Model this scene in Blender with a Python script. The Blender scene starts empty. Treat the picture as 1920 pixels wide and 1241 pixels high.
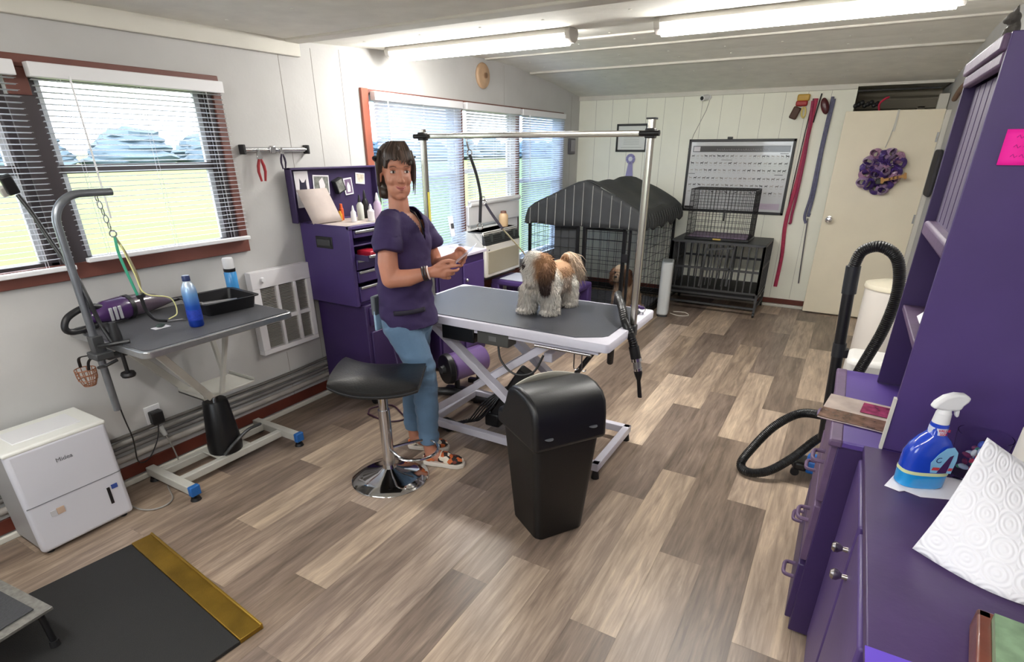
import bpy, bmesh, math, random
from mathutils import Vector, Matrix, Euler, noise
PI = math.pi
V = Vector
random.seed(7)
sc = bpy.context.scene
COL = sc.collection
# ------------------------------------------------------------------ camera
cd = bpy.data.cameras.new('camera'); cam = bpy.data.objects.new('camera', cd); COL.objects.link(cam)
cam.location = (0, 0, 1.6)
cam.rotation_euler = (PI/2-0.42073, 0.0, 0.52621)
cd.sensor_width = 36; cd.lens = 36*1028.7/1920; cd.shift_y = 120/1920; cd.clip_start = 0.02; cd.clip_end = 600
sc.camera = cam
# ------------------------------------------------------------------ world (bright hazy overcast sky)
w = bpy.data.worlds.new('sky'); sc.world = w; w.use_nodes = True
bg = w.node_tree.nodes['Background']; bg.inputs[0].default_value = (0.86, 0.93, 1.0, 1); bg.inputs[1].default_value = 3.8
sc.view_settings.view_transform = 'Standard'; sc.view_settings.look = 'None'
sc.view_settings.exposure = 1.02; sc.view_settings.gamma = 1; sc.view_settings.use_curve_mapping = False
TUBE = 43.0     # strength of the fluorescent tubes
sd = bpy.data.lights.new('sun', 'SUN'); sd.energy = 1.2; sd.angle = 0.5; sd.color = (1, .96, .88)
so = bpy.data.objects.new('sun', sd); COL.objects.link(so); so.rotation_euler = (math.radians(35), math.radians(28), 0)

# ------------------------------------------------------------------ helpers
def s2l(c):
    return tuple((x/12.92 if x <= .04045 else ((x+.055)/1.055)**2.4) for x in c)
def rgb(r, g, b): return s2l((r/255, g/255, b/255))
MATS = {}
def mat(name, c, rough=.5, metal=0., bump=None, vary=None, emit=None, trans=0, alpha=1, coat=0, attr=None, sheen=0, stretch=None):
    if name in MATS: return MATS[name]
    m = bpy.data.materials.new(name); m.use_nodes = True; nt = m.node_tree; b = nt.nodes['Principled BSDF']
    b.inputs['Base Color'].default_value = (*c, 1); b.inputs['Roughness'].default_value = rough; b.inputs['Metallic'].default_value = metal
    b.inputs['Transmission Weight'].default_value = trans; b.inputs['Alpha'].default_value = alpha; b.inputs['Coat Weight'].default_value = coat
    if sheen: b.inputs['Sheen Weight'].default_value = sheen
    if emit: b.inputs['Emission Color'].default_value = (*emit[0], 1); b.inputs['Emission Strength'].default_value = emit[1]
    tc = nt.nodes.new('ShaderNodeTexCoord'); mp = nt.nodes.new('ShaderNodeMapping'); nt.links.new(tc.outputs['Object'], mp.inputs[0])
    if stretch: mp.inputs['Scale'].default_value = stretch
    base = None
    if attr:
        a = nt.nodes.new('ShaderNodeVertexColor'); a.layer_name = attr; base = a.outputs['Color']
        nt.links.new(base, b.inputs['Base Color'])
    if vary:
        n = nt.nodes.new('ShaderNodeTexNoise'); n.inputs['Scale'].default_value = vary[0]; n.inputs['Detail'].default_value = 5
        nt.links.new(mp.outputs[0], n.inputs[0])
        mr = nt.nodes.new('ShaderNodeMapRange'); mr.inputs[1].default_value = .3; mr.inputs[2].default_value = .7
        mr.inputs[3].default_value = 1-vary[1]; mr.inputs[4].default_value = 1+vary[1]
        nt.links.new(n.outputs['Fac'], mr.inputs[0])
        mx = nt.nodes.new('ShaderNodeMix'); mx.data_type = 'RGBA'; mx.blend_type = 'MULTIPLY'; mx.inputs[0].default_value = 1
        if base: nt.links.new(base, mx.inputs[6])
        else: mx.inputs[6].default_value = (*c, 1)
        nt.links.new(mr.outputs[0], mx.inputs[7]); nt.links.new(mx.outputs[2], b.inputs['Base Color'])
    if bump:
        n2 = nt.nodes.new('ShaderNodeTexNoise'); n2.inputs['Scale'].default_value = bump[0]; n2.inputs['Detail'].default_value = 4
        nt.links.new(mp.outputs[0], n2.inputs[0])
        bp = nt.nodes.new('ShaderNodeBump'); bp.inputs['Strength'].default_value = bump[1]; bp.inputs['Distance'].default_value = .01
        nt.links.new(n2.outputs['Fac'], bp.inputs['Height']); nt.links.new(bp.outputs[0], b.inputs['Normal'])
    MATS[name] = m; return m

class MB:
    """collects shapes in one bmesh"""
    def __init__(s): s.bm = bmesh.new()
    def box(s, a, b, R=None, c=None):
        a = V(a); b = V(b); ce = (a+b)/2; h = (b-a)/2
        vs = []
        for x in (-1, 1):
            for y in (-1, 1):
                for z in (-1, 1):
                    p = V((x*h.x, y*h.y, z*h.z))
                    if c is not None: p = V(c)-ce+(R @ (p+ce) if R is not None else p+ce)
                    elif R is not None: p = R @ p
                    vs.append(s.bm.verts.new(ce+p))
        for f in ((0,1,3,2),(4,6,7,5),(0,4,5,1),(2,3,7,6),(0,2,6,4),(1,5,7,3)): s.bm.faces.new([vs[i] for i in f])
        return s
    def bar(s, p, q, w, h, up=(0,0,1)):
        p = V(p); q = V(q); d = (q-p); L = d.length; d.normalize(); u = V(up); x = d.cross(u)
        if x.length < 1e-4: x = d.cross(V((1,0,0)))
        x.normalize(); u = x.cross(d)
        R = Matrix((x, d, u)).transposed()
        return s.box((-w/2, -L/2, -h/2), (w/2, L/2, h/2), R, (p+q)/2)
    def rings(s, rings, cap=True, close=True):
        vr = [[s.bm.verts.new(p) for p in r] for r in rings]; n = len(vr[0])
        for a, b in zip(vr, vr[1:]):
            for i in range(n if close else n-1):
                j = (i+1) % n; s.bm.faces.new((a[i], a[j], b[j], b[i]))
        if cap and close: s.bm.faces.new(vr[0][::-1]); s.bm.faces.new(vr[-1])
        return s
    def tube(s, pts, r, n=10, cap=True, flat=1.0, closed=False, up=None):
        pts = [V(p) for p in pts]; rr = r if isinstance(r, (list, tuple)) else [r]*len(pts)
        N = len(pts); ref = None; R = []
        for i, p in enumerate(pts):
            a = pts[(i-1) % N] if closed else pts[max(0, i-1)]; b = pts[(i+1) % N] if closed else pts[min(N-1, i+1)]
            t = (b-a).normalized()
            if ref is None:
                ref = V(up) if up else (V((0,0,1)) if abs(t.z) < .9 else V((1,0,0)))
            x = t.cross(ref)
            if x.length < 1e-5: x = t.cross(V((0,1,0)))
            x.normalize(); y = x.cross(t); ref = y
            R.append([p + x*math.cos(2*PI*k/n)*rr[i] + y*math.sin(2*PI*k/n)*rr[i]*flat for k in range(n)])
        if closed: R.append(R[0]); return s.rings(R, cap=False)
        return s.rings(R, cap)
    def cyl(s, p, q, r, r2=None, n=24): return s.tube([p, q], [r, r if r2 is None else r2], n)
    def lathe(s, prof, c=(0,0,0), n=32, ax='z', sx=1, sy=1, rz=0):
        R = []; c = V(c); ca, sa = math.cos(rz), math.sin(rz)
        for r, z in prof:
            ring = []
            for k in range(n):
                a = 2*PI*k/n; x = r*math.cos(a)*sx; y = r*math.sin(a)*sy
                x, y = x*ca-y*sa, x*sa+y*ca
                ring.append(c + (V((x, y, z)) if ax == 'z' else V((z, x, y)) if ax == 'x' else V((x, z, y))))
            R.append(ring)
        return s.rings(R)
    def ell(s, c, r, R=None, n=16, m=10):
        c = V(c); r = V((r, r, r)) if not hasattr(r, '__len__') else V(r); rows = []
        for i in range(1, m):
            t = PI*i/m
            row = []
            for k in range(n):
                a = 2*PI*k/n; p = V((r.x*math.sin(t)*math.cos(a), r.y*math.sin(t)*math.sin(a), r.z*math.cos(t)))
                if R is not None: p = R @ p
                row.append(c+p)
            rows.append(row)
        top = V((0,0,r.z)); 
        if R is not None: top = R @ top
        vr = [[s.bm.verts.new(p) for p in row] for row in rows]; a = s.bm.verts.new(c+top); b = s.bm.verts.new(c-top)
        for A, B in zip(vr, vr[1:]):
            for i in range(n): j = (i+1) % n; s.bm.faces.new((A[i], B[i], B[j], A[j]))
        for i in range(n): j = (i+1) % n; s.bm.faces.new((a, vr[0][i], vr[0][j])); s.bm.faces.new((b, vr[-1][j], vr[-1][i]))
        return s
    def cap(s, p, q, r1, r2):      # tapered capsule
        p = V(p); q = V(q)
        s.tube([p, q], [r1, r2], 16); s.ell(p, r1); s.ell(q, r2); return s
    def prism(s, poly, o, u, v, d):      # polygon (in u,v) extruded along vector d
        o = V(o); u = V(u); v = V(v); d = V(d)
        a = [s.bm.verts.new(o+u*x+v*y) for x, y in poly]; b = [s.bm.verts.new(o+u*x+v*y+d) for x, y in poly]; n = len(poly)
        s.bm.faces.new(a[::-1]); s.bm.faces.new(b)
        for i in range(n): j = (i+1) % n; s.bm.faces.new((a[i], a[j], b[j], b[i]))
        return s
    def grid(s, fn, nu, nv):
        g = [[s.bm.verts.new(fn(i/nu, j/nv)) for j in range(nv+1)] for i in range(nu+1)]
        for i in range(nu):
            for j in range(nv): s.bm.faces.new((g[i][j], g[i+1][j], g[i+1][j+1], g[i][j+1]))
        return s

ORIG = {}     # world origin of things whose parts are given in world space
def link(name, me): o = bpy.data.objects.new(name, me); COL.objects.link(o); return o
def thing(name, label, cat, loc=(0,0,0), rz=0, group=None):
    o = bpy.data.objects.new(name, None); COL.objects.link(o); o.empty_display_size = .1
    o.location = loc; o.rotation_euler = (0, 0, rz); o['label'] = label; o['category'] = cat
    if group: o['group'] = group
    ORIG[o] = Matrix.Translation(V(loc)) @ Matrix.Rotation(rz, 4, 'Z'); return o
def part(name, mb, m, parent=None, bevel=0, smooth=None, seg=2, label=None, local=False, solid=0, sub=0):
    bm = mb.bm if isinstance(mb, MB) else mb
    bmesh.ops.recalc_face_normals(bm, faces=bm.faces)
    M = None
    if parent is not None:
        M = ORIG[parent]
        if not local: bm.transform(M.inverted())
    me = bpy.data.meshes.new(name); bm.to_mesh(me); bm.free(); me.materials.append(m)
    o = link(name, me)
    if parent is not None: o.parent = parent; ORIG[o] = M
    if solid:
        md = o.modifiers.new('solid', 'SOLIDIFY'); md.thickness = solid; md.offset = 0
    if bevel:
        md = o.modifiers.new('bevel', 'BEVEL'); md.width = bevel; md.segments = seg; md.limit_method = 'ANGLE'; md.angle_limit = .6; md.harden_normals = False
    if sub:
        md = o.modifiers.new('sub', 'SUBSURF'); md.levels = sub; md.render_levels = sub
    if smooth is None: smooth = True
    if smooth:
        for p in me.polygons: p.use_smooth = True
        try: me.set_sharp_from_angle(angle=.65)
        except Exception: pass
    if label: o['label'] = label
    return o
def solo(name, mb, m, label, cat, group=None, loc=None, **k):
    """a thing that is one mesh; its origin goes to loc"""
    bm = mb.bm
    if loc is None:
        xs = [v.co for v in bm.verts]; loc = V((sum(p.x for p in xs)/len(xs), sum(p.y for p in xs)/len(xs), min(p.z for p in xs)))
    bm.transform(Matrix.Translation(-V(loc)))
    o = part(name, mb, m, **k); o.location = loc; o['label'] = label; o['category'] = cat; ORIG[o] = Matrix.Translation(V(loc))
    if group: o['group'] = group
    return o
def struct(name, mb, m, **k):
    o = part(name, mb, m, **k)
    if o.parent is None: o['kind'] = 'structure'
    return o
def blobmesh(prims, voxel, it=6, fac=.5):
    """one continuous surface grown from overlapping capsules and ellipsoids"""
    mb = MB()
    for p in prims:
        if p[0] == 'c': mb.cap(*p[1:])
        elif p[0] == 'e': mb.ell(*p[1:])
        elif p[0] == 't': mb.tube(p[1], p[2], 12)
    me = bpy.data.meshes.new('tmp'); bmesh.ops.recalc_face_normals(mb.bm, faces=mb.bm.faces); mb.bm.to_mesh(me); mb.bm.free()
    o = link('tmp', me); r = o.modifiers.new('r', 'REMESH'); r.mode = 'VOXEL'; r.voxel_size = voxel
    if it: sm = o.modifiers.new('s', 'SMOOTH'); sm.iterations = it; sm.factor = fac
    bpy.context.view_layer.update()
    dg = bpy.context.evaluated_depsgraph_get()
    out = bpy.data.meshes.new_from_object(o.evaluated_get(dg)); bpy.data.objects.remove(o)
    bm = bmesh.new(); bm.from_mesh(out); return bm
def text(name, s, size, m, parent, origin, xdir, ydir, ext=.0006, label=None, align='CENTER'):
    cu = bpy.data.curves.new('t', 'FONT'); cu.body = s; cu.size = size; cu.align_x = align; cu.align_y = 'CENTER'; cu.extrude = ext
    o = link('t', cu); bpy.context.view_layer.update(); dg = bpy.context.evaluated_depsgraph_get()
    me = bpy.data.meshes.new_from_object(o.evaluated_get(dg)); bpy.data.objects.remove(o)
    x = V(xdir).normalized(); y = V(ydir).normalized(); z = x.cross(y)
    M = Matrix.Translation(V(origin)) @ Matrix((x, y, z)).transposed().to_4x4()
    bm = bmesh.new(); bm.from_mesh(me); bm.transform(M)
    return part(name, bm, m, parent, smooth=False, label=label)
def arc(c, r, a0, a1, n, u, v):
    c = V(c); u = V(u); v = V(v); return [c + u*r*math.cos(a0+(a1-a0)*i/n) + v*r*math.sin(a0+(a1-a0)*i/n) for i in range(n+1)]
def spl(pts, n=8):        # catmull-rom
    pts = [V(p) for p in pts]; P = [pts[0]*2-pts[1]]+pts+[pts[-1]*2-pts[-2]]; out = []
    for i in range(1, len(P)-2):
        for k in range(n):
            t = k/n; a, b, c, d = P[i-1:i+3]
            out.append(.5*((2*b)+(c-a)*t+(2*a-5*b+4*c-d)*t*t+(3*b-a-3*c+d)*t**3))
    out.append(pts[-1]); return out
def rrect(w, h, r, n=5):
    out = []
    for cx, cy, a in ((w/2-r, h/2-r, 0), (-w/2+r, h/2-r, PI/2), (-w/2+r, -h/2+r, PI), (w/2-r, -h/2+r, 3*PI/2)):
        for k in range(n+1): out.append((cx+r*math.cos(a+PI/2*k/n), cy+r*math.sin(a+PI/2*k/n)))
    return out

# ------------------------------------------------------------------ materials
WALL = mat('painted_panelling', rgb(188, 187, 185), .75, vary=(2.2, .07), bump=(60, .05))  # wall paint, base colour darkened to offset strong tube light
WALB = mat('brightened_pale_green_panelling', rgb(236, 236, 222), .7, vary=(3, .03), bump=(60, .05))  # same paint, slightly greener; lightened to stand in for light at the back
CEIL = mat('ceiling_board', rgb(232, 231, 222), .85, vary=(8, .05), bump=(140, .12))
TRIMW = mat('white_trim', rgb(205, 202, 192), .55, vary=(4, .05))
BROWN = mat('brown_painted_wood', rgb(108, 62, 52), .5, vary=(6, .12), bump=(30, .08))
BRN2 = mat('orange_brown_wood', rgb(150, 84, 66), .45, vary=(6, .1))
WHT = mat('white_plastic', rgb(226, 226, 228), .35)
WHTM = mat('white_metal', rgb(214, 212, 220), .35, vary=(20, .04))
SLAT = mat('blind_slat', rgb(232, 232, 234), .45)
nt_ = SLAT.node_tree; tl_ = nt_.nodes.new('ShaderNodeBsdfTranslucent'); tl_.inputs[0].default_value = (*rgb(235, 238, 245), 1); mx_ = nt_.nodes.new('ShaderNodeMixShader'); mx_.inputs[0].default_value = .5
nt_.links.new(nt_.nodes['Principled BSDF'].outputs[0], mx_.inputs[1]); nt_.links.new(tl_.outputs[0], mx_.inputs[2]); nt_.links.new(mx_.outputs[0], nt_.nodes['Material Output'].inputs[0])
BLK = mat('black_plastic', rgb(22, 22, 25), .42)
BLKM = mat('black_metal', rgb(26, 26, 28), .35, metal=.3)
GRYM = mat('dark_grey_metal', rgb(72, 73, 75), .45, metal=.4)
CHR = mat('chrome', rgb(205, 205, 208), .12, metal=1)
ALU = mat('brushed_aluminium', rgb(178, 180, 182), .3, metal=.9, vary=(40, .06))
STEEL = mat('worn_steel', rgb(168, 168, 170), .35, metal=.85, vary=(30, .12))
PUR = mat('purple_paint', rgb(74, 54, 112), .42, vary=(5, .08), bump=(50, .06))
PURD = mat('dark_purple_paint', rgb(56, 38, 86), .45, vary=(5, .1), bump=(50, .05))
MAUVE = mat('worn_mauve_paint', rgb(98, 76, 108), .55, vary=(18, .12), bump=(60, .1))
RUB = mat('ribbed_black_rubber', rgb(24, 24, 26), .5)
MATT = mat('rubber_mat', rgb(70, 72, 80), .30, bump=(260, .25), vary=(6, .08))
DARK = mat('dark_glass_frame', rgb(66, 58, 60), .5)
CLOTHW = mat('white_paper', rgb(236, 234, 240), .85)
GREYC = mat('grey_cord', rgb(150, 146, 140), .5)
BLUEP = mat('blue_cap', rgb(30, 98, 170), .4)
CREAM = mat('cream_door_paint', rgb(234, 224, 200), .5, vary=(3, .04), bump=(20, .03))
KRAFT = mat('beige_panel', rgb(168, 160, 140), .7, vary=(30, .05))

def wall_mat():
    m = WALL; nt = m.node_tree; return m
def floor_mat():
    m = bpy.data.materials.new('vinyl_planks'); m.use_nodes = True; nt = m.node_tree; b = nt.nodes['Principled BSDF']
    N = nt.nodes.new; L = nt.links.new
    tc = N('ShaderNodeTexCoord'); vc = N('ShaderNodeVertexColor'); vc.layer_name = 'plank'
    sep = N('ShaderNodeSeparateColor'); L(vc.outputs['Color'], sep.inputs[0])
    # grain offset per plank
    off = N('ShaderNodeCombineXYZ'); mu = N('ShaderNodeMath'); mu.operation = 'MULTIPLY'; mu.inputs[1].default_value = 37
    L(sep.outputs[1], mu.inputs[0]); L(mu.outputs[0], off.inputs[0]); L(mu.outputs[0], off.inputs[1])
    ad = N('ShaderNodeVectorMath'); ad.operation = 'ADD'; L(tc.outputs['Object'], ad.inputs[0]); L(off.outputs[0], ad.inputs[1])
    mp = N('ShaderNodeMapping'); mp.inputs['Scale'].default_value = (19, 2.0, 1); L(ad.outputs[0], mp.inputs[0])
    n1 = N('ShaderNodeTexNoise'); n1.inputs['Scale'].default_value = 1.6; n1.inputs['Detail'].default_value = 8; n1.inputs['Roughness'].default_value = .62; n1.inputs['Distortion'].default_value = .6; L(mp.outputs[0], n1.inputs[0])
    mp2 = N('ShaderNodeMapping'); mp2.inputs['Scale'].default_value = (9, 1.3, 1); L(ad.outputs[0], mp2.inputs[0])
    n2 = N('ShaderNodeTexNoise'); n2.inputs['Scale'].default_value = 1; n2.inputs['Detail'].default_value = 3; L(mp2.outputs[0], n2.inputs[0])
    mp3 = N('ShaderNodeMapping'); mp3.inputs['Scale'].default_value = (120, 5, 1); L(ad.outputs[0], mp3.inputs[0])
    n3 = N('ShaderNodeTexNoise'); n3.inputs['Scale'].default_value = 1; n3.inputs['Detail'].default_value = 2; L(mp3.outputs[0], n3.inputs[0])
    # shade = plank tone + grain
    a = N('ShaderNodeMath'); a.operation = 'MULTIPLY_ADD'; L(n1.outputs['Fac'], a.inputs[0]); a.inputs[1].default_value = .75; L(sep.outputs[0], a.inputs[2])
    a2 = N('ShaderNodeMath'); a2.operation = 'MULTIPLY_ADD'; L(n2.outputs['Fac'], a2.inputs[0]); a2.inputs[1].default_value = .55; L(a.outputs[0], a2.inputs[2])
    a3 = N('ShaderNodeMath'); a3.operation = 'MULTIPLY_ADD'; L(n3.outputs['Fac'], a3.inputs[0]); a3.inputs[1].default_value = .28; L(a2.outputs[0], a3.inputs[2])
    sb = N('ShaderNodeMath'); sb.operation = 'SUBTRACT'; L(a3.outputs[0], sb.inputs[0]); sb.inputs[1].default_value = .66
    cr = N('ShaderNodeValToRGB'); e = cr.color_ramp.elements
    e[0].position = 0; e[0].color = (*rgb(98, 84, 73), 1); e[1].position = 1; e[1].color = (*rgb(246, 226, 198), 1)
    for p, c in ((.28, rgb(138, 120, 105)), (.5, rgb(176, 156, 136)), (.75, rgb(222, 200, 172))):
        x = e.new(p); x.color = (*c, 1)
    L(sb.outputs[0], cr.inputs[0])
    hs = N('ShaderNodeMix'); hs.data_type = 'RGBA'; hs.blend_type = 'MIX'; L(sep.outputs[2], hs.inputs[0]); L(cr.outputs[0], hs.inputs[6])
    gm = N('ShaderNodeMix'); gm.data_type = 'RGBA'; gm.blend_type = 'MULTIPLY'; gm.inputs[0].default_value = 1; gm.inputs[7].default_value = (.95, .97, 1.06, 1)
    L(cr.outputs[0], gm.inputs[6]); L(gm.outputs[2], hs.inputs[7]); L(hs.outputs[2], b.inputs['Base Color'])
    b.inputs['Roughness'].default_value = .36
    bp = N('ShaderNodeBump'); bp.inputs['Strength'].default_value = .12; bp.inputs['Distance'].default_value = .004; L(n3.outputs['Fac'], bp.inputs['Height']); L(bp.outputs[0], b.inputs['Normal'])
    return m
FLOOR = floor_mat()

# ================================================================== SETTING
XL, XR, YB, YF = -2.96, 0.58, 6.68, -1.6
# floor: real planks 0.1805 x 1.2185 m
PW, PL = .1805, 1.2185
OFF = {1:1.0, 0:.405, -1:.09, -2:.754, -3:.213, -4:1.095, -5:.41, -6:.21, -7:.54, -8:.764, -9:1.08, -10:.35, -11:.882, -12:1.19, -13:.5, -14:.9, -15:.2, -16:.6, -17:1.1, 2:.3, 3:.8}
bm = bmesh.new(); lay = bm.loops.layers.color.new('plank')
rnd = random.Random(11)
TONE = {}
def tone_at(x, y, t): r = math.floor((x+.04)/PW); TONE[(r, math.floor((y-OFF.get(r, 0))/PL))] = t
for x, y, t in [(-.3,2.4,.12),(-.13,2.2,.2),(-.13,1.9,.15),(-.3,1.7,.66),(-.5,1.8,.55),(-.68,2.0,.62),(-.68,2.5,.3),(-.5,2.5,.2),(-.5,3.3,.25),
    (-.5,2.2,.6),(-.13,2.8,.66),(-.13,3.4,.6),(-.3,3.7,.62),(.06,3.5,.3),(.06,1.4,.3),(.06,2.5,.6),(.06,4.5,.62),(-.3,4.1,.6),(-.13,4.3,.22),(-.13,4.7,.2),
    (-.3,4.8,.2),(-.3,5.2,.25),(.06,5.0,.6),(.06,5.6,.2),(-.13,5.4,.55),(-.13,6.3,.3),(-.5,4.3,.5),(-.5,5.6,.3),(-.68,4.0,.58),(-.68,5.0,.32),(-.86,3.7,.66),(-.86,4.7,.3),(-.86,2.6,.3),
    (-1.04,4.6,.5),(-1.04,5.4,.62),(-1.22,5.9,.2),(-.5,1.1,.22),(-.68,1.2,.5),(-.86,1.3,.6),(-1.04,1.1,.3),(-1.04,1.7,.22),(-1.04,2.4,.4),(-1.22,1.6,.55),(-1.22,2.3,.3),
    (-1.4,1.2,.45),(-1.6,1.4,.62),(-1.6,.8,.35),(-1.77,1.0,.3),(-1.95,1.4,.5),(-1.95,.7,.3),(-2.13,1.5,.6),(-2.13,.9,.45),(-2.3,1.6,.3),(-2.3,1.0,.3),(-2.5,1.3,.4),(-.3,.9,.5),(-.13,1.1,.3)]: tone_at(x, y, t)
r0, r1 = math.floor((XL+.04)/PW)-1, math.floor((XR+.04)/PW)+1
for r in range(r0, r1+1):
    xa = max(XL-.2, -.04+r*PW); xb = min(XR+.2, -.04+(r+1)*PW); o = OFF.get(r, rnd.random()*PL)
    k = math.floor((YF-o)/PL)
    while o+k*PL < 7.6:
        ya, yb = max(YF-.2, o+k*PL), min(7.6, o+(k+1)*PL); t = .34+1.1*(TONE.get((r, k), rnd.choice([.12, .2, .3, .5, .62]))-.36); g = rnd.random(); h = rnd.random()
        vs = [bm.verts.new(p) for p in ((xa+.0006, ya+.0006, 0), (xb-.0006, ya+.0006, 0), (xb-.0006, yb-.0006, 0), (xa+.0006, yb-.0006, 0))]
        f = bm.faces.new(vs)
        for l in f.loops: l[lay] = (t, g, h, 1)
        k += 1
ub = [bm.verts.new(p) for p in ((XL-.2, YF-.2, -.004), (XR+.2, YF-.2, -.004), (XR+.2, 7.6, -.004), (XL-.2, 7.6, -.004))]
f = bm.faces.new(ub)
for l in f.loops: l[lay] = (0, 0, 0, 1)
me = bpy.data.meshes.new('floor'); bm.to_mesh(me); bm.free(); me.materials.append(FLOOR); o = link('floor', me); o['kind'] = 'structure'

# ceiling profile along y
CP = [(YF-.1, 2.02), (1.2, 2.15), (2.55, 2.17), (3.45, 2.225), (4.1, 2.285), (4.63, 2.315), (5.1, 2.31), (5.5, 2.28), (6.1, 2.225), (6.68, 2.155), (7.6, 2.15)]
def cz(y):
    for (a, za), (b, zb) in zip(CP, CP[1:]):
        if y <= b: return za+(zb-za)*(y-a)/(b-a)
    return CP[-1][1]
mb = MB()
ys = [YF-.1+i*(7.6-YF+.1)/60 for i in range(61)]
for a, b in zip(ys, ys[1:]):
    vs = [mb.bm.verts.new(p) for p in ((XL-.1, a, cz(a)), (XR+.1, a, cz(a)), (XR+.1, b, cz(b)), (XL-.1, b, cz(b)), (XL-.1, a, cz(a)+.08), (XR+.1, a, cz(a)+.08), (XR+.1, b, cz(b)+.08), (XL-.1, b, cz(b)+.08))]
    mb.bm.faces.new(vs[:4]); mb.bm.faces.new(vs[4:][::-1])
rnd = random.Random(3)
for yy in [1.4, 2.0, 2.9, 3.7, 4.25, 5.0, 5.25, 5.8, 6.15, 6.35]:     # fixing heads in the boards
    for k in range(9):
        x = XL+.25+k*.41+rnd.uniform(-.03, .03); mb.lathe([(.009, 0), (.007, .003)][::-1], (x, yy, cz(yy)-.0035), 8)
struct('ceiling', mb, CEIL)
for i, (y, wd) in enumerate([(1.25, .02), (2.55, .05), (3.87, .03), (4.63, .022), (5.45, .03)]):
    mb = MB(); mb.box((XL+.01, y-wd, cz(y)-.014), (XR, y+wd, cz(y)+.01)); struct('trim_%d' % (i+1), mb, TRIMW, bevel=.004)
mb = MB(); mb.box((XL, YF, cz(0)-.005), (XL+.03, 2.6, 2.185)); mb.bm.verts.ensure_lookup_table()
for v in mb.bm.verts: v.co.z += 0 if v.co.y > 2 else -.04
struct('trim_6', mb, TRIMW, bevel=.004)
mb = MB(); mb.box((XL, YB-.025, 2.115), (-.14, YB-.001, 2.16)); mb.box((-.14, YB-.025, 2.135), (XR, YB-.001, 2.16)); struct('trim_7', mb, TRIMW, bevel=.003)

# walls
def wall_x(name, x0, x1, y0, y1, ztop, holes, mtl):
    """wall on a plane of constant x, with rectangular openings (y0,y1,z0,z1)"""
    mb = MB(); ysp = sorted(set([y0, y1]+[h[i] for h in holes for i in (0, 1)]))
    fine = []
    for a, b in zip(ysp, ysp[1:]):
        n = max(1, int((b-a)/.35)); fine += [a+(b-a)*k/n for k in range(n)]
    fine.append(y1)
    for a, b in zip(fine, fine[1:]):
        m = (a+b)/2; hs = sorted([h for h in holes if h[0] <= m <= h[1]], key=lambda h: h[2]); z = 0
        segs = []
        for h in hs: segs.append((z, h[2], 0)); z = h[3]
        segs.append((z, None, 1))
        for lo, hi, top in segs:
            za = hi if hi is not None else ztop(a)+.05; zb = hi if hi is not None else ztop(b)+.05
            P = [(x, y, z) for x in (x0, x1) for y, z in ((a, lo), (b, lo), (b, zb), (a, za))]
            vs = [mb.bm.verts.new(p) for p in P]
            for f in ((0,1,2,3), (7,6,5,4), (0,4,5,1), (3,2,6,7), (0,3,7,4), (1,5,6,2)): mb.bm.faces.new([vs[i] for i in f])
    bmesh.ops.remove_doubles(mb.bm, verts=mb.bm.verts, dist=1e-5)
    return mb
W1 = [(.30, 1.13, 1.11, 1.90), (1.21, 2.00, 1.11, 1.90)]
W2 = [(3.13, 4.19, .80, 1.94), (4.24, 5.16, .42, 1.94), (5.21, 6.18, .52, 1.94)]
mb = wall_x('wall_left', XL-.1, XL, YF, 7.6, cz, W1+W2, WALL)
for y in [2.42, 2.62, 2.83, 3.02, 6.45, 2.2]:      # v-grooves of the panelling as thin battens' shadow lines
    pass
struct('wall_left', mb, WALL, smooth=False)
mb = MB()
for y, z0, z1 in [(2.46, 0, 2.1), (2.70, 1.5, 2.15), (2.93, 1.5, 2.17), (4.95, 1.98, 2.3), (.0, 0, 2.05), (6.45, 0, 2.15), (2.18, 0, .4)]:
    mb.box((XL-.002, y-.0015, z0), (XL+.0012, y+.0015, z1))
struct('trim_8', mb, mat('groove_shadow_line', rgb(150, 146, 140), .8))
mb = MB()
n = 12
for i in range(n): mb.box((XL-.1+(-.14-XL+.1)*i/n, YB, 0), (XL-.1+(-.14-XL+.1)*(i+1)/n, YB+.1, 2.17))
bmesh.ops.remove_doubles(mb.bm, verts=mb.bm.verts, dist=1e-5)
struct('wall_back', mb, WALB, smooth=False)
mb = MB()
for k in range(13): 
    x = -2.75+k*.2
    mb.box((x-.0012, YB-.0012, .1), (x+.0012, YB+.002, 2.12))
struct('trim_9', mb, MATS['groove_shadow_line'])
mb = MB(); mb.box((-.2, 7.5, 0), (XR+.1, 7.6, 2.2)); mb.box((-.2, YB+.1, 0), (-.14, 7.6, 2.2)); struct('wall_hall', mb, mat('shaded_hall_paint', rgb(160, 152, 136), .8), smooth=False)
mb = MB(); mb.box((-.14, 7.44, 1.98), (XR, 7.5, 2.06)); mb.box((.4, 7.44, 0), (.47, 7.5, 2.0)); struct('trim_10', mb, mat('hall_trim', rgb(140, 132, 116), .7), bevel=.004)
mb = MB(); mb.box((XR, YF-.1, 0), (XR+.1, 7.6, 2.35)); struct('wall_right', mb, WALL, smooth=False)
mb = MB(); fx = (-2.0, -.6, 1.05, 1.95)  # opening added in the unseen wall to let in fill daylight
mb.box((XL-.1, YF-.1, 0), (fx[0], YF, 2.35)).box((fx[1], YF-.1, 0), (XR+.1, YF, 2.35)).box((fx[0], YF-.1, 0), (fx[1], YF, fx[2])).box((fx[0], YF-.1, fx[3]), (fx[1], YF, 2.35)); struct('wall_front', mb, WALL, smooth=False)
mb = MB()
for x in (fx[0], -1.32, fx[1]-.04): mb.box((x, YF-.06, fx[2]), (x+.04, YF-.02, fx[3]))
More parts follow.
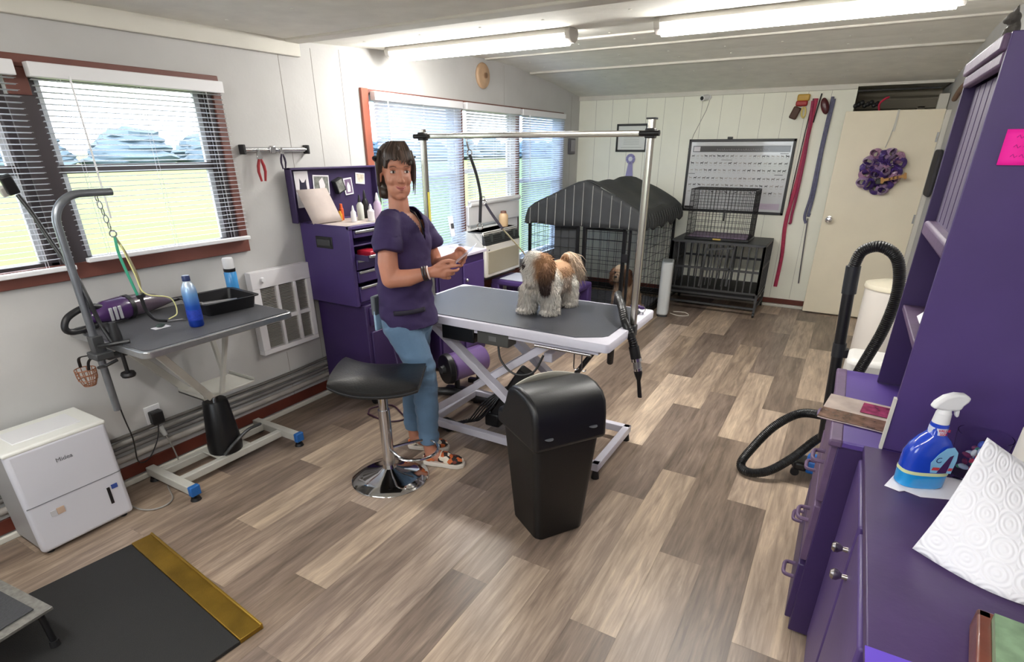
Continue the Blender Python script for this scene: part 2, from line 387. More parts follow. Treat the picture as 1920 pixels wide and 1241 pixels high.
mb.box((fx[0], YF-.06, fx[2]), (fx[1], YF-.02, fx[2]+.04)).box((fx[0], YF-.06, fx[3]-.04), (fx[1], YF-.02, fx[3])); struct('window_6', mb, TRIMW)  # frame of the added window behind the camera
mb = MB(); mb.box((XL, -.5, .035), (XL+.012, 6.67, .1)); struct('baseboard_left', mb, mat('red_brown_baseboard', rgb(96, 42, 30), .5, vary=(8, .15)), bevel=.002)
mb = MB(); mb.box((XL+.012, -.5, .0), (XL+.03, 6.67, .032)); struct('trim_11', mb, TRIMW, bevel=.006)
mb = MB(); mb.box((XL+.012, YB-.012, .035), (-.2, YB, .09)); struct('baseboard_back', mb, MATS['red_brown_baseboard'], bevel=.002)
mb = MB(); mb.box((XL+.03, YB-.03, .0), (-.2, YB-.012, .03)); struct('trim_12', mb, TRIMW, bevel=.006)

# ---- windows
GLASS = mat('window_glass', (1, 1, 1), .02, trans=1); GLASS.node_tree.nodes['Principled BSDF'].inputs['IOR'].default_value = 1.02
GLASB = mat('blue_tinted_window_glass', rgb(205, 225, 250), .03, trans=1); GLASB.node_tree.nodes['Principled BSDF'].inputs['IOR'].default_value = 1.02
def window(n, y0, y1, z0, z1, frame, zmid=None, glass=GLASS, fw=.035, inner=None):
    o = thing('window_%d' % n, '', '', (XL-.05, (y0+y1)/2, z0))
    del o['label']; del o['category']; o['kind'] = 'structure'
    mb = MB(); xa, xb = XL-.085, XL-.03
    mb.box((xa, y0, z0), (xb, y0+fw, z1)).box((xa, y1-fw, z0), (xb, y1, z1)).box((xa, y0, z0), (xb, y1, z0+fw)).box((xa, y0, z1-fw), (xb, y1, z1))
    part('window_frame', mb, frame, o, bevel=.003)
    if zmid:
        mb = MB(); mb.box((xa, y0+fw, zmid-.018), (xb-.01, y1-fw, zmid+.018)); part('meeting_rail', mb, frame, o, bevel=.003)
    if inner:
        mb = MB(); q = fw+.0; ww = .028
        mb.box((xa+.01, y1-q-ww, z0+fw), (xa+.03, y1-q, z1-fw)).box((xa+.01, y0+q, z0+fw), (xa+.03, y0+q+ww, z1-fw)); part('window_sash', mb, inner, o, bevel=.002)
    mb = MB(); mb.box((XL-.064, y0+fw, z0+fw), (XL-.060, y1-fw, z1-fw)); part('window_pane', mb, glass, o, smooth=False)
    return o
SASHW = mat('pale_sash', rgb(206, 208, 210), .5)
window(1, .30, 1.13, 1.11, 1.90, DARK, 1.52, inner=SASHW)
window(2, 1.21, 2.00, 1.11, 1.90, DARK, 1.52, inner=SASHW)
window(3, 3.13, 4.19, .80, 1.94, SASHW, 1.42, GLASB, inner=SASHW)
window(4, 4.24, 5.16, .98, 1.94, SASHW, 1.42, inner=SASHW)
window(5, 5.21, 6.18, .52, 1.94, SASHW, 1.3, GLASB, inner=SASHW)
mb = MB()      # brown surround of the near window
mb.box((XL, .2, 1.90), (XL+.02, 2.045, 1.945)).box((XL, 2.0, 1.07), (XL+.02, 2.045, 1.9)).box((XL, .2, 1.065), (XL+.022, 2.045, 1.135)).box((XL, 1.13, 1.80), (XL+.012, 1.21, 1.9)).box((XL, .2, 1.135), (XL+.02, .3, 1.9))
struct('trim_13', mb, BROWN, bevel=.003)
mb = MB(); mb.box((XL-.001, 1.115, 1.12), (XL+.010, 1.225, 1.80)).box((XL-.001, 1.97, 1.12), (XL+.006, 2.002, 1.89)); struct('trim_19', mb, DARK, bevel=.003)
mb = MB()
mb.box((XL, 3.075, .74), (XL+.02, 3.14, 1.975)); struct('trim_14', mb, BRN2, bevel=.003)
mb = MB()
mb.box((XL, 3.14, 1.94), (XL+.018, 6.22, 1.972)).box((XL, 4.19, .8), (XL+.02, 4.24, 1.94)).box((XL, 5.16, .42), (XL+.02, 5.21, 1.94)).box((XL, 6.18, .42), (XL+.02, 6.22, 1.94)).box((XL, 3.14, .74), (XL+.02, 4.24, .8)).box((XL, 4.19, .34), (XL+.03, 6.22, .42))
struct('trim_15', mb, BROWN, bevel=.003)
mb = MB(); mb.box((XL-.1, 4.24, .94), (XL-.02, 5.16, .985)).box((XL-.06, 4.24, .42), (XL-.03, 5.16, .97)); struct('trim_16', mb, SASHW, bevel=.003)

def blind(y0, y1, z0, z1, label, tilt=.12, sag=0, wand=None, xx=XL+.05, step=.0215):
    o = thing('venetian_blind', label, 'blind', (xx, (y0+y1)/2, z0))
    mb = MB(); mb.box((XL+.022, y0, z1-.012), (xx+.018, y1, z1+.042)); part('headrail', mb, WHT, o, bevel=.004)
    mb = MB(); n = int((z1-z0-.02)/step)
    for k in range(n):
        z = z1-.02-k*step; t = tilt
        ca, sa = math.cos(t)*.0125, math.sin(t)*.0125
        R = [[V((xx-ca, yy, z-sa)), V((xx, yy, z+.0022)), V((xx+ca, yy, z+sa)), V((xx+ca, yy, z+sa-.0007)), V((xx, yy, z+.0014)), V((xx-ca, yy, z-sa-.0007))] for yy in (y0+.004, y1-.004)]
        mb.rings(R)
    part('slats', mb, SLAT, o, smooth=False)
    mb = MB(); mb.box((xx-.014, y0+.003, z0-.016), (xx+.014, y1-.003, z0+.004)); part('bottom_rail', mb, WHT, o, bevel=.004)
    L = y1-y0
    for f in ((.12, .5, .88) if L > .7 else (.2, .8)):
        mb = MB(); y = y0+L*f
        for dx in (-.014, .014): mb.tube([(xx+dx, y, z1), (xx+dx, y, z0)], .0008, 5)
        part('ladder_cord', mb, CLOTHW, o)
    if wand:
        mb = MB(); mb.tube([(xx+.02, wand[0], z1), (xx+.03, wand[0]+wand[2], z1-wand[1])], .004, 8); part('tilt_wand', mb, WHT, o)
    return o
blind(.28, 1.155, 1.13, 1.875, 'white slatted blind over the window at the photo\'s left border', wand=None)
blind(1.20, 2.035, 1.15, 1.875, 'white slatted blind with long tilt wand above the small grooming table', wand=(1.335, .56, .0))
blind(3.15, 4.185, .80, 1.915, 'tall white blind right behind the woman, first of the three tall blinds', tilt=.72, wand=(3.27, .5, 0))
blind(4.245, 5.155, 1.18, 1.915, 'short white blind ending above the air conditioner', tilt=.45)
blind(5.205, 6.175, .53, 1.915, 'tall white blind next to the room corner, beside the covered kennel', tilt=.72, wand=(5.33, .62, 0))

# ---- outside
gm = mat('mown_field', rgb(78, 91, 34), .9, vary=(.35, .18))
mb = MB(); mb.box((-400, -250, -1.0), (XL-.35, 300, -.9)).box((XL-.35, -250, -1.0), (200, YF-.3, -.9)); struct('ground', mb, gm)
TR = mat('haze_tinted_leaves', rgb(76, 92, 104), .95, vary=(.3, .15))  # distance haze is mixed into the leaf colour
rt = random.Random(5)
def tree(x, y, h, wd):
    t = thing('tree', 'distant haze-tinted tree in the line beyond the field', 'tree', (x, y, -.9), group='trees along the far edge of the field')
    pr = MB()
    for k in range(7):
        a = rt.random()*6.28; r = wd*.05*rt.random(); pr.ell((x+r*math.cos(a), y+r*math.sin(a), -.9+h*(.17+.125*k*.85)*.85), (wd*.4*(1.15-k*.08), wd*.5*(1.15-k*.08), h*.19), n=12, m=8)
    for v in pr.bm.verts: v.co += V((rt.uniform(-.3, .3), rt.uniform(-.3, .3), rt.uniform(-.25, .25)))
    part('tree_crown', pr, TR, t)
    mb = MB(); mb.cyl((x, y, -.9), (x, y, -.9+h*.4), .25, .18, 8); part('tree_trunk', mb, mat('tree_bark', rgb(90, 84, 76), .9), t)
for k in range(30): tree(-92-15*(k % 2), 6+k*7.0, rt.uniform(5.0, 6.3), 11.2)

# ================================================================== CEILING LIGHTS
EM = mat('lit_tube_cover', (1, .96, .9), .4, emit=((1, .975, .93), TUBE))
FIX = mat('fixture_housing', rgb(178, 174, 168), .45)
EM2 = mat('added_fill_tube_cover', (1, .96, .9), .4, emit=((1, .98, .95), TUBE*.55))  # for the two fill tubes added behind the camera
def tube_light(x0, x1, y, label, em=EM):
    z = cz(y)-.002
    t = thing('ceiling_light', label, 'ceiling light', ((x0+x1)/2, y, z-.09), group='fluorescent ceiling lights')
    del t['group']
    def prof(x, s=1.0):
        return [V((x, y+a*s, z-b*s)) for a, b in ((-.055, 0), (-.058, .026), (-.045, .036), (.045, .036), (.058, .026), (.055, 0))]
    mb = MB(); mb.rings([prof(x0), prof(x1)]); part('housing', mb, FIX, t, smooth=False)
    mb = MB()
    mb.rings([[V((x, y+.046*math.cos(a), z-.036-.046*math.sin(a))) for a in [PI*k/10 for k in range(11)]] for x in (x0+.02, x1-.02)]); part('diffuser', mb, em, t)
    for x, s in ((x0, -1), (x1, 1)):
        mb = MB(); mb.rings([[V((xx, y+.063*math.cos(a), z-.022-.05*math.sin(a))) for a in [2*PI*k/10 for k in range(10)]] for xx in (x-.012 if s < 0 else x-.02, x+.02 if s < 0 else x+.012)])
        for v in mb.bm.verts: v.co.z = min(v.co.z, z+.001)
        part('end_cap', mb, FIX, t, bevel=.003)
    return t
tube_light(-2.83, -1.52, 3.28, 'lit tube light on the ceiling above the woman, left of the two seen')
tube_light(-1.03, .24, 3.28, 'lit tube light on the ceiling at the top right, above the trash can')
tube_light(-2.6, -1.3, .1, 'added fill tube light on the ceiling behind the camera, window side', EM2)  # this tube and the next are added, unseen, to brighten the near side
tube_light(-.9, .4, .1, 'added fill tube light on the ceiling behind the camera, hutch side', EM2)

# ================================================================== LEFT WALL ITEMS
t = thing('tool_rack', 'chrome magnetic bar rack on the wall between the two windows', 'tool rack', (XL, 2.32, 1.6))
mb = MB(); mb.tube([(XL+.018, 2.115, 1.60), (XL+.018, 2.545, 1.60)], .022, 16, flat=.6); part('rail', mb, CHR, t)
for y in (2.11, 2.55): mb = MB(); mb.box((XL, y-.008, 1.575), (XL+.045, y+.008, 1.625)); part('end_cap', mb, BLK, t, bevel=.004)
mb = MB(); mb.box((XL+.035, 2.27, 1.58), (XL+.05, 2.31, 1.62)); part('clip', mb, CHR, t, bevel=.005)
def clippers(y, z, s, c, label, cat='nail clippers', tilt=0):
    t = thing('nail_clippers', label, cat, (XL+.05, y, z-.14*s))
    mb = MB()
    mb.prism([(-.012, 0), (-.018, -.03), (0, -.05), (.018, -.03), (.012, 0), (0, .02)], (XL+.045, y, z), (0, s, 0), (0, 0, s), (.008, 0, 0)); part('blade_head', mb, CHR, t, bevel=.001)
    for sgn in (-1, 1):
        mb = MB(); mb.tube([V((XL+.05, y+sgn*s*a, z+s*b)) for a, b in ((.006, -.035), (.018, -.07), (.022, -.10), (.012, -.15))], [.007*s, .009*s, .008*s, .006*s], 8); part('handle', mb, c, t)
    return t
clippers(2.19, 1.585, 1.0, mat('red_grip', rgb(150, 40, 46), .5), 'red and black nail clippers hanging from the chrome wall rack')
clippers(2.345, 1.60, .7, mat('dark_violet_grip', rgb(44, 34, 60), .5), 'small dark nail clippers hanging right of the red ones')
# wall heater grille
t = thing('wall_heater', 'white wall heater with louvred grille behind the small grooming table', 'wall heater', (XL, 2.2, .44))
x0 = XL+.004; ya, yb, za, zb = 1.985, 2.41, .44, .945
mb = MB(); cols = [(2.035, 2.145), (2.165, 2.275), (2.295, 2.375)]; rows = [(.47, .63), (.655, .845)]
mb.box((x0, ya, za), (x0+.05, yb, .47)).box((x0, ya, .845), (x0+.05, yb, zb)).box((x0, ya, .47), (x0+.05, 2.035, .845)).box((x0, 2.145, .47), (x0+.05, 2.165, .845)).box((x0, 2.275, .47), (x0+.05, 2.295, .845)).box((x0, 2.375, .47), (x0+.05, yb, .845)).box((x0, ya, .63), (x0+.046, yb, .655))
part('front_cover', mb, mat('heater_white', rgb(222, 220, 222), .45), t, bevel=.003)
mb = MB()
for (a, b) in cols:
    for (c, d) in rows:
        z = c+.006
        while z < d-.004: mb.box((x0+.012, a, z), (x0+.034, b, z+.003)); z += .0095
part('louvres', mb, mat('heater_louvre', rgb(168, 164, 158), .5), t, smooth=False)
mb = MB(); mb.box((x0, ya+.01, za+.01), (x0+.006, yb-.01, zb-.01)); part('back_plate', mb, mat('heater_dark', rgb(84, 82, 78), .7), t)
mb = MB(); mb.cyl((x0+.05, 2.06, .895), (x0+.066, 2.06, .895), .016, .013); part('thermostat_knob', mb, WHT, t)
# round smoke detector / wood disc
t = thing('wall_disc', 'round tan wooden disc mounted high above the tall blinds', 'wall decoration', (XL, 4.575, 2.085))
mb = MB(); mb.lathe([(.0, .0), (.095, 0), (.1, .012), (.092, .026), (.075, .032), (.06, .03), (.045, .038), (0, .04)][::-1], (XL, 4.575, 2.18), 32, 'x'); part('disc', mb, mat('turned_wood', rgb(178, 148, 118), .5, vary=(15, .1)), t)
mb = MB(); mb.lathe([(.0, .0), (.022, 0), (.02, .012), (0, .014)][::-1], (XL+.038, 4.575, 2.18), 24, 'x'); part('hub', mb, mat('dark_turned_wood', rgb(128, 98, 74), .5), t)
# small dark wall phone by the corner
t = thing('wall_box', 'small dark framed plaque on the wall right of the last blind', 'plaque', (XL, 6.46, 1.55))
mb = MB(); mb.box((XL, 6.39, 1.55), (XL+.03, 6.54, 1.72)); part('body', mb, mat('dim_grey_plastic', rgb(92, 90, 96), .5), t, bevel=.008)
mb = MB(); mb.box((XL+.03, 6.41, 1.58), (XL+.034, 6.52, 1.70)); part('face_plate', mb, mat('pale_print', rgb(150, 148, 155), .5), t, bevel=.002)
# outlet
t = thing('wall_outlet', 'white wall outlet low behind the small grooming table', 'outlet', (XL, 1.31, .27))
mb = MB(); mb.box((XL, 1.265, .24), (XL+.006, 1.345, .37)); part('cover_plate', mb, WHT, t, bevel=.002)
t = thing('power_adapter', 'black power adapter plugged into the wall outlet', 'power adapter', (XL+.03, 1.30, .29))
mb = MB(); mb.box((XL+.007, 1.275, .275), (XL+.05, 1.335, .345)); part('adapter_body', mb, BLK, t, bevel=.007)
mb = MB(); mb.tube(spl([(XL+.04, 1.30, .28), (XL+.05, 1.27, .2), (XL+.06, 1.2, .12), (XL+.08, 1.14, .14), (XL+.2, 1.10, .32), (XL+.3, 1.05, .5), (-2.62, 1.02, .80)]), .003, 8); part('cord', mb, BLK, t)
t = thing('appliance_plug', 'grey plug and cord running from the outlet to the dehumidifier', 'plug', (XL+.03, 1.31, .2))
mb = MB(); mb.cyl((XL+.02, 1.31, .245), (XL+.05, 1.315, .20), .016, .011); part('plug_head', mb, mat('grey_plug', rgb(170, 170, 168), .5), t)
mb = MB(); mb.tube(spl([(XL+.05, 1.315, .20), (XL+.06, 1.33, .1), (XL+.08, 1.32, .02), (XL+.18, 1.2, .006), (-2.62, 1.13, .006), (-2.6, 1.05, .006), (-2.67, 1.0, .006), (XL+.15, .99, .01)]), .004, 8); part('cord', mb, GREYC, t)
# pipes and cables along the wall
for i, (z, r, c, lb) in enumerate([(.262, .009, 'dusty_black_cable', 'black cable clipped along the left wall, topmost of the runs'), (.232, .013, 'grey_pipe', 'grey pipe running along the left wall below the black cable'), (.196, .012, 'dusty_grey_pipe', 'second grey pipe along the left wall, middle of the runs'), (.15, .017, 'pale_pipe', 'thick pale pipe along the left wall above the red-brown baseboard')]):
    m = mat(c, {0: rgb(92, 88, 84), 1: rgb(134, 130, 126), 2: rgb(112, 108, 106), 3: rgb(158, 152, 146)}[i], .5, vary=(10, .15))
    mb = MB(); pts = [(XL+r+.004, -.4+k*.29, z+.004*math.sin(k*1.3)+max(0, k-9)*.004*(i == 0)) for k in range(0, 12)]; mb.tube(pts, r, 10)
    solo('pipe' if i else 'cable', mb, m, lb, 'pipe' if i else 'cable')
# ---- dehumidifier
t = thing('dehumidifier', 'white dehumidifier standing on the floor by the left wall', 'dehumidifier', (-2.81, .79, 0))
mb = MB(); ya, yb = .605, .975
mb.box((-2.70, ya, .018), (-2.66, yb, .498)); part('front_panel', mb, mat('dehumidifier_white', rgb(206, 206, 214), .35), t, bevel=.018, seg=4)
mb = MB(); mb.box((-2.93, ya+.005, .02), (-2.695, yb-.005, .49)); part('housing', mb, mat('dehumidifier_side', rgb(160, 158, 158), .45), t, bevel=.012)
mb = MB(); mb.box((-2.935, ya-.002, .485), (-2.66, yb+.002, .505)); part('top_panel', mb, mat('dehumidifier_top', rgb(228, 228, 222), .35), t, bevel=.008, seg=3)
mb = MB(); mb.box((-2.88, ya+.06, .503), (-2.73, yb-.06, .508)); part('vent_lid', mb, WHT, t, bevel=.003)
mb = MB(); mb.box((-2.74, .845, .505), (-2.732, .87, .5075)); part('status_window', mb, BLK, t)
mb = MB(); mb.box((-2.662, ya+.004, .243), (-2.6585, yb-.004, .2465)); part('tank_seam', mb, mat('seam_grey', rgb(120, 120, 126), .6), t, smooth=False)
mb = MB(); mb.box((-2.662, .895, .105), (-2.657, .908, .19)); part('water_window', mb, BLK, t, bevel=.001)
mb = MB(); mb.box((-2.662, .915, .175), (-2.657, .94, .196)); part('energy_sticker', mb, mat('blue_sticker', rgb(50, 76, 150), .5), t, label='small blue sticker')
mb = MB(); mb.box((-2.662, .70, .17), (-2.657, .728, .20)); part('worn_sticker', mb, mat('tan_sticker', rgb(192, 166, 146), .7), t, label='worn tan sticker')
mb = MB(); mb.box((-2.662, .677, .172), (-2.657, .698, .197)); part('faded_sticker', mb, mat('faded_sticker', rgb(190, 188, 192), .7), t, label='faded white sticker')
text('logo_text', 'Midea', .026, mat('logo_grey', rgb(110, 110, 116), .5), t, (-2.659, .79, .405), (0, 1, 0), (0, 0, 1))
for y in (.64, .94):
    for x in (-2.9, -2.7): mb = MB(); mb.cyl((x, y, 0), (x, y, .022), .014); part('foot', mb, BLK, t)

# ================================================================== SMALL GROOMING TABLE (left)
t = thing('small_grooming_table', 'small hydraulic grooming table with ribbed mat standing against the left wall', 'grooming table', (-2.66, 1.5, 0))
TX0, TX1, TY0, TY1, TZ = -2.935, -2.30, 1.045, 1.775, .86
mb = MB(); mb.prism(rrect(TX1-TX0, TY1-TY0, .035), ((TX0+TX1)/2, (TY0+TY1)/2, TZ-.032), (1,0,0), (0,1,0), (0,0,.03)); part('tabletop', mb, ALU, t, bevel=.004)
mb = MB(); mb.prism(rrect(TX1-TX0-.03, TY1-TY0-.03, .028), ((TX0+TX1)/2, (TY0+TY1)/2, TZ-.003), (1,0,0), (0,1,0), (0,0,.004))
rub = mat('ribbed_table_mat', rgb(74, 74, 78), .6, bump=(300, .3), vary=(5, .12)); part('table_mat', mb, rub, t)
OFFW = mat('off_white_powder_coat', rgb(190, 188, 180), .4, vary=(12, .05))
for y in (1.19, 1.83):
    mb = MB(); mb.box((-2.90, y-.022, .035), (-2.525, y+.022, .08)); part('base_crossbar', mb, OFFW, t, bevel=.004)
    mb = MB(); mb.box((-2.527, y-.026, .03), (-2.498, y+.026, .084)); part('end_cap', mb, BLUEP, t, bevel=.006, label='bright blue end cap')
    for x in (-2.88, -2.52): mb = MB(); mb.cyl((x, y, .014), (x, y, .04), .006).cyl((x, y, 0), (x, y, .016), .026, .02); part('levelling_foot', mb, BLK, t)
for x in (-2.82, -2.655): mb = MB(); mb.box((x-.018, 1.21, .035), (x+.018, 1.81, .075)); part('base_rail', mb, OFFW, t, bevel=.004)
mb = MB(); mb.box((-2.81, 1.42, .072), (-2.66, 1.62, .08)); part('base_plate', mb, OFFW, t, bevel=.003)
mb = MB(); mb.lathe([(.0, .30), (.055, .30), (.062, .29), (.088, .03), (.086, .0), (0, 0)][::-1], (-2.72, 1.51, .08), 28); part('pump_cover', mb, BLKM, t)
mb = MB(); mb.cyl((-2.72, 1.51, .37), (-2.72, 1.51, .44), .018); part('piston', mb, CHR, t)
mb = MB(); mb.tube(spl([(-2.64, 1.45, .09), (-2.62, 1.5, .14), (-2.66, 1.62, .16), (-2.72, 1.74, .13)]), .009, 8); part('pump_pedal', mb, GRYM, t)
mb = MB(); mb.box((-2.84, 1.40, .435), (-2.62, 1.70, .445)).box((-2.84, 1.40, .435), (-2.62, 1.405, .46)).box((-2.84, 1.695, .435), (-2.62, 1.70, .46)); part('lift_plate', mb, OFFW, t, bevel=.002)
mb = MB(); mb.bar((-2.62, 1.44, .44), (-2.45, 1.14, .83), .035, .018, up=(1,0,0)).bar((-2.83, 1.44, .44), (-2.83, 1.14, .83), .035, .018, up=(1,0,0)); part('diagonal_brace', mb, OFFW, t, bevel=.002)
mb = MB(); mb.bar((-2.83, 1.66, .44), (-2.83, 1.62, .83), .022, .022, up=(1,0,0)).bar((-2.62, 1.62, .83), (-2.62, 1.50, .44), .02, .02, up=(1,0,0)); part('upright_brace', mb, OFFW, t, bevel=.002)
mb = MB(); mb.bar((-2.84, 1.75, .80), (-2.84, 1.70, .58), .03, .012, up=(1,0,0)); part('hanging_strap', mb, OFFW, t, bevel=.002)
for x in (-2.84, -2.46): mb = MB(); mb.box((x, 1.10, .815), (x+.04, 1.72, .83)); part('under_rail', mb, OFFW, t, bevel=.002)
# grooming arm clamped to the near end
t = thing('grooming_stand', 'curved steel grooming arm clamped to the end of the small table', 'grooming arm', (-2.58, 1.01, .55))
post = [(-2.58, 1.005, .56), (-2.58, 1.005, 1.26)] + arc((-2.58, 1.115, 1.335), .11, PI, PI/2, 12, (0,1,0), (0,0,1)) + [(-2.58, 1.225, 1.445)]
mb = MB(); mb.tube(post[:2]+post[2:], .0145, 12); part('post', mb, mat('dull_post_steel', rgb(128, 132, 138), .35, metal=.8, vary=(20, .12)), t)
mb = MB(); mb.box((-2.62, .975, .80), (-2.54, 1.045, .83)).box((-2.60, .985, .80), (-2.56, 1.03, .9)).box((-2.61, 1.02, .79), (-2.55, 1.10, .805)); part('clamp', mb, GRYM, t, bevel=.005)
mb = MB(); mb.cyl((-2.55, 1.075, .70), (-2.55, 1.075, .82), .008).lathe([(0, 0), (.026, 0), (.03, .01), (.026, .02), (0, .02)], (-2.55, 1.075, .70), 12); part('clamp_knob', mb, BLK, t)
mb = MB(); mb.tube(spl([(-2.55, 1.0, .86), (-2.50, 1.02, .87), (-2.46, 1.08, .875)]), .009, 8); part('clamp_lever', mb, BLK, t)
# noose on it
t = thing('grooming_loop', 'green and cream grooming loop on a chain hanging from the curved arm', 'grooming loop', (-2.575, 1.19, 1.43))
mb = MB()
for k in range(5):
    z = 1.425-k*.027; mb.tube(arc((-2.58, 1.165+k*.004, z), 1, 0, 2*PI, 12, (.008*(k % 2 == 0)+.001, .008*(k % 2), 0), (0, 0, .016))[:-1], .0022, 6, closed=True)
part('chain', mb, CHR, t)
mb = MB(); mb.tube(arc((-2.58, 1.187, 1.285), .013, 0, 2*PI, 12, (0,1,0), (0,0,1))[:-1], .003, 6, closed=True); part('ring', mb, CHR, t)
mb = MB(); mb.tube(spl([(-2.58, 1.19, 1.275), (-2.575, 1.185, 1.2), (-2.57, 1.2, 1.08), (-2.57, 1.21, 1.02)]), .006, 8, flat=.4); part('green_strap', mb, mat('green_strap', rgb(60, 160, 130), .6), t)
mb = MB(); mb.tube(spl([(-2.58, 1.19, 1.275), (-2.575, 1.215, 1.19), (-2.57, 1.23, 1.1), (-2.57, 1.225, 1.03)]), .005, 8, flat=.4); part('tan_strap', mb, mat('tan_strap', rgb(140, 132, 104), .6), t)
mb = MB(); mb.tube(spl([(-2.575, 1.20, 1.24), (-2.57, 1.22, 1.12), (-2.56, 1.235, 1.03), (-2.55, 1.33, .99), (-2.545, 1.34, .92), (-2.55, 1.30, .90)]), .0028, 8); part('cream_cord', mb, mat('cream_cord', rgb(218, 214, 150), .6), t)
mb = MB(); mb.cyl((-2.57, 1.218, 1.03), (-2.57, 1.222, 1.015), .018); mb.tube(spl([(-2.57, 1.22, 1.03), (-2.57, 1.225, .96), (-2.56, 1.25, .91), (-2.55, 1.29, .895)]), .008, 8); part('black_sleeve', mb, BLK, t)
# flexible gooseneck holder
t = thing('gooseneck_holder', 'black flexible gooseneck with clip end, clamped beside the steel arm', 'gooseneck holder', (-2.52, 1.03, .86))
mb = MB(); mb.tube(spl([(-2.52, 1.04, .87), (-2.55, 1.03, .95), (-2.56, 1.02, 1.05), (-2.60, 1.02, 1.14), (-2.66, 1.02, 1.2), (-2.71, 1.01, 1.29), (-2.745, 1.0, 1.37), (-2.775, .985, 1.44)], 8), .0085, 10); part('flexible_arm', mb, BLK, t)
mb = MB(); mb.box((-.012, -.02, -.035), (.012, .02, .04), Euler((.3, .35, 0)).to_matrix(), (-2.79, .975, 1.475)); part('clip_pad', mb, BLK, t, bevel=.006)
mb = MB(); mb.box((-.01, -.018, -.02), (.01, .018, .02), Euler((.3, .35, 0)).to_matrix(), (-2.815, .965, 1.455)); part('clip_jaw', mb, mat('pale_clip', rgb(178, 176, 170), .4), t, bevel=.005)
mb = MB(); mb.lathe([(0, .0), (.022, 0), (.02, .05), (.014, .09), (0, .09)], (-2.52, 1.06, .861), 16); part('clamp_body', mb, BLK, t)
mb = MB(); mb.tube(spl([(-2.50, 1.03, .80), (-2.5, .985, .79), (-2.56, .98, .77)]), .007, 8); part('clamp_hook', mb, BLK, t)
# wire muzzle basket
t = thing('wire_muzzle', 'orange wire basket muzzle hanging from the table clamp', 'muzzle', (-2.64, .955, .68))
mb = MB(); c = V((-2.655, .965, .75))
for k in range(12):
    a = 2*PI*k/12; mb.tube([c+V((.038*math.cos(a), .038*math.sin(a), 0)), c+V((.036*math.cos(a), .036*math.sin(a), -.035)), c+V((.022*math.cos(a), .022*math.sin(a), -.072)), c+V((0, 0, -.078))], .002, 5)
for r, z in ((.038, 0), (.037, -.02), (.034, -.045), (.022, -.072)): mb.tube(arc(c+V((0, 0, z)), r, 0, 2*PI, 16, (1,0,0), (0,1,0))[:-1], .0022, 5, closed=True)
part('basket', mb, mat('orange_wire', rgb(140, 92, 66), .5), t)
mb = MB(); mb.tube(spl([(-2.69, .965, .752), (-2.66, .96, .80), (-2.61, .98, .815)]), .006, 6, flat=.4); mb.tube(spl([(-2.62, .965, .752), (-2.61, .97, .79), (-2.60, .99, .81)]), .006, 6, flat=.4); part('strap', mb, BLK, t)
# hand vacuum
t = thing('handheld_vacuum', 'purple and black handheld vacuum lying on the small grooming table', 'handheld vacuum', (-2.75, 1.25, .862))
VP = mat('glossy_violet', rgb(70, 40, 92), .25, coat=.5)
def along(u, v, z): return V((-2.80, 1.02, .862)) + V((-.10, .50, 0)).normalized()*u + V((.98, .196, 0))*v + V((0, 0, z))
def body(sections, n=16):
    return [[along(u, w_*math.cos(2*PI*k/n)+dv, h*math.sin(2*PI*k/n)+zc) for k in range(n)] for u, w_, h, dv, zc in sections]
mb = MB(); mb.rings(body([(.08, .01, .01, 0, .05), (.1, .03, .03, 0, .055), (.16, .045, .05, 0, .062), (.24, .048, .055, 0, .06), (.27, .046, .052, 0, .058)])); part('motor_housing', mb, VP, t)
mb = MB(); mb.rings(body([(.27, .047, .053, 0, .058), (.34, .045, .05, 0, .056), (.42, .035, .036, 0, .05), (.47, .025, .02, 0, .04), (.49, .02, .012, 0, .035)])); part('dust_cup', mb, mat('smoky_cup', rgb(92, 80, 92), .2, coat=.4), t)
mb = MB(); mb.rings(body([(.26, .05, .057, 0, .058), (.28, .05, .057, 0, .058)])); part('latch_band', mb, BLK, t)
mb = MB(); h = [along(u, .01, z) for u, z in ((.16, .085), (.08, .105), (.0, .085), (-.03, .05), (-.02, .022), (.03, .014), (.12, .02))]; mb.tube(spl(h), .014, 10); part('handle', mb, BLK, t)
mb = MB()
for k in range(3): mb.box(along(.155+k*.022, .046, .045)-V((.004, .007, .02)), along(.155+k*.022, .046, .085)+V((.004, .007, 0)))
part('vent_trim', mb, mat('silver_plastic', rgb(190, 190, 194), .3, metal=.4), t, bevel=.003)
mb = MB(); mb.rings(body([(.49, .014, .011, 0, .035), (.60, .012, .009, 0, .03)])); part('nozzle', mb, BLK, t)
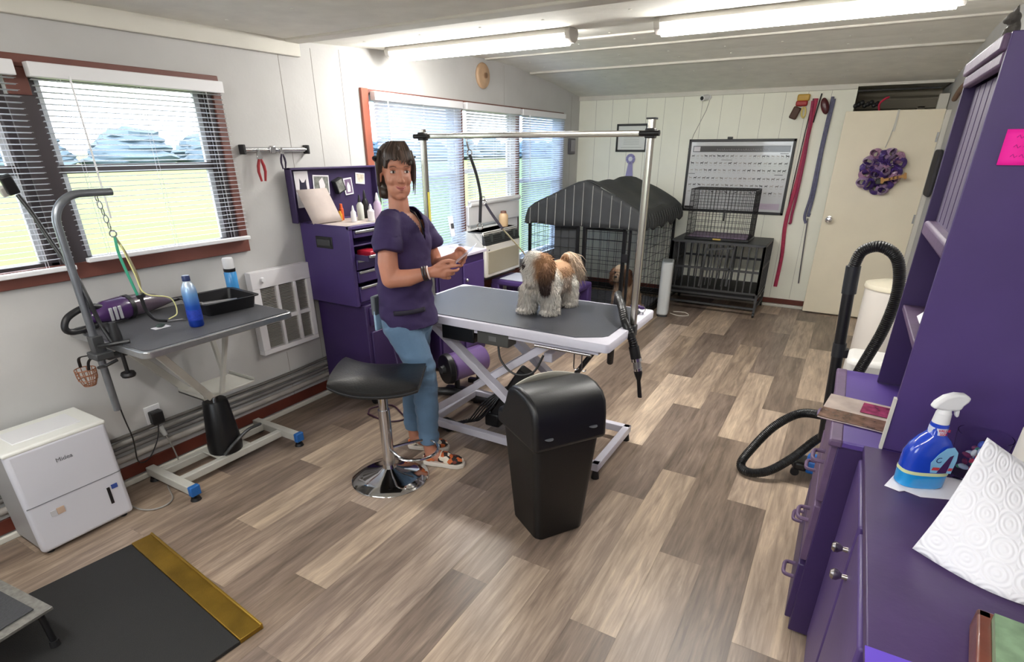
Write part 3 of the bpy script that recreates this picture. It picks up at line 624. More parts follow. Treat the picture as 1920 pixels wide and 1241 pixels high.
# bottles and tray
def bottle(name, label, cat, x, y, z, prof, m, capprof, mc, extra=None, group=None):
    t = thing(name, label, cat, (x, y, z), group=group)
    mb = MB(); mb.lathe(prof, (x, y, z), 24); part('bottle_body', mb, m, t)
    mb = MB(); mb.lathe(capprof, (x, y, z), 20); part('cap', mb, mc, t)
    if extra:
        for nm, fn, mm in extra: part(nm, fn(), mm, t)
    return t
def grad_bottle():
    m = bpy.data.materials.new('blue_silver_print'); m.use_nodes = True; nt = m.node_tree; b = nt.nodes['Principled BSDF']
    tc = nt.nodes.new('ShaderNodeTexCoord'); sx = nt.nodes.new('ShaderNodeSeparateXYZ'); nt.links.new(tc.outputs['Object'], sx.inputs[0])
    cr = nt.nodes.new('ShaderNodeValToRGB'); e = cr.color_ramp.elements; mr = nt.nodes.new('ShaderNodeMapRange'); mr.inputs[1].default_value = 0; mr.inputs[2].default_value = .21
    nt.links.new(sx.outputs[2], mr.inputs[0]); nt.links.new(mr.outputs[0], cr.inputs[0]); nt.links.new(cr.outputs[0], b.inputs['Base Color'])
    e[0].position = 0; e[0].color = (*rgb(22, 52, 150), 1); e[1].position = 1; e[1].color = (*rgb(206, 214, 220), 1)
    x = e.new(.45); x.color = (*rgb(40, 90, 190), 1); x = e.new(.7); x.color = (*rgb(110, 160, 215), 1)
    b.inputs['Roughness'].default_value = .3; b.inputs['Metallic'].default_value = .4; return m
bt = bottle('shampoo_bottle', 'blue to silver spray can bottle with navy cap near the table edge', 'bottle', -2.47, 1.375, .862,
    [(0, 0), (.028, 0), (.031, .006), (.031, .155), (.029, .175), (.020, .195), (.0165, .2), (.0165, .206), (0, .206)], grad_bottle(), [(0, .203), (.0155, .203), (.0165, .207), (.0165, .226), (.014, .23), (0, .23)], mat('navy_cap', rgb(28, 44, 92), .4))
mb = MB(); mb.lathe([(.0314, .03), (.0316, .032), (.0316, .075), (.0314, .078)], (-2.47, 1.375, .862), 24); part('printed_panel', mb, mat('cobalt_print', rgb(34, 62, 168), .4, vary=(90, .3)), bt)
bt = bottle('spray_bottle', 'light blue bottle with tall white cap standing behind the black tray', 'bottle', -2.80, 1.80, .862,
    [(0, 0), (.028, 0), (.031, .006), (.031, .135), (.026, .142), (0, .142)], mat('sky_blue_liquid', rgb(70, 150, 214), .2, coat=.3), [(0, .155), (.027, .155), (.028, .16), (.028, .205), (.024, .212), (0, .212)], WHT)
mb = MB(); mb.lathe([(0, .14), (.029, .14), (.03, .145), (.03, .157), (0, .157)], (-2.80, 1.80, .862), 20); part('neck_band', mb, BLK, bt)
mb = MB(); mb.lathe([(.0314, .04), (.0314, .12)], (-2.80, 1.80, .862), 24)
t = thing('tray', 'deep black plastic tray holding a brush on the small grooming table', 'tray', (-2.66, 1.64, .862))
TRM = Matrix.Rotation(math.radians(-6), 3, 'Z')
def tr(u, v, z): return V((-2.665, 1.625, .862))+TRM @ V((u, v, z))
mb = MB()
def loop(w_, h, z, r): return [tr(x, y, z) for x, y in rrect(w_, h, r)]
mb.rings([loop(.24, .24, .004, .02), loop(.26, .26, .055, .025), loop(.29, .29, .058, .03), loop(.29, .29, .062, .03), loop(.255, .255, .06, .02), loop(.235, .235, .008, .02)], cap=False)
f1 = MB(); mb.prism(rrect(.24, .24, .02), tr(0, 0, 0), TRM @ V((1,0,0)), TRM @ V((0,1,0)), V((0,0,.008))); part('tray_body', mb, BLK, t)
mb = MB(); mb.bar((-2.74, 1.55, .885), (-2.63, 1.70, .893), .03, .012).bar((-2.78, 1.49, .90), (-2.72, 1.57, .89), .016, .012); solo('pin_brush', mb, mat('silver_brush', rgb(150, 148, 150), .3, metal=.5), 'silver pin brush lying in the black tray', 'brush', bevel=.004)
t = thing('grooming_comb', 'small steel key ring and comb on the ribbed mat', 'comb', (-2.60, 1.36, .862))
mb = MB(); mb.bar((-2.645, 1.335, .866), (-2.60, 1.42, .866), .012, .004); part('comb_spine', mb, CHR, t); mb = MB(); mb.tube(arc((-2.595, 1.43, .867), .012, 0, 2*PI, 12, (1,0,0), (0,1,0))[:-1], .002, 6, closed=True); part('ring', mb, CHR, t)
mb = MB(); mb.box((-2.605, 1.24, .8625), (-2.565, 1.31, .8635)); solo('paper_card', mb, CLOTHW, 'white paper card lying on the small table behind the clamp', 'card')
mb = MB(); mb.ell((-2.585, 1.275, .872), (.015, .02, .008)); solo('hair_clump', mb, mat('grey_green_fluff', rgb(70, 84, 80), .9, bump=(200, .5)), 'little clump of dark hair lying on the white card', 'fur clump')

# ================================================================== TOOL CHEST
t = thing('tool_chest', 'purple tool chest with open lid and drawers behind the woman', 'tool chest', (-2.71, 2.75, .70))
PT = mat('chest_purple', rgb(66, 48, 104), .45, vary=(6, .06), bump=(40, .04))
X0, X1, Y0, Y1, Z0, Z1 = -2.93, -2.51, 2.41, 3.06, .70, 1.185
mb = MB(); mb.box((X0, Y0, Z0), (X1-.02, Y0+.012, Z1)).box((X0, Y1-.012, Z0), (X1-.02, Y1, Z1)).box((X0, Y0, Z0), (X0+.012, Y1, Z1)).box((X0, Y0, Z0), (X1-.02, Y1, Z0+.012)).box((X0, Y0+.01, 1.06), (X1-.02, Y1-.01, 1.07))
mb.box((X1-.03, Y0, Z0), (X1-.02, Y1, Z0+.02)).box((X1-.03, Y0, Z1-.02), (X1, Y1, Z1)).box((X1-.03, Y0, Z0), (X1-.004, Y0+.03, Z1)).box((X1-.03, Y1-.03, Z0), (X1-.004, Y1, Z1))
part('chest_body', mb, PT, t, bevel=.004)
mb = MB(); mb.box((X0+.012, Y0+.012, 1.17), (X1-.03, Y1-.012, 1.176)); part('top_tray', mb, mat('beige_liner', rgb(176, 164, 158), .8, vary=(10, .1)), t)
mb = MB(); mb.box((-2.935, 2.36, 1.185), (-2.925, 3.09, 1.50)).box((-2.935, 2.36, 1.185), (-2.885, 2.372, 1.50)).box((-2.935, 3.078, 1.185), (-2.885, 3.09, 1.50)).box((-2.935, 2.36, 1.488), (-2.885, 3.09, 1.50)); part('lid', mb, mat('lid_purple', rgb(50, 36, 78), .5, vary=(6, .08)), t, bevel=.003)
mb = MB(); mb.grid(lambda u, v: V((-2.885+.085*(1-v), 2.385+.02*(1-v)+.235*u, 1.182+.195*v)), 2, 4); part('lid_liner', mb, MATS['beige_liner'], t, solid=.003, label='loose beige liner sheet leaning in the lid')
zz = [(1.115, 1.155, 0), (.995, 1.085, 1), (.925, .985, 0), (.845, .915, 0), (.725, .82, 2)]
for a, b, op in zz:
    yy = [(Y0+.035, Y0+.31), (Y0+.325, Y1-.035)] if a > 1.1 else [(Y0+.035, Y1-.035)]
    for ya, yb in yy:
        pull = .10 if op == 1 else 0
        mb = MB(); 
        if op == 1: mb.box((X1-.012+pull, ya, a-.01), (X1+pull, yb, a+.025)).box((X1-.25, ya, a-.01), (X1+pull, yb, a-.006)).box((X1-.25, ya, a-.01), (X1+pull, ya+.005, a+.025)).box((X1-.25, yb-.005, a-.01), (X1+pull, yb, a+.025))
        else: mb.box((X1-.014, ya, a), (X1+.002, yb, b))
        d = part('drawer', mb, MATS['lid_purple'] if op == 1 else PT, t, bevel=.003)
        mb = MB(); za = b-.014 if op != 1 else a+.012
        mb.box((X1+pull, ya+.004, za), (X1+pull+.014, yb-.004, za+.016)); part('drawer_pull', mb, ALU, d, bevel=.003)
mb = MB(); mb.box((-2.80, Y0-.006, 1.045), (-2.66, Y0+.002, 1.115)); h = part('side_handle', mb, BLK, t, bevel=.006)
mb = MB(); mb.box((-2.785, Y0-.012, 1.06), (-2.675, Y0-.004, 1.10)); part('handle_grip', mb, GRYM, h, bevel=.004)
mb = MB(); mb.box((X0+.16, 2.66, 1.0), (X1+.06, 2.74, 1.01)); 
mb = MB(); mb.box((X1-.05, 2.50, .99), (X1+.07, 2.60, 1.035)); solo('red_case', mb, mat('red_plastic', rgb(176, 30, 52), .4), 'red plastic case in the pulled-out chest drawer', 'case', bevel=.006)
mb = MB(); mb.bar((X1-.02, 2.63, 1.03), (X1+.05, 2.74, 1.035), .02, .015); solo('teal_comb', mb, mat('teal_plastic', rgb(90, 180, 184), .4), 'teal and white comb beside the red case in the drawer', 'comb', bevel=.003)
t2 = thing('clipper', 'grey corded hair clipper resting in the open drawer', 'hair clipper', (X1+.02, 2.72, 1.05))
mb = MB(); mb.tube([(X1-.03, 2.66, 1.05), (X1+.02, 2.74, 1.055), (X1+.06, 2.84, 1.055)], [.018, .023, .016], 12); part('clipper_body', mb, BLK, t2)
mb = MB(); mb.tube(spl([(X1-.03, 2.66, 1.05), (X1+.1, 2.55, 1.07), (X1+.13, 2.52, .95), (X1+.10, 2.52, .7), (-2.38, 2.55, .45), (-2.30, 2.52, .25), (-2.15, 2.5, .08)]), .0045, 8); part('cord', mb, mat('violet_cord', rgb(60, 44, 84), .5), t2)
# lower cabinet
t = thing('rolling_cabinet', 'dark purple cabinet under the tool chest', 'cabinet', (-2.68, 2.75, 0))
mb = MB(); mb.box((-2.925, 2.46, .05), (-2.50, 3.08, .70)); part('cabinet_body', mb, PURD, t, bevel=.006)
mb = MB(); mb.box((-2.505, 2.49, .08), (-2.488, 3.05, .52)); d = part('cabinet_door', mb, PURD, t, bevel=.005)
mb = MB(); mb.bar((-2.485, 2.98, .22), (-2.485, 2.98, .30), .012, .018); part('door_handle', mb, mat('cream_plastic', rgb(206, 196, 168), .4), d, bevel=.003)
mb = MB(); mb.box((-2.505, 2.49, .56), (-2.488, 3.05, .68)); part('cabinet_drawer', mb, PURD, t, bevel=.005)
for y in (2.5, 3.04):
    for x in (-2.89, -2.54): mb = MB(); mb.cyl((x, y-.012, .025), (x, y+.012, .025), .025, n=16); part('caster', mb, BLK, t)
# pictures stuck in the lid
def card(name, y, z, w_, h, col, label, ang=0, shapes=(), thick=.003, x=-2.922, frame=None):
    t = thing(name, label, 'photo', (x, y, z-h/2))
    R = lambda a, b, dx=0: V((x+dx, y+a*math.cos(ang)-b*math.sin(ang), z+a*math.sin(ang)+b*math.cos(ang)))
    def quad(a0, b0, a1, b1, dx, th):
        mb = MB(); mb.prism([(a0, b0), (a1, b0), (a1, b1), (a0, b1)], R(0, 0, dx), R(1, 0)-R(0, 0), R(0, 1)-R(0, 0), (th, 0, 0)); return mb
    part('photo_paper', quad(-w_/2, -h/2, w_/2, h/2, 0, thick), frame or CLOTHW, t, bevel=.001)
    if frame or True: part('photo_print', quad(-w_/2+.008, -h/2+.008, w_/2-.008, h/2-.008, thick, .0006), col, t, smooth=False)
    for pts, mm in shapes:
        mb = MB(); mb.prism(pts, R(0, 0, thick+.0006), R(1, 0)-R(0, 0), R(0, 1)-R(0, 0), (.0005, 0, 0)); part('print_figure', mb, mm, t, smooth=False)
    return t
PG = mat('photo_grey', rgb(128, 130, 126), .3, vary=(40, .45)); PDK = mat('photo_dark', rgb(44, 44, 62), .3); PW_ = mat('photo_white', rgb(226, 222, 226), .35); PLI = mat('photo_lilac', rgb(118, 100, 128), .3, vary=(50, .35))
cat_ = [(-.02, -.07), (.03, -.07), (.035, -.02), (.03, .03), (.032, .06), (.016, .04), (-.002, .04), (-.018, .065), (-.02, .03), (-.028, -.02)]
card('cat_photo', 2.465, 1.375, .105, .21, PW_, 'photo of a dark cat in the open tool chest lid, leftmost', shapes=[(cat_, PDK)])
card('framed_photo', 2.615, 1.395, .13, .115, PG, 'black and white photo right of the cat photo in the lid', ang=-.05, shapes=[([(-.01, -.05), (.02, -.05), (.03, .0), (.01, .045), (-.02, .02)], PW_)])
card('photo_cube', 2.745, 1.385, .07, .085, PG, 'small thick black photo cube in the chest lid', ang=.35, thick=.035, frame=BLK)
card('dog_card', 2.845, 1.375, .075, .105, PLI, 'lilac dog card in the chest lid beside the photo cube', shapes=[([(-.015, -.035), (.012, -.035), (.016, .0), (.0, .03), (-.015, .005)], PW_)], ang=.08)
card('dog_sticker', 2.96, 1.42, .085, .07, mat('photo_cream', rgb(214, 204, 186), .4, vary=(40, .3)), 'small cream sticker at the right end of the chest lid', ang=-.1)
# bottles on the open tray of the chest
WB = mat('white_bottle', rgb(226, 224, 226), .4)
spots = [(-2.72, 2.665, .10, .017, 'small white dropper bottle nearest the liner sheet in the chest', WB), (-2.66, 2.76, .105, .022, 'squat white bottle with pointed spout in the chest', WB), (-2.76, 2.77, .155, .022, 'white bottle with black collar in the chest', mat('pale_green_label', rgb(200, 204, 196), .4)), (-2.70, 2.87, .165, .026, 'lilac labelled spray bottle nearest the woman in the chest', mat('lilac_label', rgb(190, 170, 196), .4)), (-2.80, 2.86, .18, .022, 'tall dark pump bottle at the back of the chest', BLK), (-2.66, 2.965, .12, .02, 'small white bottle behind the woman in the chest', WB)]
for i, (x, y, h, r, lb, m) in enumerate(spots):
    bottle('grooming_bottle', lb, 'bottle', x, y, 1.177, [(0, 0), (r*.95, 0), (r, .004), (r, h*.58), (r*.5, h*.7), (r*.42, h*.72), (0, h*.72)], m, [(0, h*.71), (r*.5, h*.71), (r*.45, h*.8), (r*.2, h*.97), (0, h)], BLK if i in (2, 4) else WHT)
for i, (x, y, h, r, c, lb) in enumerate([(-2.86, 2.70, .10, .014, rgb(216, 92, 40), 'orange tube bottle at the back of the chest'), (-2.83, 2.655, .06, .014, rgb(206, 150, 40), 'short yellow pot beside the orange tube'), (-2.87, 2.635, .085, .014, rgb(30, 28, 34), 'small black bottle behind the yellow pot')]):
    bottle('small_bottle', lb, 'bottle', x, y, 1.177, [(0, 0), (r, 0), (r, h*.7), (r*.7, h*.75), (0, h*.75)], mat('pot_%d' % i, c, .4), [(0, h*.74), (r*.75, h*.74), (r*.6, h), (0, h)], mat('pot_%d' % i, c, .4))

# ================================================================== WINDOW AIR CONDITIONER and low furniture by the windows
t = thing('air_conditioner', 'window air conditioner with dark top grille below the short blind', 'air conditioner', (-2.83, 4.55, .42))
ax0, ax1, ay0, ay1, az0, az1 = -3.0, -2.70, 4.19, 4.80, .54, .93
mb = MB(); mb.box((ax0, ay0, az0), (ax1-.03, ay1, az1)); part('casing', mb, mat('ac_white', rgb(222, 220, 214), .45), t, bevel=.01)
mb = MB(); mb.box((ax1-.03, ay0-.005, az0-.01), (ax1, ay1+.005, az1-.11)); part('front_bezel', mb, mat('ac_bezel', rgb(226, 222, 214), .45), t, bevel=.012)
mb = MB(); mb.box((ax1-.005, ay0+.03, az0+.02), (ax1+.006, ay1-.03, az1-.17)); part('intake_grille', mb, mat('ac_filter', rgb(166, 158, 138), .7, bump=(300, .3)), t, bevel=.004)
mb = MB(); mb.prism([(-.02, -.005), (.02, -.115), (-.005, -.115), (-.18, 0), (-.02, 0)], (ax1-.02, ay0, az1), (1,0,0), (0,0,1), (0, ay1-ay0, 0)); part('outlet_housing', mb, GRYM, t, bevel=.003)
mb = MB()
for k in range(7):
    u = k/6; mb.bar((ax1-.035+.03*u, ay0+.01, az1-.006-.10*u), (ax1-.035+.03*u, ay1-.01, az1-.006-.10*u), .018, .004)
for k in range(3): y = ay0+.1+k*.2; mb.box((ax1-.03, y, az1-.09), (ax1+.01, y+.004, az1-.02))
part('louvres', mb, mat('louvre_dark', rgb(58, 62, 60), .5), t, smooth=False)
mb = MB(); mb.cyl((ax1, ay0+.05, az1-.155), (ax1+.004, ay0+.05, az1-.155), .006); part('logo_badge', mb, GRYM, t)
mb = MB(); mb.box((XL+.005, 4.24, .97), (XL+.05, 5.16, 1.135)); mb.box((XL+.005, 4.24, .45), (XL+.03, 4.30, .97)).box((XL+.005, 4.86, .45), (XL+.03, 5.16, .97)); part('filler_panel', mb, WHT, t, bevel=.006)
mb = MB(); mb.tube([(XL+.05, 4.26, 1.15), (XL+.05, 5.15, 1.16)], .022, 12); part('foam_seal', mb, WHT, t)
bottle('jar_candle', 'small amber jar standing on top of the air conditioner', 'jar', -2.80, 4.66, .931, [(0, 0), (.04, 0), (.044, .01), (.044, .10), (.03, .12), (0, .12)], mat('amber_glass', rgb(206, 176, 138), .3), [(0, .118), (.03, .118), (.026, .14), (0, .145)], mat('brown_lid', rgb(120, 82, 70), .5))
# purple cabinet between woman and air conditioner
t = thing('window_cabinet', 'low purple cabinet with white top below the tall blind, beyond the woman\'s hands', 'cabinet', (-2.66, 3.55, 0))
mb = MB(); mb.box((-2.865, 3.20, .02), (-2.50, 3.84, .84)); part('cabinet_body', mb, PURD, t, bevel=.006)
mb = MB(); mb.box((-2.87, 3.18, .84), (-2.48, 3.86, .862)); part('cabinet_top', mb, mat('lilac_white_top', rgb(208, 202, 220), .5), t, bevel=.004, label='pale lilac top')
mb = MB(); mb.box((-2.505, 3.22, .10), (-2.485, 3.50, .78)); part('cabinet_door', mb, PURD, t, bevel=.004)
mb = MB(); mb.box((-2.505, 3.53, .10), (-2.485, 3.82, .78)); d = part('cabinet_door', mb, PUR, t, bevel=.004)
mb = MB(); mb.ell((-2.475, 3.56, .66), .014); mb.cyl((-2.49, 3.56, .66), (-2.475, 3.56, .66), .006); part('door_knob', mb, CHR, d)
t = thing('remote_holder', 'white remote control standing upright on the low purple cabinet', 'remote control', (-2.74, 3.72, .862))
mb = MB(); mb.box((-.02, -.008, 0), (.02, .008, .16), Euler((.0, -.12, .9)).to_matrix(), (-2.74, 3.76, .95)); part('remote_body', mb, WHT, t, bevel=.006)
mb = MB(); mb.box((-.012, -.011, .03), (.012, -.008, .07), Euler((.0, -.12, .9)).to_matrix(), (-2.74, 3.76, .985)); part('screen', mb, GRYM, t)
mb = MB(); mb.box((-2.77, 3.73, .862), (-2.71, 3.79, .885)); part('stand', mb, WHT, t, bevel=.004)
# purple bench
t = thing('purple_bench', 'small purple bench with white cloth behind the white and tan dog', 'bench', (-2.4, 4.75, 0))
mb = MB(); mb.box((-2.80, 4.42, .42), (-1.92, 4.80, .475)); part('bench_top', mb, PUR, t, bevel=.018, seg=3)
for x in (-2.76, -1.965):
    for y in (4.465, 4.755): mb = MB(); mb.box((x-.045, y-.045, 0), (x+.045, y+.045, .44)); part('leg', mb, PUR, t, bevel=.012, seg=3)
mb = MB(); mb.box((-2.72, 4.45, .4755), (-2.05, 4.77, .482)); solo('towel', mb, mat('pale_blue_towel', rgb(206, 212, 228), .9, bump=(120, .4)), 'pale folded towel lying on the purple bench', 'towel', bevel=.002)

# ================================================================== BACK WALL
t = thing('framed_certificate', 'small black framed certificate above the purple ribbon on the back wall', 'picture frame', (-2.29, YB, 1.57))
fx0, fx1, fz0, fz1 = -2.475, -2.11, 1.575, 1.865; yy = YB-.022
mb = MB(); mb.box((fx0, yy, fz0), (fx1, YB-.001, fz0+.022)).box((fx0, yy, fz1-.022), (fx1, YB-.001, fz1)).box((fx0, yy, fz0), (fx0+.022, YB-.001, fz1)).box((fx1-.022, yy, fz0), (fx1, YB-.001, fz1)); part('frame', mb, BLK, t, bevel=.003)
mb = MB(); mb.box((fx0+.02, yy+.008, fz0+.02), (fx1-.02, YB-.001, fz1-.02)); part('certificate', mb, mat('certificate_paper', rgb(214, 216, 212), .4), t)
mb = MB(); mb.box((fx0+.06, yy+.0066, fz0+.045), (fx1-.06, yy+.008, fz0+.048)).box((fx0+.05, yy+.0066, fz1-.07), (fx1-.1, yy+.008, fz1-.066)).box((fx0+.09, yy+.0066, fz1-.10), (fx0+.12, yy+.008, fz1-.07))
for k in range(4): mb.box((fx0+.09, yy+.0066, fz0+.08+k*.022), (fx1-.09, yy+.008, fz0+.083+k*.022))
part('certificate_print', mb, mat('grey_print', rgb(140, 144, 142), .6), t, smooth=False)
t = thing('award_ribbon', 'pale purple rosette ribbon hanging below the framed certificate', 'ribbon', (-2.29, YB, 1.25))
LIL = mat('lilac_ribbon', rgb(150, 146, 190), .6)
mb = MB(); c = V((-2.285, YB-.012, 1.50)); n = 28
for k in range(2):
    mb.rings([[c+V((math.cos(2*PI*i/n)*r, -.006*(i % 2)-dy, math.sin(2*PI*i/n)*r)) for i in range(n)] for r, dy in ((.022, .006-k*.001), (.055-.012*k, .002+k*.004))], cap=False)
part('rosette', mb, LIL, t)
mb = MB(); mb.cyl(c+V((0, .004, 0)), c+V((0, -.01, 0)), .026); part('button', mb, mat('ribbon_centre', rgb(216, 220, 224), .5), t)
for a, b, s in ((-.012, -.05, 1), (.014, .015, -1)):
    mb = MB(); mb.prism([(-.02+a*.3, 0), (.02+a*.3, 0), (b+.035, -.24), (b+.01, -.225), (b-.015, -.245)], c+V((0, .003-.002*s, -.04)), (1,0,0), (0,0,1), (0, -.001, 0)); part('streamer', mb, LIL, t, smooth=False)
t = thing('security_camera', 'small white security camera at the top of the back wall', 'camera', (-1.52, YB, 2.06))
mb = MB(); mb.cyl((-1.49, YB-.001, 2.10), (-1.49, YB-.02, 2.10), .025).tube([(-1.49, YB-.02, 2.10), (-1.50, YB-.05, 2.095)], .01, 8); part('mount', mb, WHT, t)
mb = MB(); mb.tube([(-1.50, YB-.03, 2.10), (-1.535, YB-.11, 2.085)], [.026, .028], 20); part('camera_body', mb, WHT, t, bevel=.004)
mb = MB(); mb.tube([(-1.535, YB-.108, 2.085), (-1.537, YB-.114, 2.084)], .019, 20); part('lens_face', mb, BLK, t)
mb = MB(); mb.tube([(-1.48, YB-.003, 2.07), (-1.50, YB-.003, 1.98), (-1.60, YB-.003, 1.75), (-1.64, YB-.003, 1.6)], .003, 6); part('cable', mb, mat('painted_wire', rgb(170, 168, 160), .6), t)
# dog breeds poster
t = thing('breed_poster', 'black framed poster with rows of tiny dog silhouettes on the back wall', 'poster', (-1.1, YB, .955))
px0, px1, pz0, pz1 = -1.635, -.575, .965, 1.70; yy = YB-.02
mb = MB(); f = .026
mb.box((px0, yy, pz0), (px1, YB-.001, pz0+f)).box((px0, yy, pz1-f), (px1, YB-.001, pz1)).box((px0, yy, pz0), (px0+f, YB-.001, pz1)).box((px1-f, yy, pz0), (px1, YB-.001, pz1)); part('frame', mb, BLK, t, bevel=.003)
mb = MB(); mb.box((px0+f*.8, YB-.010, pz0+f*.8), (px1-f*.8, YB-.002, pz1-f*.8)); part('poster_paper', mb, mat('glossy_poster', rgb(204, 206, 208), .12, coat=.6), t)
yp = YB-.0112
mb = MB(); mb.box((px0+.05, yp, pz1-.125), (px1-.04, yp+.001, pz1-.065)); hd = part('header_band', mb, mat('header_grey', rgb(62, 60, 60), .15, coat=.5), t)
mb = MB(); mb.box((px0+.058, yp-.0008, pz1-.118), (px0+.125, yp, pz1-.072)); part('header_box', mb, mat('header_box', rgb(196, 192, 196), .3), t)
mb = MB()
for k in range(22): 
    x = px0+.30+k*.024; mb.tube([(x, yp-.0006, pz1-.11), (x+.006, yp-.0006, pz1-.098+.006*(k % 3 == 0)), (x+.012, yp-.0006, pz1-.11), (x+.02, yp-.0006, pz1-.104)], .0012, 4)
part('header_script', mb, MATS['header_box'], t)
GL = [(-.5,.1),(-.42,.25),(-.2,.25),(.2,.22),(.3,.42),(.45,.5),(.6,.36),(.42,.2),(.36,-.05),(.36,-.5),(.28,-.5),(.24,-.1),(-.25,-.1),(-.3,-.5),(-.4,-.5),(-.4,.0)]
rp = random.Random(9); inks = [mat('ink_dark', rgb(40, 38, 40), .4), mat('ink_mid', rgb(110, 104, 100), .4), mat('ink_light', rgb(160, 154, 150), .4)]
mbs = [MB(), MB(), MB()]
rows = [(pz1-.165, 22), (pz1-.235, 20), (pz1-.305, 20), (pz1-.385, 21), (pz1-.455, 20), (pz1-.525, 20)]
for z, n in rows:
    for k in range(n):
        x = px0+.06+(px1-px0-.12)*k/(n-1)+rp.uniform(-.004, .004); s = rp.uniform(.026, .036); q = rp.choice([0, 0, 1, 1, 2, 2])
        f_ = rp.choice([1, 1, -1]); poly = [(a*s*f_, b*s*.8) for a, b in GL]
        if f_ < 0: poly = poly[::-1]
        mbs[q].prism(poly, (x, yp, z), (1,0,0), (0,0,1), (0, -.0005, 0))
        mbs[2].box((x-.012, yp, z-.025), (x+.012, yp+.001, z-.0225))
for q in range(3): part('dog_print', mbs[q], inks[q], t, smooth=False)
mb = MB(); mb.box((px1-.13, yp, pz1-.142), (px1-.05, yp+.001, pz1-.137)).box((px0+.36, yp, pz1-.205), (px0+.47, yp+.001, pz1-.201)).box((px0+.03, yp, pz1-.345), (px0+.1, yp+.001, pz1-.340)).box((px1-.15, yp, pz1-.345), (px1-.07, yp+.001, pz1-.340)).box((px0+.03, yp, pz0+.03), (px0+.12, yp+.001, pz0+.055)); part('section_rule', mb, inks[0], t)
mb = MB(); mb.box((px1-.30, yp, pz0+.05), (px1-.05, yp+.001, pz0+.11)); part('lilac_block', mb, mat('lilac_print', rgb(186, 172, 190), .3), t)
mb = MB(); mb.box((-1.24, YB-.03, 1.70), (-1.19, YB-.001, 1.722)); part('hanger_clip', mb, BLK, t, bevel=.003)

# leashes on the back wall
def hook(x, z, name, label):
    t = thing(name, label, 'hook', (x, YB, z)); mb = MB(); mb.tube(spl([(x, YB-.001, z+.01), (x, YB-.035, z), (x, YB-.045, z+.02)]), .004, 6); part('hook_wire', mb, CHR, t)
PINK = mat('pink_webbing', rgb(168, 44, 78), .6, vary=(60, .15)); RASP = mat('raspberry_webbing', rgb(140, 30, 72), .6, vary=(60, .15)); NAVY = mat('slate_blue_webbing', rgb(92, 92, 118), .6, vary=(60, .2))
def strap_path(pts, w_, m, name, label, cat='leash'):
    mb = MB(); mb.tube(spl(pts, 6), w_, 8, flat=.25, up=(0, -1, 0)); return solo(name, mb, m, label, cat)
t = thing('pink_leash', 'long pink leash hanging straight down beside the poster', 'leash', (-.5, YB, .2))
mb = MB(); mb.tube(spl([(-.475, YB-.02, 2.05), (-.485, YB-.02, 1.7), (-.50, YB-.02, 1.3), (-.53, YB-.02, .9), (-.505, YB-.02, .55), (-.51, YB-.02, .22)], 6), .019, 8, flat=.35, up=(0,-1,0)); part('leash_strap', mb, PINK, t)
mb = MB(); mb.tube(spl([(-.50, YB-.035, 2.03), (-.475, YB-.035, 1.6), (-.475, YB-.035, 1.2), (-.485, YB-.03, .98), (-.485, YB-.03, .90), (-.50, YB-.03, .90)], 6), .013, 8, flat=.35, up=(0,-1,0)); part('leash_loop', mb, RASP, t)
mb = MB(); mb.tube(spl([(-.50, YB-.02, 2.05), (-.52, YB-.02, 1.6), (-.535, YB-.02, 1.1), (-.52, YB-.02, .6), (-.51, YB-.02, .25)], 6), .005, 8); part('leash_edge', mb, mat('dark_webbing', rgb(60, 26, 40), .6), t)
t = thing('slate_leash', 'slate blue rope leash hanging between the pink leash and the door', 'leash', (-.3, YB, .2))
for dx, a, b in ((0, 2.06, .9), (.016, 2.04, 1.0)):
    mb = MB(); mb.tube(spl([(-.335+dx, YB-.02, a), (-.345+dx, YB-.022, 1.6), (-.345+dx*1.5, YB-.024, 1.2), (-.365+dx*2, YB-.02, .98), (-.34+dx, YB-.02, b)], 6), .013, 8, flat=.4, up=(0,-1,0)); part('leash_strand', mb, NAVY, t)
mb = MB(); mb.tube(spl([(-.33, YB-.02, .95), (-.31, YB-.02, .6), (-.29, YB-.02, .28)], 6), .006, 8); part('leash_end', mb, mat('grey_webbing', rgb(104, 100, 104), .6), t)
mb = MB(); mb.ell((-.385, YB-.05, 1.98), (.035, .02, .075), Euler((0, -.35, 0)).to_matrix()); solo('retractable_leash', mb, mat('dark_red_plastic', rgb(74, 20, 28), .3), 'dark red retractable leash case hanging above the slate leash', 'leash')
mb = MB(); mb.tube([(-.435, YB-.02, 2.09), (-.46, YB-.02, 1.84)], .006, 8); solo('slicker_stick', mb, BLK, 'thin black stick hanging left of the dark red leash case', 'stick')
t = thing('toy_bag', 'red and yellow packet with brown pouch hanging above the pink leash', 'packet', (-.58, YB, 1.9))
mb = MB(); mb.box((-.64, YB-.05, 2.03), (-.53, YB-.01, 2.09)); part('yellow_top', mb, mat('yellow_packet', rgb(190, 150, 60), .5), t, bevel=.012)
mb = MB(); mb.box((-.645, YB-.055, 1.985), (-.54, YB-.01, 2.035)); part('red_pouch', mb, mat('red_packet', rgb(160, 44, 44), .5), t, bevel=.014)
mb = MB(); mb.box((-.04, -.02, -.06), (.03, .02, .05), Euler((0, .35, 0)).to_matrix(), (-.63, YB-.045, 1.93)); part('brown_pouch', mb, mat('brown_leather', rgb(76, 48, 36), .6), t, bevel=.012)
mb = MB(); mb.tube(arc((-.56, YB-.05, 1.93), 1, 0, 2*PI, 16, (.017, 0, .004), (-.006, 0, .045))[:-1], .008, 8, closed=True); part('yellow_ring', mb, mat('yellow_ring', rgb(206, 186, 110), .5), t)
t = thing('harness', 'black and pink dog harness hanging above the cream door', 'harness', (0, YB, 1.95))
mb = MB()
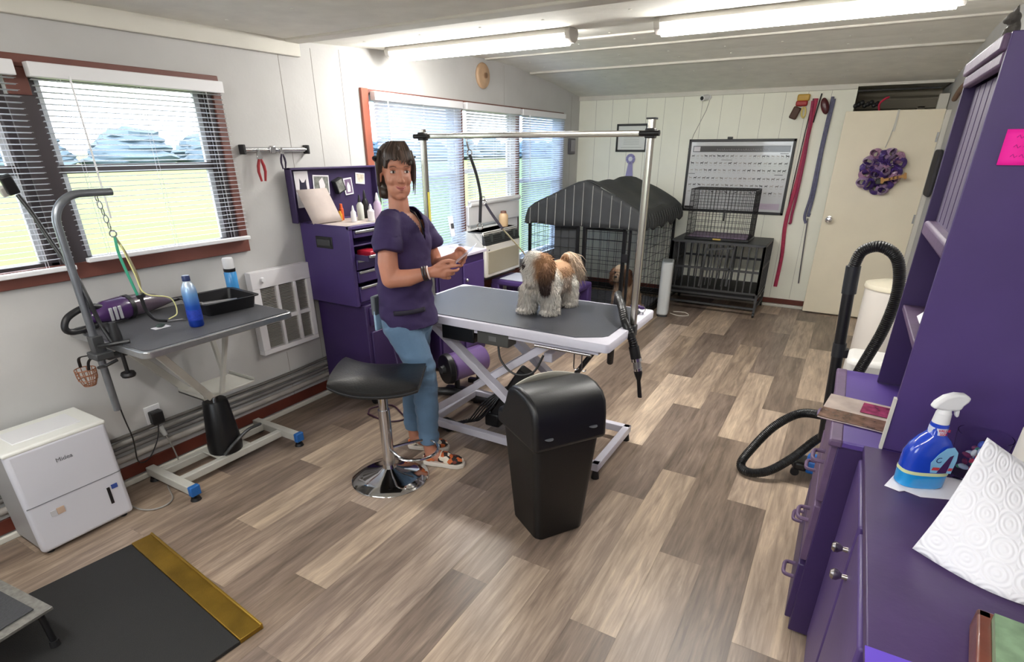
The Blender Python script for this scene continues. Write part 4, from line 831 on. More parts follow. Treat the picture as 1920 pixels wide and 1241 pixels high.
for k in range(8): mb.ell((-.13+k*.025, YB-.01+.01*(k % 2), 1.975+.012*(k % 3)), (.02, .018, .022), n=8, m=6)
part('harness_straps', mb, BLK, t)
mb = MB(); mb.tube(spl([(.075, YB, 1.92), (.06, YB-.01, 1.98), (.09, YB-.01, 2.02), (.125, YB-.01, 2.04)]), .018, 10, flat=.5); part('pink_pad', mb, mat('hot_pink_pad', rgb(206, 52, 84), .5), t)
mb = MB(); mb.tube([(-.14, YB+.0, 2.10), (.5, YB+.0, 2.10)], .008, 8); part('hanging_rod', mb, GRYM, t)
# door
d = thing('door_1', '', '', (.2, 6.6, 0)); del d['label']; del d['category']; d['kind'] = 'structure'
mb = MB(); mb.box((-.195, 6.57, .012), (.575, 6.605, 1.925)); part('door_leaf', mb, CREAM, d, bevel=.003)
mb = MB(); mb.lathe([(0, 0), (.03, 0), (.03, .006), (.012, .01), (.012, .035), (.028, .045), (.031, .06), (.022, .072), (0, .075)], (0, 0, 0), 24)
bmesh.ops.rotate(mb.bm, verts=mb.bm.verts, matrix=Matrix.Rotation(PI/2, 3, 'X')); bmesh.ops.translate(mb.bm, verts=mb.bm.verts, vec=(-.135, 6.57, .96)); part('door_handle', mb, CHR, d)
for z in (.3, 1.0, 1.7): mb = MB(); mb.box((.555, 6.56, z-.04), (.578, 6.572, z+.04)); part('hinge', mb, STEEL, d, bevel=.002)
mb = MB(); mb.box((.5, 6.63, 0), (.575, 6.68, 2.05)); struct('trim_17', mb, TRIMW, bevel=.003)
mb = MB(); mb.box((.545, 6.20, .2), (.58, 6.28, 1.9)); struct('trim_18', mb, TRIMW, bevel=.003)
mb = MB(); mb.box((.55, 5.2, 0), (.58, 6.2, .09)); struct('baseboard_right', mb, MATS['red_brown_baseboard'])
mb = MB(); mb.tube(spl([(.565, 6.1, 1.97), (.56, 5.8, 2.02), (.555, 5.2, 2.04), (.55, 4.9, 2.0)]), .02, 10); solo('wooden_rod', mb, mat('worn_wood_rod', rgb(124, 90, 70), .5), 'brown wooden rod high on the right wall just before the door', 'rod')
mb = MB(); mb.prism(rrect(.36, .36, .05), (.54, 6.0, 1.42), (0, 1, 0), (0, 0, 1), (.03, 0, 0)); solo('dark_bag', mb, mat('dark_bag_cloth', rgb(52, 50, 54), .8), 'dark flat bag hanging on the right wall beside the door', 'bag', bevel=.012)
# wreath on the door
t = thing('mesh_wreath', 'purple ribbon wreath with a tan dog bone sign hanging on the cream door', 'wreath', (.2, 6.56, 1.19))
rp = random.Random(4); c = V((.20, 6.50, 1.415))
WR = [mat('wreath_lilac', rgb(150, 120, 160), .3, sheen=.5, vary=(40, .3)), mat('wreath_violet', rgb(76, 52, 120), .35, vary=(40, .3)), mat('wreath_mauve', rgb(170, 130, 160), .25, vary=(40, .3))]
for k in range(15):
    a = 2*PI*k/15+rp.uniform(-.1, .1); r = .13+rp.uniform(-.015, .03); cc = c+V((r*math.cos(a), rp.uniform(-.01, .02), r*math.sin(a)*1.05)); mb = MB()
    R = Euler((rp.uniform(-.5, .5), rp.uniform(-3, 3), rp.uniform(-.5, .5))).to_matrix()
    mb.grid(lambda u, v: cc+R @ V(((.052+.008*math.sin(v*25))*math.cos(u*2*PI)*(1-.55*abs(v-.5)*2), (v-.5)*.10, (.052+.008*math.cos(v*31))*math.sin(u*2*PI)*(1-.35*abs(v-.5)*2))), 18, 12)
    part('ribbon_loop', mb, WR[k % 3] if rp.random() < .7 else WR[1], t)
for k in range(9):
    a = 2*PI*k/9; r = .055+rp.uniform(-.02, .02); cc = c+V((r*math.cos(a), rp.uniform(-.03, .0), r*math.sin(a))); mb = MB(); R = Euler((rp.uniform(-.6, .6), rp.uniform(-3, 3), rp.uniform(-.6, .6))).to_matrix()
    mb.grid(lambda u, v: cc+R @ V((.04*math.cos(u*2*PI)*(1-.5*abs(v-.5)*2), (v-.5)*.08, .04*math.sin(u*2*PI)*(1-.35*abs(v-.5)*2))), 16, 10); part('ribbon_loop', mb, WR[(k*2) % 3], t)
for k in range(5):
    a = PI*(.1+.2*k)+.3; cc = c+V((.07*math.cos(a)-.01, -.02, .07*math.sin(a)+.02)); mb = MB()
    for q in range(14): b = rp.uniform(0, 6.28); e = rp.uniform(-.6, 1); mb.tube([cc, cc+V((math.cos(b)*.045, -.03*e-.01, math.sin(b)*.045))], [.006, .0015], 5)
    part('curl_cluster', mb, WR[1], t)
mb = MB(); bo = [(-.07, -.012), (-.085, -.03), (-.10, -.022), (-.098, 0), (-.10, .022), (-.085, .03), (-.07, .012), (.07, .012), (.085, .03), (.10, .022), (.098, 0), (.10, -.022), (.085, -.03), (.07, -.012)]
R2 = Euler((0, -.25, 0)).to_matrix()
mb.prism(bo, c+V((.11, -.075, -.055)), R2 @ V((1, 0, 0)), R2 @ V((0, 0, 1)), (0, -.006, 0)); part('bone_sign', mb, mat('tan_sign', rgb(176, 128, 66), .5), t, bevel=.001, label='tan bone shaped sign')
mb = MB()
for k in range(3): p = c+V((.11, -.084, -.055))+R2 @ V((-.03+.03*k, 0, 0)); mb.ell(p, (.008, .001, .01), n=8, m=6)
part('sign_print', mb, mat('dark_brown_print', rgb(92, 60, 34), .6), t)
mb = MB(); mb.box(c+V((-.02, -.06, -.11)), c+V((.05, -.045, -.07))); part('dark_bow', mb, mat('dark_green_bow', rgb(44, 46, 44), .5, vary=(60, .4)), t, bevel=.006)
mb = MB(); mb.tube([c+V((-.01, .04, .20)), (.215, 6.565, 1.78), (.225, 6.566, 1.93)], .004, 6); mb.box((.215, 6.562, 1.75), (.232, 6.568, 1.93)); part('hanger', mb, TRIMW, t)

# ================================================================== KENNEL, CRATES
KX0, KX1, KY0, KY1, KZ = -2.75, -1.61, 5.10, 6.32, 1.0
t = thing('dog_kennel', 'large black wire kennel under a striped black gabled canopy in the back corner', 'kennel', ((KX0+KX1)/2, (KY0+KY1)/2, 0))
for x, y in ((KX0, KY0), (KX1, KY0), (KX0, KY1), (KX1, KY1)): mb = MB(); mb.box((x-.014, y-.014, 0), (x+.014, y+.014, 1.06)); part('corner_post', mb, BLKM, t, bevel=.003)
def wirepanel(nm, o_, u, v, lu, lv, nu, nv, fr=.012, wr=.0022, m=BLKM, par=None, doubles=()):
    o_ = V(o_); u = V(u); v = V(v); mb = MB()
    P = [o_, o_+u*lu, o_+u*lu+v*lv, o_+v*lv]
    for i in range(4): mb.tube([P[i], P[(i+1) % 4]], fr*.7, 6)
    for k in range(1, nu): mb.tube([o_+u*lu*k/nu, o_+u*lu*k/nu+v*lv], wr, 4)
    for k in range(1, nv): mb.tube([o_+v*lv*k/nv, o_+v*lv*k/nv+u*lu], wr, 4)
    return part(nm, mb, m, par)
H = .93
wirepanel('side_panel', (KX0, KY0, .06), (0,1,0), (0,0,1), KY1-KY0, H, 12, 10, par=t)
wirepanel('side_panel', (KX1, KY0, .06), (0,1,0), (0,0,1), KY1-KY0, H, 12, 10, par=t)
wirepanel('back_panel', (KX0, KY1, .06), (1,0,0), (0,0,1), KX1-KX0, H, 12, 10, par=t)
wirepanel('front_panel', (KX0, KY0, .06), (1,0,0), (0,0,1), .52, H, 6, 10, par=t)
wirepanel('kennel_door', (-2.13, KY0-.015, .14), (1,0,0), (0,0,1), .40, .77, 5, 8, fr=.018, par=t)
mb = MB()
mb.box((-2.23, KY0-.012, .0), (-2.205, KY0+.012, 1.0)).box((-2.165, KY0-.012, 0), (-2.14, KY0+.012, 1.0)).box((-1.76, KY0-.012, 0), (-1.738, KY0+.012, 1.0)).box((-1.70, KY0-.012, 0), (-1.68, KY0+.012, 1.0)); part('door_jamb', mb, BLKM, t)
mb = MB(); mb.box((-1.745, KY0-.03, .62), (-1.69, KY0-.01, .70)); part('door_latch', mb, BLK, t, bevel=.004)
mb = MB(); mb.box((-2.48, KY0+.02, .1), (-2.24, KY0+.025, .95)); part('privacy_mesh', mb, mat('dark_mesh', rgb(64, 66, 68), .8, bump=(300, .4)), t)
for a, b in (((KX0, KY0, .03), (KX1, KY0, .03)), ((KX0, KY1, .10), (KX1, KY1, .10)), ((KX0, KY0, .03), (KX0, KY1, .03)), ((KX1, KY0, .03), (KX1, KY1, .03))):
    mb = MB(); mb.bar(a, b, .03, .05); part('floor_rail', mb, BLK, t, bevel=.002)
CAN = mat('black_canopy_cloth', rgb(46, 48, 50), .7, vary=(6, .2), bump=(30, .25)); STR = mat('grey_stripe', rgb(150, 150, 146), .7)
xm = (KX0+KX1)/2+.02
def canx(u):     # canopy cross-section: valance, rounded eave, slope, ridge
    W = (KX1-KX0)/2+.05
    P = [(-W, .925), (-W, .98), (-W+.03, 1.06), (-W+.10, 1.11), (-W*.5, 1.215), (-.06, 1.325), (0, 1.335)]
    P = P+[(-x, z) for x, z in P[::-1][1:]]
    s = u*(len(P)-1); i = min(len(P)-2, int(s)); f = s-i
    return P[i][0]*(1-f)+P[i+1][0]*f, P[i][1]*(1-f)+P[i+1][1]*f
mb = MB()
def cpt(u, v):
    x, z = canx(u); y = KY0-.04+(KY1-KY0+.08)*v
    sag = -.022*math.sin(PI*v)*(1 if z > 1.1 else .3)+.008*math.sin(v*17+x*9)
    zz = z+sag
    if u < .01 or u > .99: zz += .022*math.sin(v*26)
    return V((xm+x, y, zz))
mb.grid(cpt, 48, 20); can = part('canopy', mb, CAN, t, solid=.006)
mb = MB()       # front gable face
N = 40
top = [canx(.0+i/N) for i in range(N+1)]
def gpt(u, v):
    x, z = canx(u); zb = .925+.006*math.sin(u*30)
    return V((xm+x, KY0-.045-.012*math.sin(u*44)*(1-v)*.6-.01*(1-v), zb+(max(z, .93)-zb)*v))
mb.grid(gpt, 64, 6); part('canopy_gable', mb, CAN, t, solid=.005)
mb = MB()
us = []
for k in range(13):
    xt = -.56+1.12*k/12; us.append(min(range(401), key=lambda i: abs(canx(i/400)[0]-xt))/400)
for u in us:
    mb = MB()
    mb.tube([gpt(u, v)+V((0, -.006, 0)) for v in (.02, .25, .5, .75, .96)], .0055, 5, flat=.6)
    part('canopy_stripe', mb, STR, can)
mb = MB()
for k in range(16):
    v = .04+.92*k/15; y = KY0-.04+(KY1-KY0+.08)*v
    mb.tube([(xm+(KX1-KX0)/2+.056, y, .94), (xm+(KX1-KX0)/2+.055, y, .99), (xm+(KX1-KX0)/2+.03, y, 1.055)], .002, 5)
part('side_stripes', mb, mat('faint_stripe', rgb(74, 76, 78), .7), can)
mb = MB(); mb.box((KX0+.06, KY0+.06, .012), (KX1-.06, KY1-.06, .04)); part('floor_pan', mb, mat('grey_bedding', rgb(80, 80, 86), .9, vary=(20, .3)), t, bevel=.01)
# large crate
CX0, CX1, CY0, CY1 = -1.53, -.62, 6.05, 6.62
t = thing('dog_crate', 'grey heavy-bar dog crate on casters below the poster', 'crate', ((CX0+CX1)/2, (CY0+CY1)/2, 0))
def barpanel(nm, o_, u, lu, z0, z1, n, r=.006, w_=.022, m=GRYM, rails=()):
    o_ = V(o_); u = V(u); mb = MB(); 
    for k in range(1, n): p = o_+u*lu*k/n; mb.box(p+V((-r, -r, z0)), p+V((r, r, z1)))
    for z in (z0, z1)+tuple(rails): mb.bar(o_+V((0, 0, z)), o_+u*lu+V((0, 0, z)), w_, w_*.9)
    for q in (o_, o_+u*lu): mb.box(q+V((-w_/2, -w_/2, z0)), q+V((w_/2, w_/2, z1)))
    return part(nm, mb, m, t)
barpanel('front_bars', (CX0, CY0, 0), (1,0,0), CX1-CX0, .24, .72, 13, rails=(.46,))
barpanel('back_bars', (CX0, CY1, 0), (1,0,0), CX1-CX0, .24, .72, 13, rails=(.5,))
barpanel('side_bars', (CX0, CY0, 0), (0,1,0), CY1-CY0, .24, .72, 9, rails=(.5,))
barpanel('side_bars', (CX1, CY0, 0), (0,1,0), CY1-CY0, .24, .72, 9, rails=(.5,))
mb = MB(); mb.box((CX0-.01, CY0-.01, .72), (CX1+.01, CY1+.01, .735)); 
part('top_panel', mb, mat('crate_top', rgb(62, 64, 66), .5, metal=.3, bump=(90, .3)), t, bevel=.003)
mb = MB(); y = CY0-.02
for a, b in (((-1.20, .27), (-1.17, .70)), ((-.93, .30), (-.90, .71))): mb.bar((a[0], y, a[1]), (b[0], y, b[1]), .02, .018, up=(0,1,0))
mb.bar((-1.17, y, .655), (-.90, y, .69), .018, .02).bar((-1.185, y, .45), (-.91, y, .475), .018, .02)
for k in range(1, 5): mb.bar((-1.20+.055*k, y, .29), (-1.17+.055*k, y, .67), .008, .008, up=(0,1,0))
part('crate_door', mb, GRYM, t)
mb = MB(); mb.box((CX0+.02, CY0+.02, .16), (CX1-.02, CY1-.02, .25)); part('plastic_pan', mb, mat('pan_black', rgb(14, 14, 16), .5), t, bevel=.01)
for z in (.19, .09):
    mb = MB(); w_ = .02
    mb.bar((CX0, CY0, z), (CX1, CY0, z), w_, w_).bar((CX0, CY1, z), (CX1, CY1, z), w_, w_).bar((CX0, CY0, z), (CX0, CY1, z), w_, w_).bar((CX1, CY0, z), (CX1, CY1, z), w_, w_); part('base_frame', mb, GRYM, t)
for x in (CX0, CX1):
    for y in (CY0, CY1): mb = MB(); mb.box((x-.011, y-.011, .05), (x+.011, y+.011, .25)); part('leg', mb, GRYM, t); mb = MB(); mb.cyl((x-.01, y, .026), (x+.01, y, .026), .026, n=16); part('caster', mb, BLK, t)
# small wire crate on top
SX0, SX1, SY0, SY1, SZ0, SZ1 = -1.42, -.80, 6.12, 6.50, .737, 1.23
t = thing('wire_crate', 'small black folding wire crate standing on top of the grey crate', 'crate', ((SX0+SX1)/2, (SY0+SY1)/2, SZ0))
for nm, o_, u, lu in (('front_panel', (SX0, SY0, SZ0+.02), (1,0,0), SX1-SX0), ('back_panel', (SX0, SY1, SZ0+.02), (1,0,0), SX1-SX0), ('side_panel', (SX0, SY0, SZ0+.02), (0,1,0), SY1-SY0), ('side_panel', (SX1, SY0, SZ0+.02), (0,1,0), SY1-SY0)):
    wirepanel(nm, o_, u, (0,0,1), lu, SZ1-SZ0-.02, 18 if lu > .5 else 11, 8, fr=.005, wr=.0019, m=BLK, par=t)
wirepanel('top_panel', (SX0, SY0, SZ1), (1,0,0), (0,1,0), SX1-SX0, SY1-SY0, 12, 6, fr=.006, wr=.0017, m=BLK, par=t)
mb = MB(); mb.box((SX0-.01, SY0-.02, SZ0), (SX1+.01, SY1, SZ0+.025)); part('tray', mb, BLK, t, bevel=.006)
mb = MB(); mb.box((SX0+.02, SY0+.01, SZ0+.025), (SX1-.02, SY1-.02, SZ0+.04)); part('mat', mb, mat('mauve_pad', rgb(110, 96, 116), .8, vary=(12, .3)), t, bevel=.004)
mb = MB(); mb.box((-1.14, SY0-.024, SZ0+.008), (-1.06, SY0-.02, SZ0+.022)); part('label', mb, mat('yellow_label', rgb(190, 160, 80), .6), t)
mb = MB(); mb.box((-1.14, SY0-.008, SZ0+.28), (-1.0, SY0-.002, SZ0+.29)).box((-1.07, SY0-.01, SZ0+.2), (-1.055, SY0-.003, SZ0+.31)); part('latch', mb, BLK, t)
# air purifier
t = thing('air_purifier', 'tall slim white air purifier on the floor between kennel and grey crate', 'air purifier', (-1.48, 5.75, 0))
mb = MB(); Rz = Matrix.Rotation(math.radians(12), 3, 'Z'); c = V((-1.475, 5.73, 0))
mb.prism([tuple(p) for p in rrect(.115, .27, .045)], c+V((0, 0, .02)), Rz @ V((1,0,0)), Rz @ V((0,1,0)), (0, 0, .54)); part('housing', mb, mat('purifier_white', rgb(198, 202, 204), .45), t, bevel=.012, seg=3)
mb = MB(); mb.prism(rrect(.085, .20, .03), c+V((0, 0, .558)), Rz @ V((1,0,0)), Rz @ V((0,1,0)), (0, 0, .006)); part('top_panel', mb, mat('purifier_top', rgb(150, 154, 156), .3), t)
mb = MB(); mb.prism(rrect(.1, .25, .03), c, Rz @ V((1,0,0)), Rz @ V((0,1,0)), (0, 0, .02)); part('base', mb, GRYM, t)
mb = MB(); mb.tube(spl([c+V((.07, .05, .006)), c+V((.18, .0, .005)), c+V((.26, .06, .005)), c+V((.2, .16, .005)), c+V((.08, .14, .005))]), .004, 6); part('cord', mb, TRIMW, t)

# ================================================================== RIGHT SIDE: hutch, cabinets, vacuum
t = thing('drawer_chest', 'purple drawer chest under the tall hutch, mauve worn edges and curved pulls', 'chest of drawers', (.34, 2.1, 0))
mb = MB(); mb.box((.125, 1.765, .02), (.575, 2.42, .775)); part('chest_body', mb, PURD, t, bevel=.003)
mb = MB(); mb.box((.10, 1.755, .775), (.577, 2.44, .797)); part('chest_top', mb, mat('bright_purple_paint', rgb(86, 64, 140), .4, vary=(5, .06)), t, bevel=.005)
mb = MB(); mb.box((.097, 1.752, .774), (.135, 2.443, .7985)); part('chest_top_edge', mb, MAUVE, t, bevel=.006, label='worn mauve front edge')
for z0, z1 in ((.56, .765), (.32, .54), (.06, .30)):
    mb = MB(); mb.box((.105, 1.78, z0), (.13, 2.40, z1)); d = part('drawer', mb, MAUVE if z0 > .3 else PURD, t, bevel=.004)
    for y in (1.90, 2.27):
        mb = MB(); zc = (z0+z1)/2; mb.tube(spl([(.108, y-.04, zc), (.075, y-.035, zc), (.07, y, zc), (.075, y+.035, zc), (.108, y+.04, zc)]), .007, 8); part('drawer_pull', mb, MAUVE, d)
t = thing('hutch', 'tall purple hutch with plank door and open shelf standing on the drawer chest', 'hutch', (.4, 2.06, .80))
HX, HY0, HY1, HZ0, HZ1 = .232, 1.76, 2.36, .80, 1.835
mb = MB(); mb.box((HX, HY0, HZ0), (.577, HY0+.018, HZ1)); part('side_panel', mb, PUR, t, bevel=.002)
mb = MB(); mb.box((HX, HY1-.018, HZ0), (.577, HY1, HZ1)); part('side_panel', mb, PURD, t, bevel=.002)
mb = MB(); mb.box((.56, HY0+.018, HZ0), (.577, HY1-.018, HZ1)); part('back_panel', mb, PURD, t)
mb = MB(); mb.box((HX+.0, HY0+.018, 1.79), (.577, HY1-.018, 1.81)); part('top_board', mb, MAUVE, t, bevel=.003)
mb = MB(); mb.box((HX-.012, HY0+.018, 1.80), (HX+.03, HY1-.018, 1.835)).box((HX-.004, HY0+.018, 1.77), (HX+.02, HY1-.018, 1.80)); part('crown_moulding', mb, MAUVE, t, bevel=.006)
mb = MB(); mb.box((HX+.0, HY0+.018, 1.34), (.577, HY1-.018, 1.385)); part('rail_board', mb, MAUVE, t, bevel=.01, seg=3)
mb = MB(); mb.box((HX+.03, HY0+.02, 1.385), (HX+.045, HY1-.02, 1.77)); part('plank_door', mb, mat('lavender_wood', rgb(106, 94, 120), .55, vary=(9, .12), bump=(14, .5), stretch=(1, 8, .6)), t, label='lavender door with plank grooves')
mb = MB()
for k in range(1, 6): y = HY0+.02+(HY1-HY0-.04)*k/6; mb.box((HX+.0285, y-.0015, 1.39), (HX+.0305, y+.0015, 1.77))
part('plank_grooves', mb, mat('groove_purple', rgb(84, 66, 104), .7), t, smooth=False)
mb = MB(); mb.box((HX+.01, HY0+.018, 1.08), (.56, HY1-.018, 1.10)); part('shelf', mb, MAUVE, t, bevel=.003)
mb = MB(); mb.box((.2245, 1.754, .80), (.2325, 1.772, .96)); part('edge_strip', mb, TRIMW, t, label='short white edge strip')
mb = MB(); mb.prism([(-.04, 0), (.04, 0), (0, .045)], (.31, 2.08, 1.101), (1, 0, 0), (0, 0, 1), (0, .10, 0)); solo('tent_card', mb, CLOTHW, 'small white folded card on the open shelf of the hutch', 'card')
t = thing('sticky_note', 'bright pink sticky note with handwriting on the side of the hutch', 'sticky note', (.325, 1.758, 1.56))
PKN = mat('hot_pink_paper', rgb(255, 24, 170), .7)
mb = MB(); mb.grid(lambda u, v: V((.278+.11*u, 1.7575-.004*(1-v)**2, 1.567+.075*v)), 3, 6); part('note_paper', mb, PKN, t, solid=.0006)
mb = MB(); rq = random.Random(2)
for ln in range(3):
    z = 1.625-ln*.02
    for k in range(5):
        x = .296+k*.017+rq.uniform(0, .003); mb.tube([(x, 1.7545, z), (x+.004, 1.7545, z+.005), (x+.008, 1.7545, z-.002), (x+.012, 1.7545, z+.002)], .0005, 4)
part('handwriting', mb, mat('faint_ink', rgb(150, 30, 120), .6), t)
# cat figurine
cz0 = 1.836
bmc = blobmesh([('e', (.285, 2.16, cz0+.025), (.022, .03, .026)), ('e', (.282, 2.15, cz0+.05), (.016, .02, .028)), ('e', (.275, 2.145, cz0+.078), (.017, .018, .016)), ('e', (.262, 2.145, cz0+.073), (.008, .009, .007)),
    ('c', (.276, 2.133, cz0+.088), (.277, 2.130, cz0+.106), .007, .002), ('c', (.277, 2.157, cz0+.088), (.279, 2.161, cz0+.106), .007, .002), ('c', (.268, 2.14, cz0+.05), (.262, 2.14, cz0+.004), .007, .008), ('c', (.31, 2.17, cz0+.015), (.315, 2.11, cz0+.01), .008, .005)], .0028, 2)
mbx = MB(); mbx.bm.free(); mbx.bm = bmc
solo('cat_figurine', mbx, mat('dark_pewter', rgb(82, 78, 74), .5, bump=(120, .5), vary=(60, .25)), 'small dark cat figurine sitting on top of the hutch', 'figurine')
# near cabinet
t = thing('near_cabinet', 'purple cabinet with two doors and silver knobs in the near right corner', 'cabinet', (.38, 1.1, 0))
mb = MB(); mb.box((.205, .45, .0), (.575, 1.75, .775)); part('cabinet_body', mb, mat('violet_paint', rgb(76, 56, 112), .42, vary=(4, .08), bump=(40, .05)), t, bevel=.003)
mb = MB(); mb.box((.188, .43, .775), (.578, 1.755, .80)); part('countertop', mb, mat('scuffed_purple_top', rgb(66, 46, 90), .4, vary=(7, .12), bump=(25, .12)), t, bevel=.003)
for y0, y1, k in ((1.36, 1.735, 1.405), (.95, 1.335, 1.29)):
    mb = MB(); mb.box((.182, y0, .06), (.206, y1, .765)); d = part('cabinet_door', mb, MATS['violet_paint'], t, bevel=.007, seg=3)
    mb = MB(); z = .66; mb.lathe([(0, 0), (.007, 0), (.006, .012), (.013, .022), (.014, .03), (.009, .036), (0, .037)][::-1], (0, 0, 0), 20, 'x')
    for v in mb.bm.verts: v.co = V((.182-v.co.x, k+v.co.y, z+v.co.z))
    part('door_knob', mb, mat('satin_nickel', rgb(170, 164, 162), .25, metal=1), d)
mb = MB(); mb.box((.185, .5, .8005), (.40, .92, .803)); solo('counter_mat', mb, mat('bright_violet_sheet', rgb(96, 66, 190), .5), 'bright violet sheet at the front edge of the near countertop', 'sheet')
# magazine on chest
t = thing('magazine', 'glossy brochure lying across the front edge of the drawer chest', 'brochure', (.16, 2.0, .80))
Rz = Matrix.Rotation(math.radians(-8), 3, 'Z')
mb = MB(); mb.box((-.095, -.115, 0), (.10, .115, .003), Rz, (.165, 2.0, .7995)); part('page', mb, mat('brochure_pale', rgb(196, 180, 172), .2, vary=(8, .3), coat=.6), t)
mb = MB(); mb.box((-.095, -.115, .0032), (.10, -.03, .0045), Rz, (.165, 2.0, .8015)); part('photo_strip', mb, mat('brochure_brown', rgb(120, 92, 78), .2, vary=(30, .5), coat=.6), t)
mb = MB(); mb.box((.01, .0, .0032), (.10, .09, .0045), Rz, (.165, 2.0, .8015)); part('colour_block', mb, mat('brochure_magenta', rgb(150, 60, 96), .2, vary=(40, .5), coat=.6), t)
# spray cleaner
t = thing('cleaner_bottle', 'blue glass cleaner spray bottle with white trigger on the near counter', 'spray bottle', (.315, 1.59, .803))
bc = V((.306, 1.585, .8035)); Rb = Matrix.Rotation(math.radians(24), 3, 'Z')
def bp(x, y, z): return bc+Rb @ V((x, y, z))
def sect(zs, m, nm, n=28, lb=None):
    mb = MB(); R = []
    for z, a, b, dx in zs:
        R.append([bp(dx+a*math.copysign(abs(math.cos(2*PI*k/n))**.7, math.cos(2*PI*k/n)), b*math.copysign(abs(math.sin(2*PI*k/n))**.7, math.sin(2*PI*k/n)), z) for k in range(n)])
    mb.rings(R); return part(nm, mb, m, t, label=lb)
CB = mat('cobalt_plastic', rgb(26, 66, 190), .15, coat=.7)
sect([(0, .050, .028, 0), (.004, .055, .031, 0), (.04, .056, .032, 0)], mat('cyan_liquid', rgb(30, 150, 220), .15, coat=.5), 'liquid_base', lb='bright cyan lower band')
sect([(.04, .0565, .0325, 0), (.049, .0565, .0325, 0)], mat('pale_band', rgb(214, 222, 170), .4), 'label_band')
sect([(.049, .056, .032, 0), (.09, .055, .031, 0), (.115, .048, .028, .002), (.135, .034, .024, .003), (.146, .022, .020, .003), (.15, .020, .019, .004), (.175, .018, .018, .004), (.178, .015, .015, .004)], CB, 'bottle_body')
mb = MB(); lab = [(-.002, .052), (.046, .052), (.049, .09), (.046, .112), (.034, .126), (.018, .122), (.004, .105), (-.008, .08)]
mb.prism(lab, bp(0, -.0325, 0), Rb @ V((1,0,0)), (0,0,1), Rb @ V((0, -.0012, 0))); part('front_label', mb, mat('pale_blue_label', rgb(130, 186, 222), .3), t, label='pale blue label')
mb = MB(); mb.prism([(.012, .053), (.034, .053), (.036, .08), (.038, .105), (.03, .1), (.022, .08)], bp(0, -.034, 0), Rb @ V((1,0,0)), (0,0,1), Rb @ V((0, -.0006, 0))); part('label_figure', mb, mat('deep_purple_print', rgb(60, 16, 84), .4), t)
mb = MB(); mb.prism([(-.002, .06), (.014, .06), (.016, .068), (0, .068)], bp(0, -.034, 0), Rb @ V((1,0,0)), (0,0,1), Rb @ V((0, -.0006, 0))).prism([(.036, .06), (.045, .06), (.046, .068), (.037, .068)], bp(0, -.034, 0), Rb @ V((1,0,0)), (0,0,1), Rb @ V((0, -.0006, 0))); part('label_red_patch', mb, mat('red_print', rgb(200, 60, 70), .4), t)
mb = MB(); mb.tube([bp(.004, 0, .15), bp(.004, 0, .168)], .0205, 24); part('neck_tag', mb, mat('neck_tag_white', rgb(206, 212, 232), .4), t)
text('neck_text', 'VALUE\nSIZE', .0095, mat('red_letters', rgb(208, 30, 50), .5), t, bp(.006, -.0212, .159), Rb @ V((1,0,0)), (0,0,1), ext=.0003)
text('label_text', 'C', .02, mat('navy_letters', rgb(24, 40, 110), .5), t, bp(.008, -.0345, .088), Rb @ V((1,0,.25)), (-.1,0,1), ext=.0003)
mb = MB(); mb.tube([bp(.004, 0, .178), bp(.004, 0, .205)], [.0185, .0165], 24).tube([bp(.004, 0, .205), bp(.004, 0, .215)], [.016, .013], 20); part('collar', mb, WHT, t)
mb = MB(); hd = [(-.030, .218), (-.024, .234), (-.008, .250), (.014, .258), (.036, .257), (.050, .248), (.047, .237), (.039, .227), (.036, .216), (.028, .213), (.006, .212)]
mb.prism(hd, bp(0, .011, 0), Rb @ V((1,0,0)), (0,0,1), Rb @ V((0, -.022, 0))); part('spray_head', mb, WHT, t, bevel=.006, seg=3)
mb = MB(); mb.prism([(.026, .214), (.036, .214), (.038, .198), (.034, .194), (.030, .2)], bp(0, .005, 0), Rb @ V((1,0,0)), (0,0,1), Rb @ V((0, -.010, 0))); part('trigger', mb, WHT, t, bevel=.002)
# paper under it
mb = MB(); pp = [(-.085, -.01), (-.06, -.035), (-.045, -.03), (-.02, -.055), (.06, -.06), (.15, -.035), (.17, .03), (.06, .06), (-.03, .05)]
mb.prism(pp, (.305, 1.575, .8005), Rb @ V((1,0,0)), Rb @ V((0,1,0)), (0, 0, .0022)); solo('paper_napkin', mb, CLOTHW, 'crumpled white paper towel under the blue spray bottle', 'paper towel', bevel=.001)
# glass jar with coloured clips
t = thing('glass_jar', 'clear tapered jar of coloured hair bows behind the paper towel', 'jar', (.46, 1.66, .80))
jc = V((.428, 1.688, .801))
GJ = mat('clear_jar_glass', (.96, .97, 1), .03, trans=1); GJ.node_tree.nodes['Principled BSDF'].inputs['IOR'].default_value = 1.12
mb = MB(); mb.lathe([(0, 0), (.042, 0), (.047, .01), (.058, .115), (.058, .13), (.0565, .13), (.0565, .116), (.0455, .012), (0, .006)], jc, 32); part('jar_glass', mb, GJ, t)
rj = random.Random(8)
for k in range(26):
    a = rj.uniform(0, 6.28); r = rj.uniform(0, .03); z = .014+.0032*k; mb = MB(); mb.ell(jc+V((r*math.cos(a), r*math.sin(a), z)), (rj.uniform(.008, .013), rj.uniform(.006, .01), .006), Euler((rj.random()*3, rj.random()*3, 0)).to_matrix(), 10, 6)
    if k % 1 == 0: solo('hair_bow', mb, mat('bow_%d' % (k % 6), [rgb(200, 60, 90), rgb(60, 80, 170), rgb(210, 214, 220), rgb(60, 140, 120), rgb(120, 40, 90), rgb(176, 190, 214)][k % 6], .5), 'tiny coloured hair bow inside the clear jar on the counter', 'hair bow', group='hair bows in the jar')
